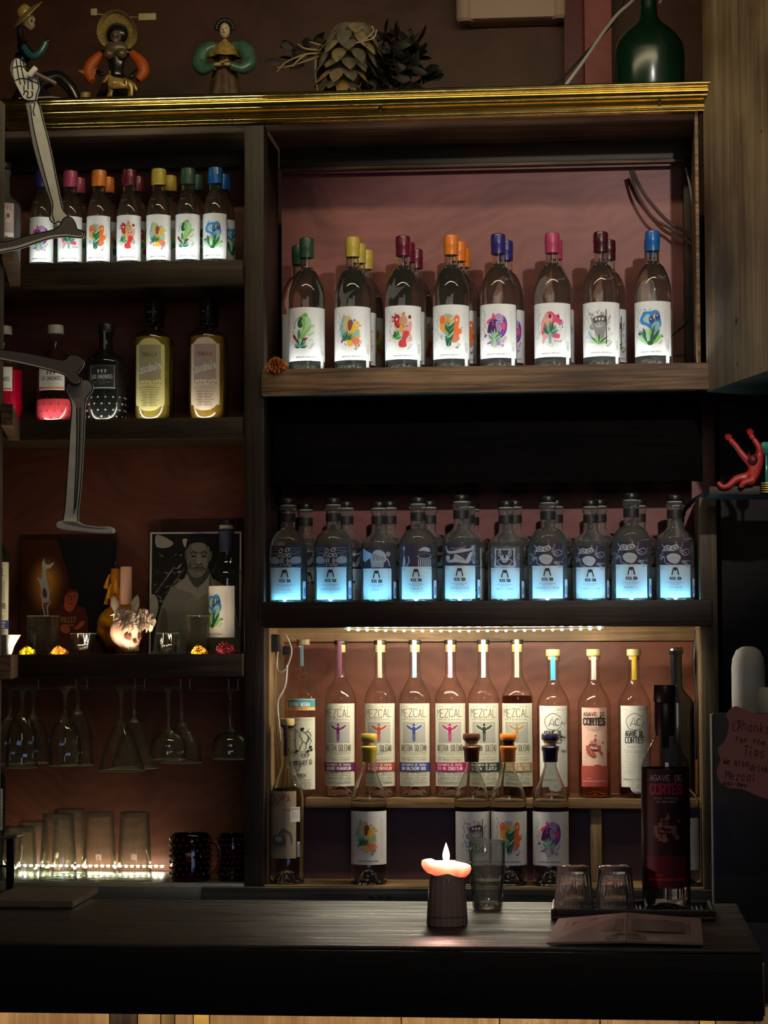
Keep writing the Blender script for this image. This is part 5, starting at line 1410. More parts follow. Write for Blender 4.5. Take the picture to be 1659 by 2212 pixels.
def marigold(R, seed, layers=5, ruffle=.3, flat=.7, thin_=True):
    """a head of ruffled petals: wavy ribbons nested inside one another, each cut into petals"""
    r_ = random.Random(seed); t = bmesh.new()
    for L in range(layers):
        u = L / max(1, layers - 1); rr = R * (1 - .74 * u) * r_.uniform(.9, 1.1); n = max(5, int(11 - 6 * u)); seg = n * 8; ph = r_.uniform(0, 6)
        rows = []
        for j in range(5):
            q = j / 4; ring = []
            for k in range(seg):
                a = 2 * PI * k / seg
                lobe = abs(math.sin(n * a / 2 + ph)) ** .5
                wv = math.sin(n * 1.0 * a + ph * 2) * .5 + math.sin(n * 2.3 * a + ph) * .5
                rad = rr * (.25 + .75 * q) * (1 - q * .38 * (1 - lobe)) + R * ruffle * .16 * wv * q
                z = R * flat * (.22 + .75 * u) * 1.0 + rr * .35 * (q - .5) * (.3 + .9 * u) + R * ruffle * .45 * q * q * math.sin(n * 1.7 * a + ph) - R * .30 * q * (1 - u)
                ring.append(t.verts.new((rad * math.cos(a), rad * math.sin(a), z)))
            rows.append(ring)
        for A_, B_ in zip(rows, rows[1:]):
            for k in range(seg): t.faces.new([A_[k], A_[(k + 1) % seg], B_[(k + 1) % seg], B_[k]])
    lo = min(v.co.z for v in t.verts)
    bmesh.ops.translate(t, vec=(0, 0, -lo), verts=t.verts)
    return t
def flower(px, Y, z, R, c, label, seed, group='marigolds', name='marigold_flower', layers=7, tilt=.55):
    t = thing(name, at(px, Y, z), label, 'flower', group)
    t.rotation_euler = (tilt, 0, 0)
    obj('petals', marigold(R, seed, layers), mat('petal_' + '%.2f%.2f%.2f' % c, c, .6, sss=.15, var=.2, bscale=120), t)
    tb_ = bmesh.new(); ball(tb_, (0, 0, R * .22), R * .3, 2, (1, 1, .4)); obj('flower_base', tb_, mat('calyx_green', (.08, .15, .03), .6), t)
    return t
YFL = YF + .032
flower(60, YFL, ZA, .020, (.85, .62, .01), 'yellow marigold at the left end of the altar shelf', 1)
flower(128, YFL, ZA, .020, (.85, .34, .03), 'orange marigold below the fire photograph', 2)
flower(430, YFL, ZA, .021, (.85, .38, .03), 'flat orange marigold in front of the filled glass, right side of altar', 3, layers=5)
flower(488, YF + .042, ZA, .029, (.13, .004, .015), 'dark red flower in front of the bottle at the right end of the altar', 4, group=None, name='dark_red_flower')
flower(597, YF - .012, za1 + .0012, .026, (.42, .11, .015), 'wilted orange marigold on the left end of the upper right shelf board', 5, group=None)

# skulls
def skull_bm(R, sub=5):
    t = bmesh.new(); bmesh.ops.create_icosphere(t, subdivisions=sub, radius=1)
    g = lambda x, y, z, cx, cy, cz, s: math.exp(-((x - cx) ** 2 + (y - cy) ** 2 + (z - cz) ** 2) / (s * s))
    for v in t.verts:
        x, y, z = v.co
        X, Y, Z = x * .76, y * .98, z * .84
        if z < -.1 and y < .25:                     # face and jaw hang below the dome
            k = min(1, (-.1 - z) / .5) * min(1, (.25 - y) / .5)
            Z -= .38 * k; X *= 1 - .22 * k; Y -= .06 * k
        for sx in (-1, 1):
            d = g(X, Y, Z, sx * .31, -.80, -.12, .21); Y += .42 * d; Z -= .02 * d
            X += sx * .10 * g(X, Y, Z, sx * .55, -.45, -.32, .2)           # cheek bones
            X -= sx * .12 * g(X, Y, Z, sx * .62, -.25, -.72, .25)
        Y += .34 * g(X, Y, Z, 0, -.92, -.40, .12)
        Y -= .06 * g(X, Y, Z, 0, -.85, .08, .3)
        v.co = (X * R, Y * R, (Z + 1.2) * R)
    return t
def teeth_bm(R):
    t = bmesh.new()
    for row, z in ((0, .33), (1, .20)):
        for k in range(-4, 5):
            a = k * .155
            x = math.sin(a) * .52 * R; y = -(.30 + math.cos(a) * .52) * R
            bx(t, -.035 * R, .035 * R, -.03 * R, .03 * R, z * R, (z + .12) * R, .008 * R, M=Matrix.Translation((x, y, 0)) @ Matrix.Rotation(-a, 4, 'Z'))
    return t
def cone_candle(r0, r1, h, z0=0.0):
    return lathe([(r0, z0), (r0, z0 + .003), (r1, z0 + h - .004), (r1 * .92, z0 + h - .0005), (r1 * .6, z0 + h - .002), (0, z0 + h - .003)], 28)
IVORY = mat('rosy_ceramic', (.62, .40, .33), .42, sss=.1, coat=.2, var=.25, bscale=30)
q = at(272, YF + .075, ZA)
t = thing('skull_figurine', q, 'rosy white ceramic skull with a ruffled flower crown, in the middle of the altar', 'skull', rz=.85)
obj('skull', skull_bm(.041), IVORY, t); obj('teeth', teeth_bm(.041), mat('tooth_ivory', (.62, .48, .36), .4), t)
te = bmesh.new()
for sx in (-1, 1): ball(te, (sx * .0125, -.026, .0435), .0092, 2, (1, .7, .9))
bmesh.ops.create_cone(te, segments=12, radius1=.0055, radius2=.001, depth=.010, matrix=Matrix.Translation((0, -.034, .031)))
obj('eye_hollow', te, mat('socket_shadow', (.12, .03, .02), .8), t)
for k, (x, y, R_, sd) in enumerate(((-.024, -.016, .031, 11), (.024, -.020, .032, 12))):
    f_ = marigold(R_, sd, 6, .75, .5); bmesh.ops.rotate(f_, cent=(0, 0, 0), matrix=Matrix.Rotation(.75, 3, 'X') @ Matrix.Rotation(.25 * (1 - 2 * k), 3, 'Y'), verts=f_.verts)
    obj('crown_flower', f_, mat('ruffle_white', (.72, .58, .50), .5, sss=.1), t, loc=(x, y, .066))
t = thing('candlestick', at(272, YF + .130, ZA), 'pale pink pillar candle standing in a shell-shaped holder behind the white skull', 'candle')
hb = lathe([(0, 0), (.022, 0), (.024, .01), (.016, .03), (.014, .06), (.020, .085), (.026, .098)], 28, mod=lambda a, z: 1 + .12 * math.cos(6 * a) * min(1, z / .05))
obj('holder', hb, mat('milky_holder', (.42, .33, .28), .4), t)
for s in (-1, 1):
    e_ = lathe([(0, 0), (.009, .008), (.0105, .020), (.006, .034), (0, .042)], 16)
    bmesh.ops.scale(e_, vec=(1, .5, 1), verts=e_.verts); bmesh.ops.rotate(e_, cent=(0, 0, 0), matrix=Matrix.Rotation(s * .28, 3, 'Y'), verts=e_.verts)
    obj('shell_leaf', e_, mat('milky_holder', (.42, .33, .28), .4), t, loc=(s * .017, -.008, .094))
obj('candle', cone_candle(.0133, .0130, .085, .112), mat('pink_wax', (.62, .36, .30), .45, sss=.3), t)
YWAX = mat('orange_yellow_wax', (.72, .30, .01), .45, sss=.2, var=.35, bscale=30)
t = thing('skull_candle', at(264, YF + .203, ZA), 'yellow wax skull with a burnt orange candle on top, behind the pink candle', 'candle', rz=-.2)
o_ = obj('skull', skull_bm(.056), YWAX, t); o_.scale = (1.35, .95, 1)
cb = cone_candle(.014, .0115, .088, .108); obj('candle', cb, mat('burnt_orange_wax', (.50, .16, .01), .5, sss=.2), t, loc=(-.016, 0, 0))
t2 = bmesh.new()
for k in range(14):
    a = k * 2.4; z = .108 + k * .0045
    p_ = [(-.016 + .014 * math.cos(a), .014 * math.sin(a), z + .02), (-.016 + .019 * math.cos(a), .019 * math.sin(a), z + .006), (-.016 + .023 * math.cos(a), .023 * math.sin(a), z - .012)]
    tube(t2, crv(p_, 4), .005, 8, rf=[.002 + .0035 * j / 8 for j in range(9)])
obj('wax_drips', t2, YWAX, t)
wk = bmesh.new(); tube(wk, [(-.016, 0, .193), (-.018, 0, .203), (-.017, 0, .212)], .0009, 6); obj('wick', wk, mat('wick', (.35, .25, .12), .8), t)

# photographs
def print_(name, art, px0, px1, py0, py1, Y, label, lean=.02, mats=None):
    cx, cz = (P(px0, py0, Y).x + P(px1, py0, Y).x) / 2, ZA
    t = thing(name, (cx, Y, cz), label, 'photograph')
    t.rotation_euler = (-.05, 0, 0)
    W = (P(px1, py1, Y).x - P(px0, py1, Y).x) / 2; H = P(px0, py0, Y).z - cz
    obj('card', box(-W, W, 0, .0012, 0, H), mat('photo_back', (.5, .48, .42), .6), t, smooth=False)
    link('print', art(W, H).mesh('print', base=.0004, clip=(-W, W, 0, H)), t)
    return t
def fire_photo(W, H):
    a = Art(); I = lambda n, c: mat('print_' + n, tuple(min(.85, v * 1.7) for v in c), .4, spec=.3)
    X = lambda px: (px - 146) / 104 * W; Z = lambda py: (1411 - py) / 246 * H
    B = lambda pts, m, n=4: a.blob([(X(x), Z(y)) for x, y in pts], m, n)
    a.rect(-W, W, 0, H, I('night', (.009, .008, .009)))
    B(((42, 1166), (110, 1160), (140, 1230), (150, 1300), (120, 1360), (110, 1420), (30, 1420)), I('umber', (.055, .014, .006)), 6)
    for k in range(7):
        u = k / 6; a.ell(X(96), Z(1262), W * (.50 - .34 * u), H * (.30 - .17 * u), I('glow%d' % k, (.05 + .49 * u * u, .014 + .2 * u * u, .004 + .03 * u)))
    FL = I('flame', (.85, .74, .55))
    B(((92, 1206), (95, 1216), (103, 1219), (114, 1214), (107, 1226), (97, 1230), (99, 1250), (103, 1265), (106, 1280), (104, 1296), (97, 1300), (90, 1298), (86, 1286), (86, 1268), (82, 1256), (77, 1246), (88, 1249), (89, 1230), (88, 1218)), FL)
    B(((94, 1268), (100, 1280), (98, 1290), (92, 1286), (90, 1276)), I('glow3', (.3, .11, .02)))
    for p in (((91, 1296), (91, 1306), (94, 1318), (97, 1330)), ((104, 1294), (107, 1300), (101, 1310), (104, 1330))): a.line([(X(x), Z(y)) for x, y in crv(p, 4)], .0028, FL)
    SH = I('shirt', (.085, .016, .012)); SKN = I('face', (.42, .085, .035)); SKD = I('face_dark', (.14, .02, .01))
    B(((105, 1322), (120, 1312), (138, 1305), (158, 1306), (180, 1310), (188, 1326), (190, 1350), (188, 1420), (108, 1420), (104, 1360)), SH, 5)
    B(((138, 1300), (150, 1305), (160, 1300), (160, 1312), (150, 1320), (140, 1314)), SKN)
    B(((145, 1274), (155, 1272), (166, 1276), (168, 1290), (164, 1304), (154, 1311), (142, 1306), (138, 1294), (141, 1282)), SKN)
    B(((141, 1284), (143, 1276), (152, 1271), (166, 1274), (167, 1280), (154, 1278)), SKD)
    for x in (147, 160): a.ell(X(x), Z(1287), .0032, .0014, SKD)
    a.line([(X(153), Z(1286)), (X(154), Z(1296))], .0022, SKD); a.line([(X(147), Z(1302)), (X(159), Z(1303))], .0018, SKD)
    a.text('VALLEY', X(147), Z(1342), .012, I('shirt_text', (.28, .13, .05)), w=.036, wd=.0026); a.rect(X(136), X(160), Z(1350), Z(1347), I('shirt_text', (.28, .13, .05)))
    B(((130, 1352), (140, 1346), (152, 1356), (146, 1366), (134, 1362)), SKN); B(((176, 1340), (184, 1342), (172, 1356), (160, 1356), (168, 1348)), SKN)
    a.rect(-W, W, 0, H * .13, I('umber2', (.07, .02, .02)))
    return a
def portrait(W, H):
    a = Art(); I = lambda n, g: mat('mono_' + n, (min(.8, g * 1.5), min(.8, g * 1.45), min(.8, g * 1.28)), .4, spec=.4)
    X = lambda px: (px - 421) / 99 * W; Z = lambda py: (1411 - py) / 262 * H
    B = lambda pts, g, n=5: a.blob([(X(x), Z(y)) for x, y in pts], I('%.3f' % g, g), n)
    a.rect(-W, W, 0, H, I('border', .62)); a.rect(-W + .004, W - .004, .0, H - .004, I('dark', .012))
    B(((334, 1156), (350, 1158), (372, 1172), (360, 1182), (336, 1180)), .34); B(((392, 1166), (402, 1164), (408, 1178), (398, 1182)), .4)
    R2 = random.Random(5)
    for k in range(46):
        x, y = R2.uniform(332, 412), R2.uniform(1195, 1330)
        a.ell(X(x), Z(y), R2.uniform(.002, .007), R2.uniform(.001, .003), I('leafspot%d' % (k % 4), (.03, .07, .13, .22)[k % 4]), R2.uniform(-.9, .9))
    for k in range(14): a.leaf(X(336 + k * 5), Z(1280 - 7 * (k % 5)), X(356 + k * 5), Z(1250 - 7 * (k % 5)), .004, I('leaf%d' % (k % 2), (.16, .05)[k % 2]))
    B(((324, 1290), (336, 1285), (342, 1310), (334, 1340), (324, 1350)), .3)
    # torso and shirt
    B(((332, 1400), (338, 1350), (352, 1300), (372, 1268), (398, 1250), (430, 1262), (456, 1250), (480, 1262), (500, 1280), (512, 1330), (516, 1420), (330, 1420)), .17, 6)
    B(((352, 1312), (362, 1330), (362, 1380), (352, 1400), (340, 1400), (344, 1360)), .10); B(((400, 1300), (430, 1290), (450, 1320), (448, 1380), (420, 1400), (398, 1370)), .20)
    B(((398, 1248), (404, 1240), (424, 1268), (426, 1296), (416, 1284), (400, 1276), (380, 1268)), .24); B(((456, 1244), (450, 1240), (430, 1270), (427, 1294), (440, 1284), (458, 1276), (464, 1262)), .25)
    B(((404, 1238), (412, 1256), (424, 1268), (440, 1258), (452, 1240), (448, 1228), (408, 1228)), .06)
    # head
    B(((402, 1180), (404, 1168), (414, 1160), (432, 1158), (444, 1164), (450, 1176), (452, 1192), (450, 1214), (446, 1230), (436, 1244), (426, 1248), (414, 1244), (406, 1230), (402, 1210), (399, 1196)), .15, 6)
    B(((398, 1194), (402, 1192), (404, 1210), (400, 1208)), .10); B(((452, 1194), (457, 1192), (456, 1206), (451, 1212)), .12)
    B(((408, 1214), (414, 1222), (410, 1232), (405, 1222)), .09); B(((436, 1210), (446, 1206), (444, 1226), (438, 1222)), .22); B(((414, 1176), (432, 1172), (444, 1180), (440, 1190), (418, 1190)), .22)
    B(((400, 1188), (403, 1168), (412, 1158), (430, 1155), (444, 1160), (450, 1172), (449, 1182), (440, 1174), (424, 1172), (410, 1176), (404, 1184)), .012)
    for x0, x1 in ((410, 424), (433, 446)):
        a.line([(X(x0), Z(1196)), (X((x0 + x1) / 2), Z(1191)), (X(x1), Z(1195))], .0022, I('brow', .015)); a.ell(X((x0 + x1) / 2), Z(1202), .0052, .0020, I('eye', .02)); a.ell(X((x0 + x1) / 2), Z(1206), .0055, .0011, I('pouch', .24))
    a.blob([(X(x), Z(y)) for x, y in ((427, 1196), (432, 1198), (435, 1212), (432, 1218), (425, 1217), (424, 1210))], I('nose', .24)); a.line([(X(422), Z(1218)), (X(429), Z(1221)), (X(437), Z(1217))], .0016, I('nostril', .03))
    a.line([(X(416), Z(1229)), (X(422), Z(1226)), (X(430), Z(1227)), (X(438), Z(1226)), (X(443), Z(1230))], .0034, I('moustache', .05)); a.line([(X(420), Z(1232)), (X(438), Z(1232))], .0012, I('mouth', .02)); a.ell(X(430), Z(1240), .006, .0025, I('chin', .2))
    return a
print_('photograph_print', fire_photo, 43, 250, 1165, 1411, YB - .030, 'colour photograph of a tall flame beside a man in a red shirt')
print_('photograph_print', portrait, 322, 520, 1149, 1411, YB - .045, 'black and white portrait of a stern man in a polo shirt, white border')

# glasses on the altar
def glassware(name, px, Y, z, prm, label, group, water=None, cat='glass', m=None):
    t = thing(name, at(px, Y, z), label, cat, group)
    obj('glass_body', tumbler(*prm), m or T_GREEN, t); rim_ring(t, prm[0] - .0005, prm[2] - .001)
    if water: obj('water', lathe([(0, prm[2] * .0 + .009), (prm[1] - .003, .0095), (prm[1] + (prm[0] - prm[1]) * water - .0024, prm[2] * water - .0006), (prm[1] + (prm[0] - prm[1]) * water - .0032, prm[2] * water), (0, prm[2] * water)], 40), mat_w, t)
    return t
mat_w = thin('still_water', (.86, .88, .84), (.45, .5, .45), ior=1.33, haze=(.5, .55, .45), hz=.06)
T_CLOUD = thin('cloudy_glass', (.9, .9, .86), (.45, .47, .42), haze=(.7, .68, .6), hz=.12)
ag = 'glasses on the altar shelf'
glassware('drinking_glass', 93, YF + .08, ZA, (.036, .034, .087), 'wide cloudy glass of water in front of the fire photograph', ag, .72, m=T_CLOUD)
glassware('drinking_glass', 428, YF + .08, ZA, (.026, .0255, .086), 'straight glass of water in front of the portrait', ag, .78, m=T_CLOUD)
FLM = lambda: None
glassware('shot_glass', 180, YF + .07, ZA, (.029, .021, .048, .05, 14), 'fluted shot glass left of the skull', ag)
glassware('shot_glass', 362, YF + .07, ZA, (.024, .019, .048, .05, 14), 'fluted shot glass right of the skull', ag)
glassware('shot_glass', 386, YF + .13, ZA, (.026, .021, .052, .05, 14), 'fluted shot glass set back, beside the portrait', ag)
t = thing('porcelain_cup', at(14, YF + .005, ZA), 'white folded-lip porcelain cup at the left end of the altar', 'cup')
obj('cup_body', lathe([(0, 0), (.010, 0), (.013, .004), (.016, .018), (.024, .034), (.030, .044), (.0285, .0445), (.022, .034), (.012, .010), (0, .008)], 40, mod=lambda a, z: 1 + .10 * math.cos(5 * a) * min(1, z / .02)), mat('white_porcelain', (.62, .62, .58), .35, coat=.3), t)
for px, c, lb in ((219, (1, .55, .2), 'tiny candle glow left of the skull'), (341, (1, .5, .15), 'tiny candle glow right of the skull')):
    pass
# bottle at the right end of the altar, turned so that its label runs off
t = thing('mezcal_bottle', at(489, YF + .12, ZA), 'clear bottle with navy seal and blue creature label at the right end of the altar', 'bottle', None, -.75)
BPA = bottle_profile(.285, .0386, .0145, .165, .225, .02, .92)
obj('glass_body', lathe(BPA, 48), T_CLEAR, t)
link('label', JMESH['blue'], t, loc=(0, 0, .094))
obj('wax_collar', lathe([(.0148, .228), (.0162, .229), (.0166, .268), (.0178, .270), (.0178, .276), (.0150, .278)], 28), mat('seal_navy', (.012, .018, .05), .5), t)
obj('cork', lathe([(.014, .277), (.0162, .279), (.0162, .287), (.012, .288)], 28), mat('pale_cork', (.5, .45, .33), .7), t)
obj('stopper_top', lathe([(.0145, .2875), (.0178, .288), (.0182, .2955), (.017, .2985), (0, .299)], 28), mat('navy_plastic', (.01, .012, .03), .4), t)
# tall bottle cut by the left edge, standing in the corner of the altar
t = thing('mezcal_bottle', at(-14, YF + .06, ZA), 'dark bottle with a cream printed label, cut by the left edge beside the altar', 'bottle', None, .25)
obj('glass_body', lathe(NP_ + [(0, .335)], 48), mat('dark_filled_glass', (.015, .018, .014), .1, coat=.6), t)
link('label', ns_label(C_BL, 'SAN BALTAZAR GUEL'), t, loc=(0, 0, .115)); link('stopper', ME['nstop'], t); link('plug', ME['nplug'], t)

# ================================================================ HANGING STEMWARE
zr = P(280, 1466, YF + .02).z - .002
rack = thing('glass_rack', (xl0, YF + .012, zr), 'thin wire stemware rack under the altar shelf', 'rack')
t = bmesh.new(); wz = P(280, 1493, YF).z - zr
for xs, xe in ((-60, 78), (186, 352), (420, 520)):
    xa, xb = P(xs, 1490, YF).x - xl0, P(xe, 1490, YF).x - xl0
    tube(t, crv([(xa, -.002, wz + .002), ((xa * 2 + xb) / 3, -.002, wz), ((xa + xb * 2) / 3, -.002, wz + .003), (xb, -.002, wz + .001)], 4), .0011, 6)
for px in (80, 162, 186, 290, 310, 388, 408, 492, 512):
    xa = P(px, 1490, YF).x - xl0
    tube(t, [(xa, -.002, .0015), (xa, -.002, wz + .004), (xa, .2, wz + .004)], .0011, 6)
obj('wire', t, mat('chrome_wire', (.5, .5, .45), .3, .9), rack)
def stem(kind, px, Y, label, top=1486, g='upside-down wine glasses on the rack'):
    t = thing('wine_glass', (at(px, Y, SL[2] - .2)[0], Y, P(280, 1487, YF).z + .002), label, 'glass', g)
    R_, sh, bh, rim = {'goblet': (.036, .070, .102, .036), 'tulip': (.041, .078, .105, .053), 'balloon': (.040, .096, .062, .037), 'wide': (.043, .085, .085, .046), 'plain': (.034, .058, .118, .036)}[kind]
    p = [(0, .004), (.030, .0025), (.033, 0.0), (.030, -.0012), (.012, -.004), (.006, -.012), (.0042, -.03), (.0042, -sh + .01), (.007, -sh + .003), (.014, -sh - .003), (R_ * .72, -sh - bh * .16), (R_ * .95, -sh - bh * .38), (R_, -sh - bh * .6), (rim, -sh - bh + .001), (rim - .0006, -sh - bh)]
    if kind == 'tulip' or kind == 'wide': p[10] = (R_ * .5, -sh - bh * .16); p[11] = (R_ * .8, -sh - bh * .4); p[12] = (R_ * 1.02, -sh - bh * .66)
    obj('bowl', lathe(p[9:] + [(r - .001, z) for r, z in p[9:][::-1]], 48, mod=(lambda a, z: 1 + .02 * math.cos(14 * a)) if kind in ('goblet', 'plain') else None), T_GREEN, t)
    rim_ring(t, rim - .0005, -sh - bh, .0009); obj('stem', lathe(p[4:10], 24), T_STEM, t); obj('foot', lathe(p[:5], 40), T_GREEN, t)
    return t
stem('goblet', 22, YF + .10, 'ribbed goblet hanging upside down, first from the left edge')
stem('plain', 48, YF + .04, 'long-bowled glass hanging second from the left edge')
stem('goblet', 72, YF + .17, 'goblet hanging behind the two at the left edge')
stem('goblet', 141, YF + .045, 'frosted goblet hanging alone in front, left of centre')
stem('plain', 168, YF + .15, 'glass hanging just behind the frosted goblet')
stem('tulip', 262, YF + .05, 'large tulip glass hanging in front, centre of the rack')
stem('tulip', 290, YF + .16, 'large tulip glass hanging behind its twin at the centre')
stem('balloon', 364, YF + .045, 'small balloon glass hanging right of centre')
stem('wide', 392, YF + .155, 'wide glass hanging behind the balloon glass')
stem('balloon', 497, YF + .07, 'balloon glass hanging beside the middle post')

# ================================================================ BOTTOM LEFT SHELF
ZB_ = SL_D + .0004
gt = 'upturned highball glasses in front of the light strip'
for px, Y, prm, lb in ((126, YF + .05, (.040, .033, .145), 'front upturned highball, tallest of the row'), (150, YF + .125, (.039, .032, .150), 'upturned highball tucked behind the tallest'), (215, YF + .09, (.037, .031, .146), 'upturned highball in the middle of the row'), (291, YF + .09, (.037, .031, .146), 'upturned highball at the right end of the row')):
    t = thing('highball_glass', at(px, Y, ZB_), lb, 'glass', gt)
    obj('thick_base', lathe([(0, prm[2] - .0115), (prm[1] * .93, prm[2] - .0115), (prm[1] * .95, prm[2] - .004), (prm[1] * .86, prm[2] - .001), (0, prm[2] - .001)], 40, mod=lambda a, z: 1 + .03 * math.cos(20 * a)), glass('base_glass', (.93, 1, .9), 1.45, tr=.8), t)
    rim_ring(t, prm[0] - .001, .0015)
    obj('glass_body', tumbler(prm[0], prm[1], prm[2], .04, 20, .012, .0022, True), T_GREEN, t)
for px, Y, h, lb in ((45, YF + .06, .115, 'low upturned tumbler near the left edge'), (72, YF + .14, .122, 'upturned tumbler behind the low one near the left edge'), (2, YF + .10, .112, 'upturned tumbler cut by the left edge')):
    t = thing('tumbler_glass', at(px, Y, ZB_), lb, 'glass', 'upturned tumblers at the left edge')
    obj('thick_base', lathe([(0, h - .0115), (.0288, h - .0115), (.0292, h - .004), (.026, h - .001), (0, h - .001)], 40), glass('base_glass', (.93, 1, .9), 1.45, tr=.8), t)
    obj('glass_body', tumbler(.037, .031, h, .03, 14, .012, .0022, True), T_GREEN, t)
RUBY = thin('ruby_glass', (.30, .06, .07), (.05, .01, .012), gloss=.9, rough=.06)
for px, rz, lb in ((415, 0, 'dark ruby hobnail glass mug with its handle to the right'), (497, 0, 'dark ruby hobnail glass mug against the middle post')):
    t = thing('glass_mug', at(px + (4 if px > 450 else -3), YF + .055, ZB_), lb, 'mug', 'ruby mugs on the bottom left shelf', rz)
    R_ = .044 if px < 450 else .030
    obj('mug_body', lathe([(0, .001), (R_ * .9, 0), (R_, .004), (R_, .08), (R_ * .96, .096), (R_ * .86, .101), (R_ * .84, .099), (R_ * .9, .08), (R_ * .92, .008), (0, .006)], 48), RUBY, t)
    obj('studs', studs(R_ + .0004, [.015 + .0125 * k for k in range(7)], 18, .0032), mat('ruby_studs', (.10, .015, .02), .12, coat=.6), t)
    if px < 450:
        hd = bmesh.new(); tube(hd, crv([(R_ - .002, -.012, .086), (R_ + .016, -.016, .080), (R_ + .026, -.018, .052), (R_ + .014, -.016, .022), (R_ - .002, -.012, .018)], 6), .0042, 10)
        obj('handle', hd, mat('ruby_handle', (.14, .02, .02), .1, coat=.7), t)
# ================================================================ THINGS ON THE TOP OF THE CABINET
ZTOP = zt + .0623
def skin(name, V, E, m, parent, sub=2):
    me = bpy.data.meshes.new(name); me.from_pydata([v[:3] for v in V], E, []); me.materials.append(m)
    o = link(name, me, parent)
    sk = o.modifiers.new('skin', 'SKIN'); sk.use_smooth_shade = True
    for i, v in enumerate(V):
        me.skin_vertices[0].data[i].radius = (v[3], v[3] if len(v) < 5 else v[4]); me.skin_vertices[0].data[i].use_root = (i == 0)
    s = o.modifiers.new('sub', 'SUBSURF'); s.levels = s.render_levels = sub
    # bake
    dg = bpy.context.evaluated_depsgraph_get(); ev = o.evaluated_get(dg); me2 = bpy.data.meshes.new_from_object(ev)
    o.modifiers.clear(); o.data = me2
    me2.polygons.foreach_set('use_smooth', [True] * len(me2.polygons))
    return o
def chain(n0, n): return [(n0 + i, n0 + i + 1) for i in range(n)]
YT = YF + .06
def topx(px, Y=YT): return P(px, 150, Y).x
DRS = mat('black_lacquer', (.012, .011, .012), .25, coat=.6); BONE = mat('aged_bone_paint', (.38, .28, .17), .4, coat=.3)
STRAW = mat('straw_gold', (.50, .36, .12), .38, .2, bump=.6, bscale=220, var=.3)
def head(t, x, y, z, r, m=BONE, rz=0.0, tilt=0.0):
    h = bmesh.new(); k = skull_bm(r, 4); bmesh.ops.rotate(k, cent=(0, 0, r), matrix=Matrix.Rotation(rz, 3, 'Z'), verts=k.verts); merge(h, k)
    o = obj('head', h, m, t, loc=(x, y, z))
    e_ = bmesh.new()
    for s in (-1, 1):
        v = Matrix.Rotation(rz, 3, 'Z') @ Vector((s * .31 * r, -.60 * r, 1.08 * r)); ball(e_, v, .17 * r, 2)
    obj('eye_hollow', e_, DRS, t, loc=(x, y, z))
    return o
# figure with the slanted hat, seen from the side
t = thing('skeleton_figurine', (topx(62), YT, ZTOP), 'dark skeleton lady figurine in profile with a slanted golden hat, leftmost on the cornice', 'figurine'); t.scale = (1.25, 1.1, 1.3)
S = .001
skin('body', [(-.012, 0, .055, .016), (-.012, 0, .085, .013), (-.010, 0, .112, .010), (-.016, 0, .128, .0065), (-.018, 0, .150, .0055),
              (-.004, -.012, .105, .008), (.016, -.02, .088, .006), (.034, -.02, .108, .0045), (.042, -.02, .118, .005),
              (.020, 0, .045, .018), (.055, 0, .058, .013), (.078, 0, .036, .012), (.090, 0, .010, .010), (.104, 0, .004, .005)],
     [(0, 1), (1, 2), (2, 3), (3, 4), (2, 5), (5, 6), (6, 7), (7, 8), (0, 9), (9, 10), (10, 11), (11, 12), (12, 13)], DRS, t)
sk_ = lathe([(0, .06), (.018, .058), (.030, .03), (.044, .004), (.046, 0), (0, 0)], 28, mod=lambda a, z: 1 + .06 * math.sin(7 * a)); obj('skirt', sk_, DRS, t, loc=(.006, 0, 0))
tl = bmesh.new(); tube(tl, crv([(-.006, -.014, .106), (.010, -.024, .088), (.026, -.024, .094), (.036, -.022, .112)], 6), .0065, 10); obj('sleeve', tl, mat('teal_satin', (.03, .13, .14), .28, coat=.6), t)
head(t, -.002, 0, .138, .0145, rz=1.35)
hat = lathe([(0, .016), (.008, .0155), (.013, .010), (.014, .003), (.024, .001), (.036, -.003), (.036, -.0045), (.014, .0005), (0, 0)], 36)
bmesh.ops.rotate(hat, cent=(0, 0, 0), matrix=Matrix.Rotation(-.72, 3, 'Y') @ Matrix.Rotation(.35, 3, 'X'), verts=hat.verts); obj('hat', hat, STRAW, t, loc=(-.006, 0, .168))
tray = bmesh.new(); tube(tray, [(-.01, -.035, .012), (.05, -.04, .012), (.098, -.04, .004)], .0018, 8); obj('cane', tray, mat('pale_cane', (.5, .42, .38), .4), t)
bsk = lathe([(0, 0), (.008, .001), (.011, .012), (.009, .022), (.010, .024), (0, .024)], 16); obj('shoe', bsk, STRAW, t, loc=(.106, -.01, 0))
# wide hat lady
t = thing('skeleton_figurine', (topx(248), YT + .02, ZTOP), 'skeleton lady figurine with a wide round straw hat and orange sleeves behind the golden horse', 'figurine'); t.scale = (1.12, 1.1, 1.22)
skin('body', [(0, 0, .050, .022), (0, 0, .075, .014), (0, 0, .098, .019), (0, 0, .112, .008), (0, 0, .128, .006),
              (-.026, 0, .108, .008), (-.052, -.004, .078, .006), (-.022, -.020, .060, .005), (.026, 0, .108, .008), (.052, -.004, .076, .006), (.030, -.022, .052, .005)],
     [(0, 1), (1, 2), (2, 3), (3, 4), (2, 5), (5, 6), (6, 7), (2, 8), (8, 9), (9, 10)], DRS, t)
ch = bmesh.new()
for s in (-1, 1): ball(ch, (s * .013, -.015, .100), .011, 3)
ball(ch, (0, -.008, .112), .016, 3, (1.5, .7, .9)); obj('bodice', ch, mat('bronze_bodice', (.16, .11, .06), .35, .3), t)
sk_ = lathe([(0, .062), (.022, .060), (.034, .035), (.050, .006), (.050, 0), (0, 0)], 32, mod=lambda a, z: 1 + .05 * math.sin(9 * a)); obj('skirt', sk_, DRS, t)
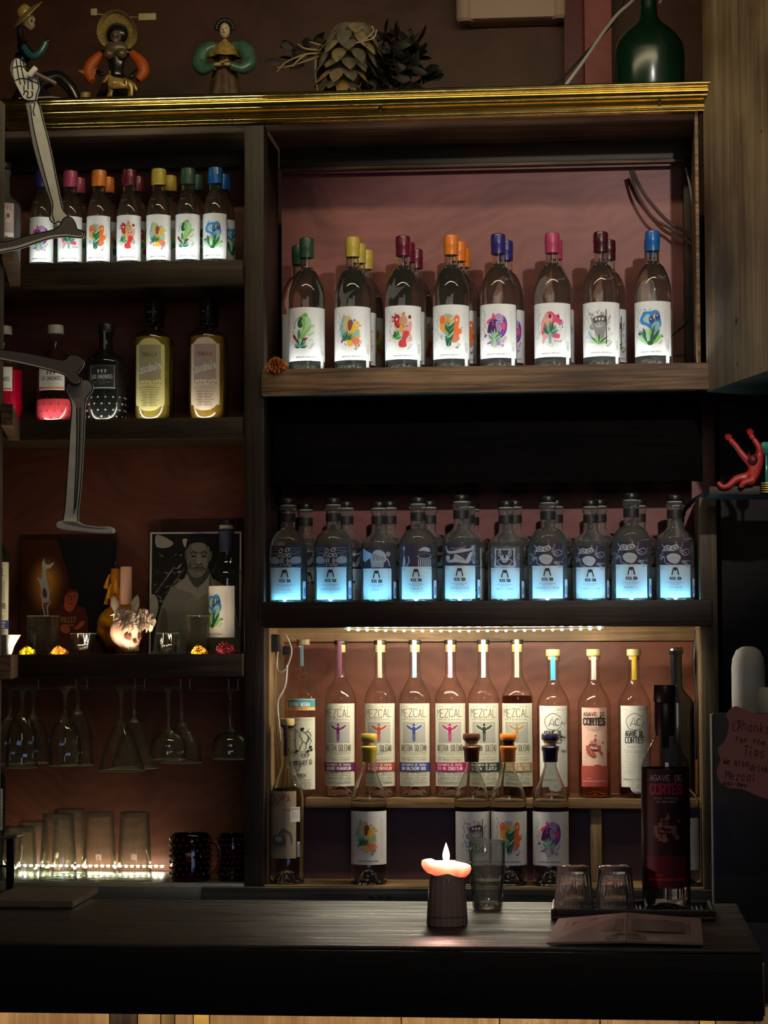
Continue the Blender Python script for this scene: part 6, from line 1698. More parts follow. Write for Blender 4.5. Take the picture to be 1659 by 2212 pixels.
ORS = mat('orange_satin', (.50, .09, .01), .5)
for s in (-1, 1):
    sl = bmesh.new(); tube(sl, crv([(s * .030, -.002, .104), (s * .050, -.006, .084), (s * .056, -.008, .066), (s * .046, -.014, .050)], 6), .01, 12, rf=[.007 + .006 * math.sin(PI * j / 18) for j in range(19)]); obj('sleeve', sl, ORS, t)
fan = bmesh.new(); vs = [fan.verts.new(c) for c in ((-.036, -.016, .074), (-.076, -.018, .070), (-.044, -.018, .052))]; fan.faces.new(vs); r_ = bmesh.ops.extrude_face_region(fan, geom=fan.faces[:]); bmesh.ops.translate(fan, vec=(0, .003, 0), verts=[g for g in r_['geom'] if isinstance(g, bmesh.types.BMVert)]); bmesh.ops.recalc_face_normals(fan, faces=fan.faces); obj('fan', fan, ORS, t)
head(t, 0, -.006, .116, .0150, mat('dark_skull', (.14, .10, .07), .35, coat=.4))
hr = bmesh.new(); ball(hr, (0, .004, .142), .021, 3, (1.1, .8, 1.0)); obj('hair', hr, DRS, t)
hat = lathe([(0, .020), (.014, .019), (.019, .012), (.020, .004), (.030, .004), (.041, -.006), (.0415, -.009), (.030, .001), (.018, .001), (0, .004)], 40, mod=lambda a, z: 1 + .03 * math.sin(3 * a))
bmesh.ops.rotate(hat, cent=(0, 0, 0), matrix=Matrix.Rotation(-.85, 3, 'X'), verts=hat.verts); obj('hat', hat, STRAW, t, loc=(0, .008, .152))
bn = bmesh.new()
for px, h_, l in ((-.054, .184, .010), (.044, .172, .026)): bx(bn, px, px + l * 1.4, -.003, .003, h_ - .008, h_ + .006, .0028)
tube(bn, [(-.05, .004, .182), (.0, .03, .18), (.05, .004, .172)], .0012, 6); obj('hat_ornament', bn, mat('pale_wood_charm', (.42, .34, .18), .5), t)
# golden horse in front of her
t = thing('horse_figurine', (topx(262, YT - .05), YF - .015, ZTOP), 'small golden horse figurine standing before the straw-hatted lady', 'figurine')
GH = mat('gilded_clay', (.55, .36, .13), .35, .45, var=.3, bscale=80)
skin('body', [(.002, 0, .034, .0125), (.018, 0, .032, .0115), (.026, 0, .034, .0115), (-.014, 0, .034, .011), (-.020, 0, .046, .0065), (-.022, 0, .054, .0055), (-.030, 0, .042, .0045), (-.036, 0, .036, .0035),
              (.030, -.006, .018, .0048), (.029, -.006, .002, .0042), (.024, .006, .018, .0045), (.022, .006, .002, .0038),
              (-.016, -.006, .018, .0045), (-.017, -.006, .002, .004), (-.022, .006, .018, .004), (-.026, .006, .003, .0035), (.036, 0, .030, .003), (.040, 0, .016, .003)],
     [(0, 1), (1, 2), (0, 3), (3, 4), (4, 5), (5, 6), (6, 7), (2, 8), (8, 9), (1, 10), (10, 11), (3, 12), (12, 13), (3, 14), (14, 15), (2, 16), (16, 17)], GH, t)
er = bmesh.new()
for s in (-1, 1): bmesh.ops.create_cone(er, segments=8, radius1=.0018, radius2=0, depth=.008, matrix=Matrix.Translation((-.020, s * .003, .061)))
obj('ear', er, GH, t)
# seated lady in a shawl
t = thing('doll_figurine', (topx(486), YT, ZTOP), 'doll with crown braid, ochre shawl and green puffed sleeves standing on the cornice', 'figurine'); t.scale = (1.12, 1.1, 1.22)
skd = lathe([(0, .082), (.014, .080), (.024, .055), (.031, .02), (.034, 0), (0, 0)], 36, mod=lambda a, z: 1 + .06 * math.sin(8 * a)); obj('skirt', skd, mat('brown_skirt', (.09, .05, .025), .5, var=.4, bscale=60), t)
skin('body', [(0, 0, .078, .013), (0, 0, .098, .016), (0, 0, .112, .007), (0, 0, .122, .006)], chain(0, 3), mat('doll_clay', (.45, .30, .14), .4), t)
for s in (-1, 1):
    sl = bmesh.new(); tube(sl, crv([(s * .016, 0, .108), (s * .040, -.004, .100), (s * .050, -.010, .076), (s * .038, -.022, .060), (s * .016, -.032, .064)], 6), .01, 14, rf=[.008 + .008 * math.sin(PI * min(1, j / 20)) for j in range(25)]); obj('sleeve', sl, mat('green_satin', (.05, .13, .09), .35, coat=.5, var=.3, bscale=90), t)
hnd = bmesh.new()
for s in (-1, 1): ball(hnd, (s * .010, -.034, .066), .0055, 2, (1.5, .8, .7))
obj('hand', hnd, mat('doll_clay', (.45, .30, .14), .4), t)
tb2 = bmesh.new(); tube(tb2, [(-.016, -.036, .064), (.012, -.036, .074)], .0018, 6); obj('held_stick', tb2, STRAW, t)
sh = lathe([(.008, .116), (.020, .108), (.031, .092), (.029, .086), (.018, .098), (.008, .108)], 36, mod=lambda a, z: 1 + .10 * math.sin(6 * a) * (1 if z < .1 else .3)); obj('shawl', sh, mat('ochre_cloth', (.42, .26, .06), .4, .15, bump=.5, bscale=120, var=.35), t)
hd = bmesh.new(); ball(hd, (0, -.002, .136), .0125, 4, (.86, .9, 1.15)); obj('head', hd, mat('doll_face', (.62, .48, .30), .35, coat=.3), t)
fc = bmesh.new()
for s in (-1, 1): ball(fc, (s * .0045, -.0125, .1375), .0015, 1)
ball(fc, (0, -.0135, .1305), .0018, 2, (1.8, .5, .5)); ball(fc, (0, -.0145, .1345), .0016, 2, (.7, .8, 1.3)); obj('face_detail', fc, mat('face_line', (.12, .05, .03), .5), t)
hr = bmesh.new(); ball(hr, (0, .004, .140), .0140, 3, (1, .9, 1.05))
for k in range(11):
    a = PI * k / 10; ball(hr, (.0165 * math.cos(a), -.004, .140 + .0150 * math.sin(a)), .0048, 2)
obj('hair', hr, mat('black_hair', (.012, .016, .020), .3, coat=.5), t)

# dried agave heart with bracts
YAG = YT + .02
t = thing('dried_agave_heart', (P(745, 120, YAG).x, YAG, ZTOP), 'dried scaly agave heart with pale curled bracts lying on the cornice', 'plant'); t.scale = (1.12, 1, 1.12)
core = bmesh.new(); ax = Vector((.35, 0, -1)).normalized(); up = Vector((0, 0, 1))
ball(core, (0, 0, .078), .042, 3, (1.0, .9, 1.35)); obj('core', core, mat('dark_husk', (.06, .04, .025), .7), t)
BRT = [mat('bract_tan', (.42, .32, .19), .6, var=.35, bscale=60), mat('bract_grey', (.28, .24, .19), .6, var=.3, bscale=60), mat('bract_ochre', (.55, .34, .12), .55, var=.2, bscale=60)]
rr = random.Random(3)
for j in range(8):
    n = 9; z = .150 - j * .0185
    R_ = .046 * math.sin(PI * min(.93, .22 + j * .105)) + .006
    for k in range(n):
        a = 2 * PI * (k + .5 * (j % 2)) / n + rr.uniform(-.1, .1)
        if math.sin(a) > .55: continue
        b_ = bmesh.new(); row = []
        L_ = .034 * rr.uniform(.85, 1.15); W_ = .019
        for q in range(6):
            u = q / 5; wd = W_ * (1 - u ** 2.2) * (.8 + .2 * u); out = .006 * math.sin(PI * u) + .012 * u ** 3
            row.append([b_.verts.new((x * wd, -out + .28 * x * x * wd, -L_ * u + .006)) for x in (-1, -.5, 0, .5, 1)] if q < 5 else [b_.verts.new((0, -out, -L_ * u + .004))])
        for A_, B_ in zip(row, row[1:]):
            for i in range(4): b_.faces.new([A_[i], A_[i + 1], B_[i + 1], B_[i]] if len(B_) > 1 else [A_[i], A_[i + 1], B_[0]])
        bmesh.ops.solidify(b_, geom=b_.faces[:], thickness=.0012)
        Mx = Matrix.Translation((R_ * math.cos(a) - .004 * (j - 4), R_ * math.sin(a), z)) @ Matrix.Rotation(a + PI / 2, 4, 'Z') @ Matrix.Rotation(-.25 + rr.uniform(-.2, .2), 4, 'X')
        bmesh.ops.transform(b_, matrix=Mx, verts=b_.verts)
        obj('bract', b_, BRT[2] if (j in (5, 6) and rr.random() < .5) else BRT[rr.randrange(2)], t)
tw = bmesh.new()
for p in (((.03, -.045, .112), (.048, -.05, .118), (.062, -.05, .132), (.058, -.05, .142)), ((.018, -.045, .108), (.04, -.05, .112), (.062, -.05, .118), (.068, -.05, .134)), ((-.01, -.045, .02), (-.012, -.05, .01), (-.018, -.05, .002)), ((.02, -.04, .02), (.03, -.04, .01), (.028, -.04, .001))):
    tube(tw, crv(p, 5), .0016, 6)
obj('curled_spine', tw, BRT[0], t)
t = thing('dried_branch', (P(640, 110, YAG).x, YAG, ZTOP), 'dry pale twigs and dark curled leaves left of the dried agave heart', 'plant'); t.scale = (1.1, 1, 1.1)
br = bmesh.new()
for p in (((.06, 0, .104), (.02, -.01, .10), (-.02, -.01, .085), (-.038, -.01, .066)), ((.055, 0, .10), (.01, 0, .086), (-.02, 0, .078), (-.040, 0, .078)), ((.05, 0, .11), (.02, -.01, .112), (.004, -.01, .122)), ((.02, -.01, .10), (.0, -.01, .084), (-.006, -.01, .076)), ((.06, .0, .118), (.04, -.01, .122), (.028, -.01, .126)), ((.04, 0, .1), (.04, 0, .05), (.05, 0, .0))):
    tube(br, crv(p, 5), .0016, 6, rf=[.0026 - .0016 * j / (5 * (len(p) - 1)) for j in range(5 * (len(p) - 1) + 1)])
obj('twig', br, mat('twig_tan', (.38, .30, .16), .6), t)
DLF = mat('dark_dry_leaf', (.022, .012, .012), .6, var=.4)
def leafbm(L_, W_, curl, rs):
    b_ = bmesh.new(); row = []
    for q in range(6):
        u = q / 5; wd = W_ * math.sin(PI * min(.97, .12 + u * .85)); row.append([b_.verts.new((x * wd, curl * u * u * L_ + .3 * abs(x) * wd, L_ * u)) for x in (-1, 0, 1)])
    for A_, B_ in zip(row, row[1:]):
        for i in range(2): b_.faces.new([A_[i], A_[i + 1], B_[i + 1], B_[i]])
    bmesh.ops.rotate(b_, cent=(0, 0, 0), matrix=Euler((rs.uniform(-1.2, 1.2), rs.uniform(-1.8, 1.8), rs.uniform(-PI, PI))).to_matrix(), verts=b_.verts)
    return b_
for k in range(16):
    obj('leaf', leafbm(.032, .009, .5, rr), DLF, t, loc=(rr.uniform(-.035, .05), rr.uniform(0, .03), rr.uniform(.085, .135)))
t = thing('dried_foliage', (P(850, 110, YAG + .09).x, YAG + .09, ZTOP), 'dark dry foliage in shadow behind and right of the agave heart', 'plant')
mb = bmesh.new()
for k in range(230):
    l = leafbm(rr.uniform(.03, .05), .011, .4, rr); a = rr.uniform(0, 2 * PI); q = math.sqrt(rr.random())
    bmesh.ops.translate(l, vec=(-.02 + .105 * q * math.cos(a), rr.uniform(0, .07), .105 + .085 * q * math.sin(a)), verts=l.verts); merge(mb, l)
tag(obj('foliage', mb, mat('black_green_leaf', (.014, .013, .010), .55, var=.4), t), kind='stuff')
sm = bmesh.new()
for k in range(7): tube(sm, crv([(rr.uniform(-.02, .02), .02, .0), (rr.uniform(-.04, .04), .02, .05), (rr.uniform(-.07, .07), .03, .14)], 4), .0015, 5)
obj('stem', sm, DLF, t)

# white box with rounded sides on the wall, rosy column, cables
YW = 5.58
x0_, x1_ = P(985, 30, YW).x, P(1232, 30, YW).x; zb_ = P(1100, 54, YW).z
t = thing('wall_air_conditioner', ((x0_ + x1_) / 2, YW, zb_), 'pale rounded-corner air conditioner casing cut by the top edge of the picture', 'air conditioner')
hw = (x1_ - x0_) / 2; PB = mat('warm_beige_plastic', (.66, .45, .38), .45)
obj('casing', box(-hw + .03, hw - .03, -.05, .035, .004, .42, .006), PB, t)
for s in (-1, 1):
    cc = lathe([(0, 0), (.018, .001), (.024, .008), (.024, .40), (0, .42)], 28); obj('side_column', cc, PB, t, loc=(s * (hw - .026), -.03, 0))
t = thing('painted_pillar', (P(1282, 80, 5.5).x, 5.5, ZTOP), 'rosy red painted pillar behind the green demijohn', 'pillar')
w0, w1 = P(1262, 80, 5.5).x - P(1282, 80, 5.5).x, P(1322, 80, 5.5).x - P(1282, 80, 5.5).x
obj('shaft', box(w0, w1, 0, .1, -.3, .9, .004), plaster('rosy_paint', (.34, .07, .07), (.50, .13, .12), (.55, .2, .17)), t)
obj('shaded_side', box(w0 - .05, w0, .03, .1, -.3, .9, .004), plaster('rosy_paint_shade', (.12, .02, .03), (.2, .04, .05), (.24, .07, .08)), t)  # darker copy of the rosy paint, the shade of this side in its colour
def cable(name, pts, r, m, label, cat='cable', w_=.0):
    o0 = Vector(pts[0]); t = thing(name, o0, label, cat)
    b_ = bmesh.new(); tube(b_, crv([tuple(Vector(p) - o0) for p in pts], 6), r, 8); obj('wire', b_, m, t); return t
WC = mat('grey_white_cable', (.42, .40, .36), .5); BC = mat('brown_cable', (.07, .04, .035), .5); KC = mat('black_cable', (.01, .01, .012), .5)
YC = YF + .17
cable('power_cable', [P(1216, 192, YC), P(1262, 130, YC), P(1300, 75, YC), P(1335, 30, YC), P(1372, -5, YC), P(1400, -60, YC)], .004, WC, 'whitish cable rising from the cornice past the green demijohn')
cable('power_cable', [P(1150, 196, YC + .03), P(1205, 176, YC + .03), P(1262, 118, YC + .03), P(1330, 40, YC + .03), P(1360, -40, YC + .03)], .0028, KC, 'thin dark cable running beside the whitish one above the cornice')
cable('power_cable', [P(1424, 8, 5.3), P(1434, -10, 5.3), P(1450, -40, 5.3)], .0035, WC, 'short grey cable showing right of the demijohn neck')
# demijohn
DJ = thing('demijohn', (P(1402, 110, YF + .10).x, YF + .10, ZTOP), 'big dark green glass demijohn at the right end of the cornice', 'bottle')
obj('glass_body', lathe([(0, .004), (.062, .001), (.074, .006), (.077, .02), (.078, .095), (.074, .118), (.062, .138), (.044, .155), (.028, .168), (.020, .180), (.018, .20), (.0185, .24), (.024, .245), (.024, .258), (.016, .262)], 56), mat('bottle_green_glass', (.004, .020, .010), .22, spec=.5), DJ)
gr = thing('green_bottle_reflection', (0, 0, 0), '', '') if False else None

# cables inside the bays
YE = YB - .052
cable('lamp_cable', [P(1362, 368, YE - .006), P(1378, 420, YE - .006), P(1410, 470, YE - .006), P(1450, 495, YE - .006), P(1499, 530, YE - .03)], .0035, BC, 'brown cable hanging from the top of the upper right shelf to its right corner')
cable('lamp_cable', [P(1366, 368, YE), P(1392, 420, YE), P(1440, 476, YE), P(1480, 500, YE), P(1499, 520, YE - .03)], .0042, BC, 'second brown cable looping wider beside the first in the upper right shelf')
cable('lamp_cable', [P(1481, 362, YE - .03), P(1490, 400, YE - .03), P(1496, 440, YE - .03), P(1498, 462, YE - .03)], .0026, WC, 'thin grey cable in the top right corner of the upper right shelf')
cable('lamp_cable', [P(1497, 668, YE - .03), P(1480, 700, YE - .02), P(1455, 722, YE), P(1440, 735, YE)], .0025, KC, 'thin dark cable low at the right of the upper right shelf')
cable('lamp_cable', [P(1545, 1055, YF - .012), P(1500, 1080, YF + .04), P(1480, 1100, YF + .1), P(1476, 1112, YF + .16)], .005, KC, 'black cable slanting from the post top behind the last blue-shelf bottle')
cable('lamp_cable', [P(601, 1400, YF + .1), P(598, 1440, YF + .1), P(607, 1452, YF + .1), P(620, 1440, YF + .1), P(630, 1405, YF + .1), P(618, 1372, YF + .1)], .0017, WC, 'thin white cable looped in the top left corner of the lower bay')
cable('lamp_cable', [P(620, 1436, YF + .09), P(616, 1480, YF + .09), P(600, 1515, YF + .09), P(602, 1560, YF + .09), P(606, 1600, YF + .11)], .0026, WC, 'grey cable running down the left side of the lower bay')
cable('lamp_cable', [P(1506, 1362, YB - .06), P(1500, 1430, YB - .06), P(1506, 1520, YB - .06), P(1503, 1640, YB - .06)], .005, KC, 'black beaded cable down the right side of the lower bay')
t = thing('power_adapter', P(590, 1386, YF + .06), 'black plug adapter in the top left corner of the lower bay', 'adapter')
obj('housing', box(-.014, .012, 0, .03, -.022, .016, .004), BLKP, t)
obj('plug', box(.012, .03, .06, .08, -.03, -.01, .003), BLKP, t)

# ================================================================ SKELETON CUTOUT
YK = 4.50
org = P(0, 640, YK)
SKEL = thing('skeleton_cutout', (org.x, YK, org.z), 'jointed painted skeleton cutout reaching in from the left, hand raised and leg bent', 'decoration')
def pk(x, y, Y=YK): q = P(x, y, Y); return (q.x - org.x, q.z - org.z)
BW = mat('bone_white_paint', (.80, .78, .75), .55, var=.12, bscale=40); BG = ink('bone_grey_shade', (.16, .13, .14)); BG2 = ink('bone_mid_shade', (.32, .30, .30))  # the two grey tones put shade on the bone faces into colour
def bone(name, out, dark, lines, dy=0.0, th=.012, closed=True, lw=.0024):
    pts = [pk(*p) for p in crv(out, 4, True)]
    o = obj(name, slab(pts, dy, dy + th, .0012), BW, SKEL)
    a = Art()
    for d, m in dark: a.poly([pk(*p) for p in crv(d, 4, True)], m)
    a.segs([pk(*p) for p in crv(out, 4, True)] + [pk(*out[0])], lw, K) if closed else None
    for l in lines: a.line([pk(*p) for p in crv(l, 5)], lw, K)
    me = a.mesh('outline', base=.0003)
    link('outline', me, o, loc=(0, dy, 0))
    return o
arm = [(56, 218), (60, 250), (68, 300), (82, 355), (97, 405), (109, 440), (109, 462), (108, 474), (118, 483), (126, 478), (134, 484), (141, 478), (150, 484), (148, 468), (136, 452), (130, 430), (122, 390), (108, 320), (94, 265), (80, 218)]
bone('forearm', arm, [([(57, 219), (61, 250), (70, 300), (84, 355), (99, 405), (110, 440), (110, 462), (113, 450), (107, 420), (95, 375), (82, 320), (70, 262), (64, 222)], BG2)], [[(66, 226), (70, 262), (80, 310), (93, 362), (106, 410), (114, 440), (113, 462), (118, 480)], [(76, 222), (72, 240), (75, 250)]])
hand = [(54, 216), (46, 205), (36, 186), (26, 165), (22, 148), (26, 132), (36, 126), (48, 130), (53, 142), (57, 152), (66, 158), (70, 150), (78, 154), (80, 168), (85, 188), (80, 205), (76, 218)]
bone('hand', hand, [([(24, 150), (26, 134), (34, 128), (30, 140), (30, 160), (34, 178), (28, 166)], BG)],
     [[(36, 129), (38, 145), (42, 170), (46, 184)], [(45, 130), (48, 150), (53, 172), (55, 184)], [(30, 148), (42, 144), (56, 147), (68, 154)], [(34, 175), (45, 171), (60, 172), (84, 182)], [(62, 176), (62, 194)], [(70, 176), (72, 194)], [(53, 186), (53, 198)],
      [(52, 206), (56, 198), (62, 200), (60, 210), (66, 212), (72, 206), (70, 198)]], dy=-.004)
th_ = bmesh.new(); p0, p1 = pk(72, 158), pk(124, 184); tube(th_, [(p0[0], -.008, p0[1]), ((p0[0] + p1[0]) / 2, -.012, (p0[1] + p1[1]) / 2), (p1[0], -.012, p1[1])], .0045, 10); obj('thumb', th_, mat('cigar_brown', (.20, .13, .12), .4, coat=.4), SKEL)
th_ = bmesh.new(); p0, p1, p2 = pk(66, 166), pk(76, 156), pk(80, 150); tube(th_, [(p0[0], -.012, p0[1]), (p1[0], -.014, p1[1]), (p2[0], -.012, p2[1])], .0062, 10); obj('finger', th_, BW, SKEL)
up_ = [(-60, 566), (0, 548), (40, 540), (80, 527), (112, 517), (145, 513), (165, 515), (180, 515), (184, 506), (178, 500), (169, 497), (166, 486), (158, 474), (147, 471), (138, 478), (133, 488), (118, 499), (70, 510), (30, 522), (0, 528), (-60, 542)]
bone('upper_arm', up_, [([(-60, 558), (0, 541), (40, 533), (80, 520), (112, 511), (145, 508), (165, 510), (178, 511), (181, 506), (176, 501), (168, 499), (164, 486), (157, 476), (147, 473), (139, 479), (134, 489), (118, 500), (70, 512), (30, 524), (0, 530), (-60, 544)], BG)], [], dy=-.0125)
thg = [(-60, 748), (0, 756), (60, 764), (118, 776), (142, 779), (152, 770), (168, 769), (180, 776), (183, 788), (176, 800), (170, 808), (177, 818), (176, 828), (164, 832), (152, 824), (143, 812), (120, 804), (60, 790), (0, 778), (-60, 770)]
bone('thigh', thg, [([(-60, 750), (0, 757), (60, 765), (118, 777), (142, 780), (152, 772), (168, 771), (178, 777), (181, 788), (174, 800), (168, 808), (175, 818), (174, 826), (164, 830), (153, 822), (145, 810), (120, 800), (60, 785), (0, 773), (-60, 765)], BG)], [], dy=-.0125)
shn = [(143, 832), (152, 824), (164, 832), (174, 829), (180, 821), (192, 822), (200, 834), (196, 848), (186, 860), (183, 880), (180, 950), (174, 1050), (168, 1105), (166, 1130), (138, 1130), (141, 1090), (147, 1000), (152, 920), (155, 878), (148, 856), (142, 844)]
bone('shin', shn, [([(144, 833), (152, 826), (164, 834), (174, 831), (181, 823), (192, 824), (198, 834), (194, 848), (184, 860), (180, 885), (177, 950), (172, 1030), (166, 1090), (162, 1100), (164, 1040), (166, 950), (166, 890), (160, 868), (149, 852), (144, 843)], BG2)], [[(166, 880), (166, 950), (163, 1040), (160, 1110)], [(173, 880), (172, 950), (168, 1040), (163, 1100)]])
ft = [(124, 1130), (136, 1125), (165, 1126), (182, 1133), (215, 1138), (238, 1138), (246, 1144), (242, 1151), (220, 1152), (165, 1147), (128, 1142)]
bone('foot', ft, [([(136, 1127), (165, 1128), (182, 1135), (215, 1140), (236, 1140), (215, 1143), (160, 1136)], BG2)], [], dy=-.006, th=.02, closed=False)

# ================================================================ RIGHT SIDE
YR = 4.70
zsh = P(1590, 1050, YR).z
t = thing('wall_shelf', (P(1520, 1055, YR + .1).x, YR, zsh), 'small dark shelf at the right edge that carries the red devil', 'shelf')
ww = P(1700, 1055, YR).x - P(1532, 1055, YR).x
obj('board', box(P(1532, 1055, YR).x - t.location.x, P(1760, 1055, YR).x - t.location.x, 0, .16, -.018, 0, .002), W_DARK, t)
tg = thing('gilt_trim_block', (P(1650, 1056, YR - .01).x, YR - .012, P(1650, 1066, YR).z), 'little gilded ribbed block on the edge of the devil shelf', 'ornament')
tb_ = bmesh.new()
for k in range(5): bx(tb_, -.006, .04, 0, .010, .0045 * k, .0045 * k + .0038, .001)
obj('ribs', tb_, GOLD, tg)
RED = mat('devil_red', (.42, .022, .018), .45, coat=.2)
q = P(1637, 1040, YR + .01)
t = thing('devil_figurine', (q.x, YR + .01, zsh + .001), 'red devil figurine seated on the small shelf with both arms raised', 'figurine')
k_ = 4.70 / 4900
def dv(px, py, r, dy=0.0): return ((px - 1637) * k_, dy, (1048 - py) * k_, r * 1.22)
skin('body', [dv(1634, 1030, .0135), dv(1634, 1010, .012), dv(1630, 990, .0125), dv(1612, 990, .007), dv(1600, 974, .0052), dv(1592, 962, .0050), dv(1583, 952, .0050),
              dv(1642, 984, .008, .004), dv(1641, 966, .006), dv(1634, 954, .0055), dv(1627, 944, .0048),
              dv(1612, 1031, .0085, -.01), dv(1592, 1032, .0075, -.012), dv(1572, 1051, .0058, -.016), dv(1560, 1052, .0052, -.016), dv(1550, 1040, .0042, -.016),
              dv(1622, 1040, .008, -.02), dv(1606, 1042, .006, -.024), dv(1598, 1054, .005, -.024)],
     [(0, 1), (1, 2), (2, 3), (3, 4), (4, 5), (5, 6), (2, 7), (7, 8), (8, 9), (9, 10), (0, 11), (11, 12), (12, 13), (13, 14), (14, 15), (0, 16), (16, 17), (17, 18)], RED, t, 2)
for cx, cy, an0 in ((1583, 952, 2.2), (1626, 943, 1.9)):
    v = dv(cx, cy, 0); hn = bmesh.new(); ball(hn, v[:3], .0062, 2, (1, .7, 1))
    for j in range(5):
        an = an0 - .45 + .24 * j; l = (.009, .011, .012, .011, .008)[j]
        l *= 1.55; tube(hn, [(v[0], v[1], v[2]), (v[0] + math.cos(an) * l * .6, v[1] - .001, v[2] + math.sin(an) * l * .6), (v[0] + math.cos(an) * l * 1.1, v[1] - .003, v[2] + math.sin(an) * l)], .0017, 6)
    obj('hand', hn, RED, t)
hh = bmesh.new(); v = dv(1622, 998, 0); ball(hh, (v[0] + .004, -.012, v[2] + .004), .0105, 3, (1, 1, 1.1))
for s in (-1, 1): tube(hh, [(v[0] + .004 + s * .006, -.014, v[2] + .012), (v[0] + .004 + s * .009, -.015, v[2] + .018), (v[0] + .004 + s * .007, -.016, v[2] + .022)], .0015, 6, rf=[.002, .0015, .0005])
obj('head', hh, mat('devil_dark_red', (.10, .008, .008), .5), t)
tt = thing('glass_trinket', (P(1655, 968, YR + .04).x, YR + .04, zsh + .001), 'green glass trinket cut by the right edge above the shelf', 'trinket')
gb = lathe([(0, 0), (.010, 0), (.003, .01), (.003, .065), (.010, .07), (.014, .08), (.010, .092), (0, .094)], 20); obj('body', gb, mat('sea_green_glass', (.05, .25, .2), .15, coat=.5), tt)

# point-of-sale screen back with the note, paper roll
YP = 4.55
sx0 = P(1541, 1700, YP).x
t = thing('dark_screen', (sx0, YP, P(1600, 1990, YP).z), 'tall dark screen housing with a lit left edge, carrying the pink note', 'screen')
zt_ = P(1600, 1541, YP).z - t.location.z
obj('housing', box(0, .34, 0, .05, .0, zt_, .003), mat('dark_navy_plastic', (.005, .006, .008), .4), t)
obj('edge_strip', box(-.0025, 0, -.001, .051, .0, zt_ - .002, .0008), mat('grey_edge', (.16, .17, .14), .4), t)
st_o = thing('steel_stand', (P(1600, 1990, YP).x, YP, 0), '', '') if False else None
t2 = thing('side_cabinet', (sx0, YP - .01, 0), 'low dark cabinet under the screen at the right edge', 'cabinet')
obj('carcass', box(0, .5, 0, .06, 0, P(1600, 1990, YP).z - .001, .003), BLACK, t2)
nt = thing('tip_note', (P(1600, 1625, YP).x, YP - .004, P(1600, 1625, YP).z), 'torn pink paper note with handwriting thanking for tips', 'note')
nx = lambda x, y: (P(x, y, YP).x - nt.location.x, P(x, y, YP).z - nt.location.z)
nout = [(1569, 1542), (1585, 1526), (1602, 1529), (1640, 1544), (1700, 1552), (1700, 1724), (1652, 1724), (1620, 1712), (1600, 1704), (1575, 1702), (1556, 1690), (1548, 1670), (1552, 1652), (1556, 1640), (1550, 1618), (1564, 1602), (1572, 1580), (1574, 1560)]
obj('paper', slab([nx(*p) for p in crv(nout, 3, True)], 0, .0008, 0), mat('pink_note_paper', (.36, .14, .12), .7), nt, smooth=False)
a = Art(); kp = YP / 4900
for s_, px, py, h, w_, an in (('Thanks', 1590, 1576, 20, 72, -.12), ('for the', 1588, 1602, 11, 64, -.12), ('Tips', 1606, 1632, 20, 44, -.10), ('We also', 1562, 1650, 13, 54, -.1), ('drink', 1620, 1664, 13, 38, -.1), ('Mezcal', 1566, 1682, 17, 66, -.1), ('oax-mex', 1562, 1694, 9, 50, -.12)):
    x, z = nx(px, py); a.text(s_, x, z, h * kp, ink('note_ink', (.03, .008, .02)), w=w_ * kp, wd=.0013, ang=an, center=False, jit=.05)
x, z = nx(1586, 1560); a.line(crv([(x, z), (x - .004, z - .012), (x + .004, z - .016), (x + .012, z - .004), (x + .002, z + .002)], 4), .0013, ink('note_ink', (.03, .008, .02)))
link('handwriting', a.mesh('handwriting', base=.0003), nt)
t = thing('paper_roll', (P(1617, 1500, YP + .14).x, YP + .14, P(1600, 1560, YP).z), 'pale round-topped paper roll standing behind the dark screen', 'roll')
obj('roll', lathe([(0, 0), (.032, 0), (.034, .01), (.034, .105), (.032, .125), (.024, .142), (.012, .149), (0, .15)], 40), mat('soft_paper', (.42, .42, .41), .8, bump=.3, bscale=80), t)
t_ = thing('paper_roll', (P(1668, 1520, YP + .12).x, YP + .12, P(1600, 1560, YP).z), 'lower pale roll at the right edge beside the round-topped one', 'roll')
obj('roll', lathe([(0, 0), (.026, 0), (.028, .004), (.028, .058), (.024, .066), (0, .067)], 32), mat('soft_paper', (.42, .42, .41), .8), t_)
ped = thing('roll_stand', (P(1617, 1500, YP + .14).x, YP + .2, 0), 'dark stand behind the screen that carries the paper rolls', 'stand')
obj('stand', box(-.06, .16, -.13, .02, 0, P(1600, 1560, YP).z - .001), BLACK, ped)
st('wall_3', box(P(1560, 1300, 5.0).x, 1.6, 5.0, 5.03, 0, P(1540, 860, 4.9).z), mat('dark_partition', (.007, .005, .006), .8))

# ================================================================ ON THE BAR
ZBR = zbar + .0004
def onbar(px, py, z=ZBR): q = onz(px, py, z); return (q.x, q.y, z)
# cutting board
a0, a1, a2 = onz(-40, 1962, zbar), onz(160, 1962, zbar), onz(212, 1932, zbar)
t = thing('cutting_board', (a0.x, a0.y, ZBR), 'pale brown cutting board lying on the left end of the bar', 'board')
b_ = bmesh.new(); y2 = a2.y - a0.y
poly = [(0, 0), (a1.x - a0.x, 0), (a2.x - a0.x, y2), (0, y2)]
v = [b_.verts.new((x, y, .001)) for x, y in poly]; f = b_.faces.new(v); r_ = bmesh.ops.extrude_face_region(b_, geom=[f]); bmesh.ops.translate(b_, vec=(0, 0, .010), verts=[g for g in r_['geom'] if isinstance(g, bmesh.types.BMVert)])
bmesh.ops.recalc_face_normals(b_, faces=b_.faces); bmesh.ops.bevel(b_, geom=list(b_.edges), offset=.0015, segments=2, affect='EDGES')
obj('board', b_, mat('board_brown', (.20, .15, .12), .5, var=.2, bscale=40), t)
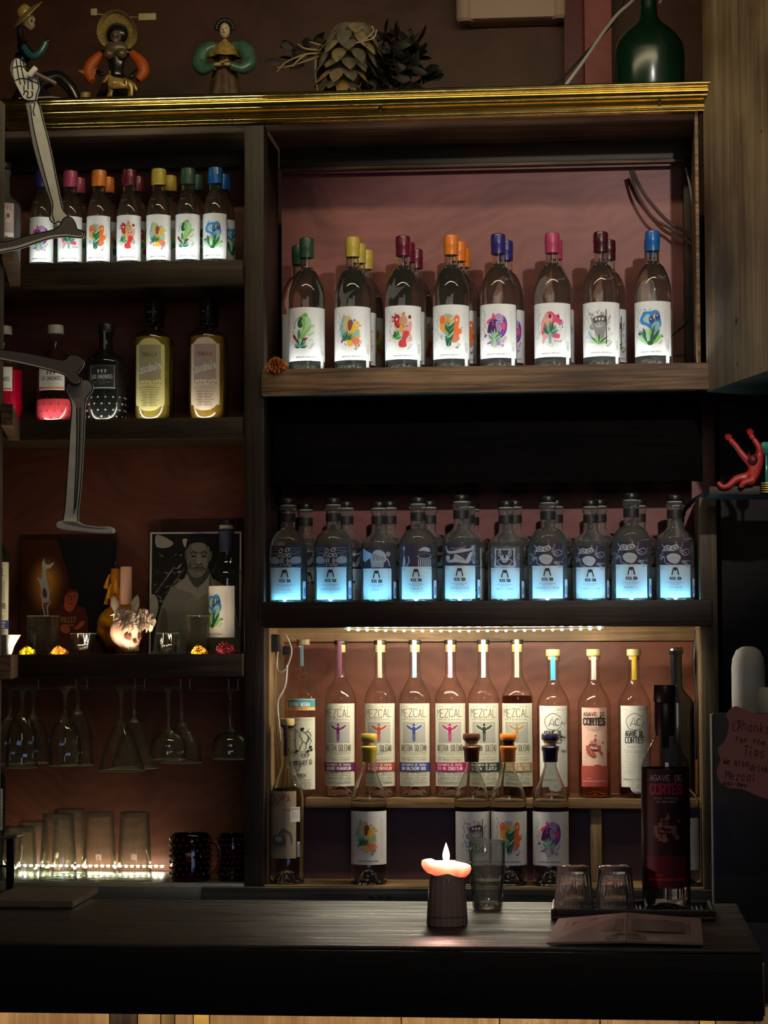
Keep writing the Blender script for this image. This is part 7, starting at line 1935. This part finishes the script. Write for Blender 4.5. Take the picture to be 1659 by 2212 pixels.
# candle in a glass
cx = onbar(966, 1998)
kc = cx[1] / 4900
t = thing('candle_glass', cx, 'lit pink candle spilling over an upturned fluted glass on the bar', 'candle')
obj('glass_body', lathe([(0, 0), (.0275, .0), (.0285, .002), (.0262, .045), (.0242, .064), (.0236, .066), (0, .066)], 64, mod=lambda a, z: 1 + .025 * math.cos(18 * a)), mat('smoky_pink_glass', (.55, .38, .35), .2, coat=.6, sss=.5), t)
obj('rim_band', lathe([(.0282, .012), (.0288, .0125), (.0286, .014), (.028, .0145)], 48), mat('glass_ring', (.3, .2, .18), .2, coat=.5), t)
WX = mat('hot_pink_wax', (1, .56, .53), .4, sss=1.0)
obj('wax_body', lathe([(0, .058), (.0236, .058), (.0240, .068), (.0236, .074), (0, .074)], 40), WX, t)
wx = lathe([(0, .070), (.024, .070), (.029, .076), (.031, .082), (.030, .087), (.026, .0885), (.018, .084), (.006, .082), (0, .082)], 48, mod=lambda a, z: 1 + .09 * math.sin(2 * a + 1) + .05 * math.sin(5 * a))
for v in wx.verts:
    if v.co.x < -.018: v.co.z += .003; v.co.x -= .003
    if v.co.x > .012: v.co.z -= .004 * (v.co.x / .03)
obj('spilled_wax', wx, WX, t)
fl = lathe([(0, 0), (.0022, .002), (.0048, .009), (.0050, .014), (.0034, .021), (.0014, .027), (0, .031)], 20); obj('flame', fl, emis('candle_flame', (1, .70, .48), 7), t, loc=(-.001, 0, .0845))
wk = bmesh.new(); tube(wk, [(0, 0, .080), (-.0005, 0, .0865)], .0007, 6); obj('wick', wk, BLACK, t)
fl_ = lamp('candle_flame_light', 'POINT', (cx[0], cx[1] - .0, cx[2] + .105), None, 2.0, (1, .56, .46), .006)
# water glass
T_BAR = thin('thin_bar_glass', (.95, .96, .96), (.20, .21, .23), gloss=1.0, haze=(.7, .72, .8), hz=.08)
w_ = onbar(1053, 1963); 
t = thing('water_glass', w_, 'half-full straight bar glass of water behind the candle', 'glass')
obj('glass_body', lathe([(0, 0), (.0200, 0), (.0215, .002), (.0222, .010), (.0262, .062), (.0268, .066), (.0266, .070), (.0272, .099), (.0268, .1005), (.0256, .0995), (.0250, .068), (.0240, .060), (.0200, .014), (.0185, .010), (0, .010)], 48, mod=lambda a, z: 1 + (.012 * math.cos(12 * a) if z > .012 else .03 * math.cos(8 * a))), T_BAR, t)
rim_ring(t, .0262, .1002); rim_ring(t, .0262, .068, .0008)
obj('glass_base', lathe([(0, .0008), (.0195, .0008), (.0208, .003), (.0205, .0098), (0, .0098)], 40), glass('bar_glass', (.97, .98, .97), 1.45), t)
obj('water', lathe([(0, .0104), (.0182, .0104), (.0196, .0145), (.0222, .042), (.0218, .0428), (0, .0424)], 40), mat_w, t)
# rubber mat, upturned glasses, big bottle
m0 = onz(1190, 1988, zbar); m1 = onz(1545, 1988, zbar)
mw = m1.x - m0.x; md = .125
MAT_ = thing('bar_mat', (m0.x, m0.y, ZBR), 'black ribbed rubber bar mat under the two upturned glasses and the big bottle', 'mat')
obj('base', box(0, mw, 0, md, 0, .006, .002), BLKP, MAT_)
for a0_, a1_, b0_, b1_ in ((0, .007, 0, md), (mw - .007, mw, 0, md), (.0075, mw - .0075, 0, .006), (.0075, mw - .0075, md - .006, md)):
    obj('rim', box(a0_, a1_, b0_, b1_, .0062, .016, .002), BLKP, MAT_)
rb = bmesh.new(); k = 0
while .012 + k * .0068 < mw - .012:
    bx(rb, .012 + k * .0068, .0152 + k * .0068, .009, md - .009, .0062, .0102, .0008); k += 1
tag(obj('ribs', rb, mat('rubber_ribs', (.05, .05, .045), .35), MAT_), kind='stuff') if False else obj('ribs', rb, mat('rubber_ribs', (.05, .05, .045), .35), MAT_)
ZM = ZBR + .0108
for px, lb in ((1240, 'left upturned fluted glass on the black bar mat'), (1329, 'right upturned fluted glass on the black bar mat, beside the big bottle')):
    q = onz(px, 1966, ZM)
    t = thing('fluted_glass', (q.x, q.y, ZM), lb, 'glass', 'upturned fluted glasses on the bar mat')
    obj('glass_body', tumbler(.0285, .0225, .064, .05, 20, .011, .002, True), glass('fluted_glass', (.97, .98, .99), 1.45, tr=.93), t)
    rim_ring(t, .0283, .0016)
q = onz(1440, 1962, ZM)
t = thing('mezcal_bottle', (q.x, q.y, ZM), 'large half-clear bottle with a dark red sleeve label standing on the bar mat', 'bottle')
BB = bottle_profile(.305, .0350, .0125, .200, .262, .012, 1.0, lip=False)
obj('glass_body', lathe(BB, 56), thin('thin_bar_bottle', (.93, .92, .93), (.5, .48, .5)), t)
obj('sleeve_liquid', liquid(BB, .192), mat('dark_berry_liquid', (.02, .004, .008), .2, coat=.4), t) if False else None
CLD = cortes_label(True, R=.0354)
obj('dark_sleeve', lathe([(.0351, .035), (.0352, .0352), (.0352, .203), (.0350, .2035)], 56), mat('sleeve_wine', (.022, .004, .009), .35, coat=.3), t)
link('label', CLD, t, loc=(0, 0, .118))
obj('glass_base', lathe([(0, .012), (.012, .010), (.024, .003), (.029, .0008), (.0325, .0015), (.0343, .006), (.0343, .034), (0, .034)], 48), glass('bar_glass', (.97, .98, .97), 1.45), t)
obj('neck_foil', lathe([(.0134, .250), (.0150, .262), (.0150, .292), (.0145, .298), (.0160, .300), (.0162, .322), (.0155, .3235), (0, .324)], 32), mat('plum_foil', (.03, .012, .022), .4), t)
obj('paper_seal', neck_strip(None, .232, .30, .0055, .0142), mat('seal_jet', (.006, .004, .006), .4), t)
# folded leaflets on a slab, leaning on the mat
LP0 = [onz(1181, 2036, zbar + .006), onz(1352, 2032, zbar + .008), onz(1519, 2037, zbar + .006)]
LP1 = [onz(1206, 1984, zbar + .020), onz(1355, 1971, zbar + .028), onz(1514, 1984, zbar + .020)]
t = thing('open_leaflet', (LP0[1].x, LP0[1].y, ZBR), 'open printed leaflet lying tilted against the bar mat', 'leaflet')
o_ = Vector(t.location)
def page(name, A0, A1, B1, B0, flip):
    b_ = bmesh.new(); v = [b_.verts.new(p - o_) for p in (A0, A1, B1, B0)]; f = b_.faces.new(v); b_.normal_update()
    if f.normal.z < 0: f.normal_flip()
    bmesh.ops.solidify(b_, geom=b_.faces[:], thickness=.003)
    pg = obj(name, b_, mat('leaflet_paper', (.36, .24, .22), .6), t, smooth=False)
    # printing, mapped bilinearly on the page
    a = Art(); g1, g2 = ink('leaflet_grey', (.16, .10, .09)), ink('leaflet_brown', (.22, .14, .12))
    a.line([(.16, .30), (.16, .82), (.20, .84)], .008, g1) if not flip else a.line([(.84, .30), (.84, .82), (.80, .84)], .008, g1)
    a.rect(.24 if not flip else .06, .94 if not flip else .76, .34, .78, g2)
    a.blob([(.36, .36), (.42, .62), (.52, .86), (.64, .80), (.70, .56), (.86, .50), (.80, .38)], g1, 4) if not flip else a.blob([(.12, .40), (.3, .5), (.42, .76), (.56, .8), (.6, .56), (.74, .44), (.5, .38)], g1, 4)
    a.blob([(.46, .42), (.5, .66), (.58, .7), (.62, .48)], mat('leaflet_paper', (.36, .24, .22), .6), 4)
    if flip: a.text('OAXACA', .14, .06, .10, g1, w=.22, wd=.014); a.blob([(.0, .2), (.08, .28), (.16, .22), (.2, .14), (.1, .2)], g1, 4)
    else: a.blob([(1.0, .2), (.92, .28), (.84, .24), (.78, .14), (.9, .2)], g1, 4); a.text('ARTE', .82, .06, .10, g1, w=.16, wd=.014)
    me = a.mesh('print', clip=(.01, .99, .02, .98))
    nrm = (A1 - A0).cross(B0 - A0).normalized(); nrm = nrm if nrm.z > 0 else -nrm
    for vv in me.vertices:
        u, w2, e = vv.co.x, vv.co.z, -vv.co.y
        p = (A0 * (1 - u) + A1 * u) * (1 - w2) + (B0 * (1 - u) + B1 * u) * w2
        vv.co = p - o_ + nrm * (e + .0002)
    link('print', me, pg)
page('page', LP0[0], LP0[1], LP1[1], LP1[0], False)
page('page', LP0[1] + Vector((.0006, 0, 0)), LP0[2], LP1[2], LP1[1] + Vector((.0006, 0, 0)), True)
# black caddy with a leaning glass at the left edge, and the bottle behind it
t = thing('steel_stand', onbar(22, 1925), 'dark upright metal stand at the left end of the bar', 'stand')
obj('post', box(-.006, .006, -.004, .004, .003, .085, .001), mat('blue_black_metal', (.02, .018, .05), .3, .6), t); obj('foot', box(-.03, .03, -.03, .03, 0, .003, .001), mat('steel', (.4, .4, .42), .25, .9), t)
obj('crossbar', box(-.04, .006, -.003, .003, .038, .042, .001), mat('blue_black_metal', (.02, .018, .05), .3, .6), t)
top_ = box(-.06, .018, -.028, .028, .0855, .0885, .001); bmesh.ops.rotate(top_, cent=(0, 0, .087), matrix=Matrix.Rotation(-.12, 3, 'Y'), verts=top_.verts); obj('tilted_plate', top_, mat('steel', (.4, .4, .42), .25, .9), t)
t = thing('mezcal_bottle', at(-22, YF + .03, ZB_), 'bottle with a grey printed label cut by the left edge on the bottom shelf', 'bottle')
obj('glass_body', lathe(NP_ + [(0, .335)], 48), mat('dark_filled_glass', (.015, .018, .014), .1, coat=.6), t); a = Art(); a.rect(-.04, .04, -.045, .045, STK)
for k in range(9): a.rect(.02, .036, -.035 + .008 * k, -.031 + .008 * k, GY)
link('label', a.mesh('label', R=.0352), t, loc=(0, 0, .155))
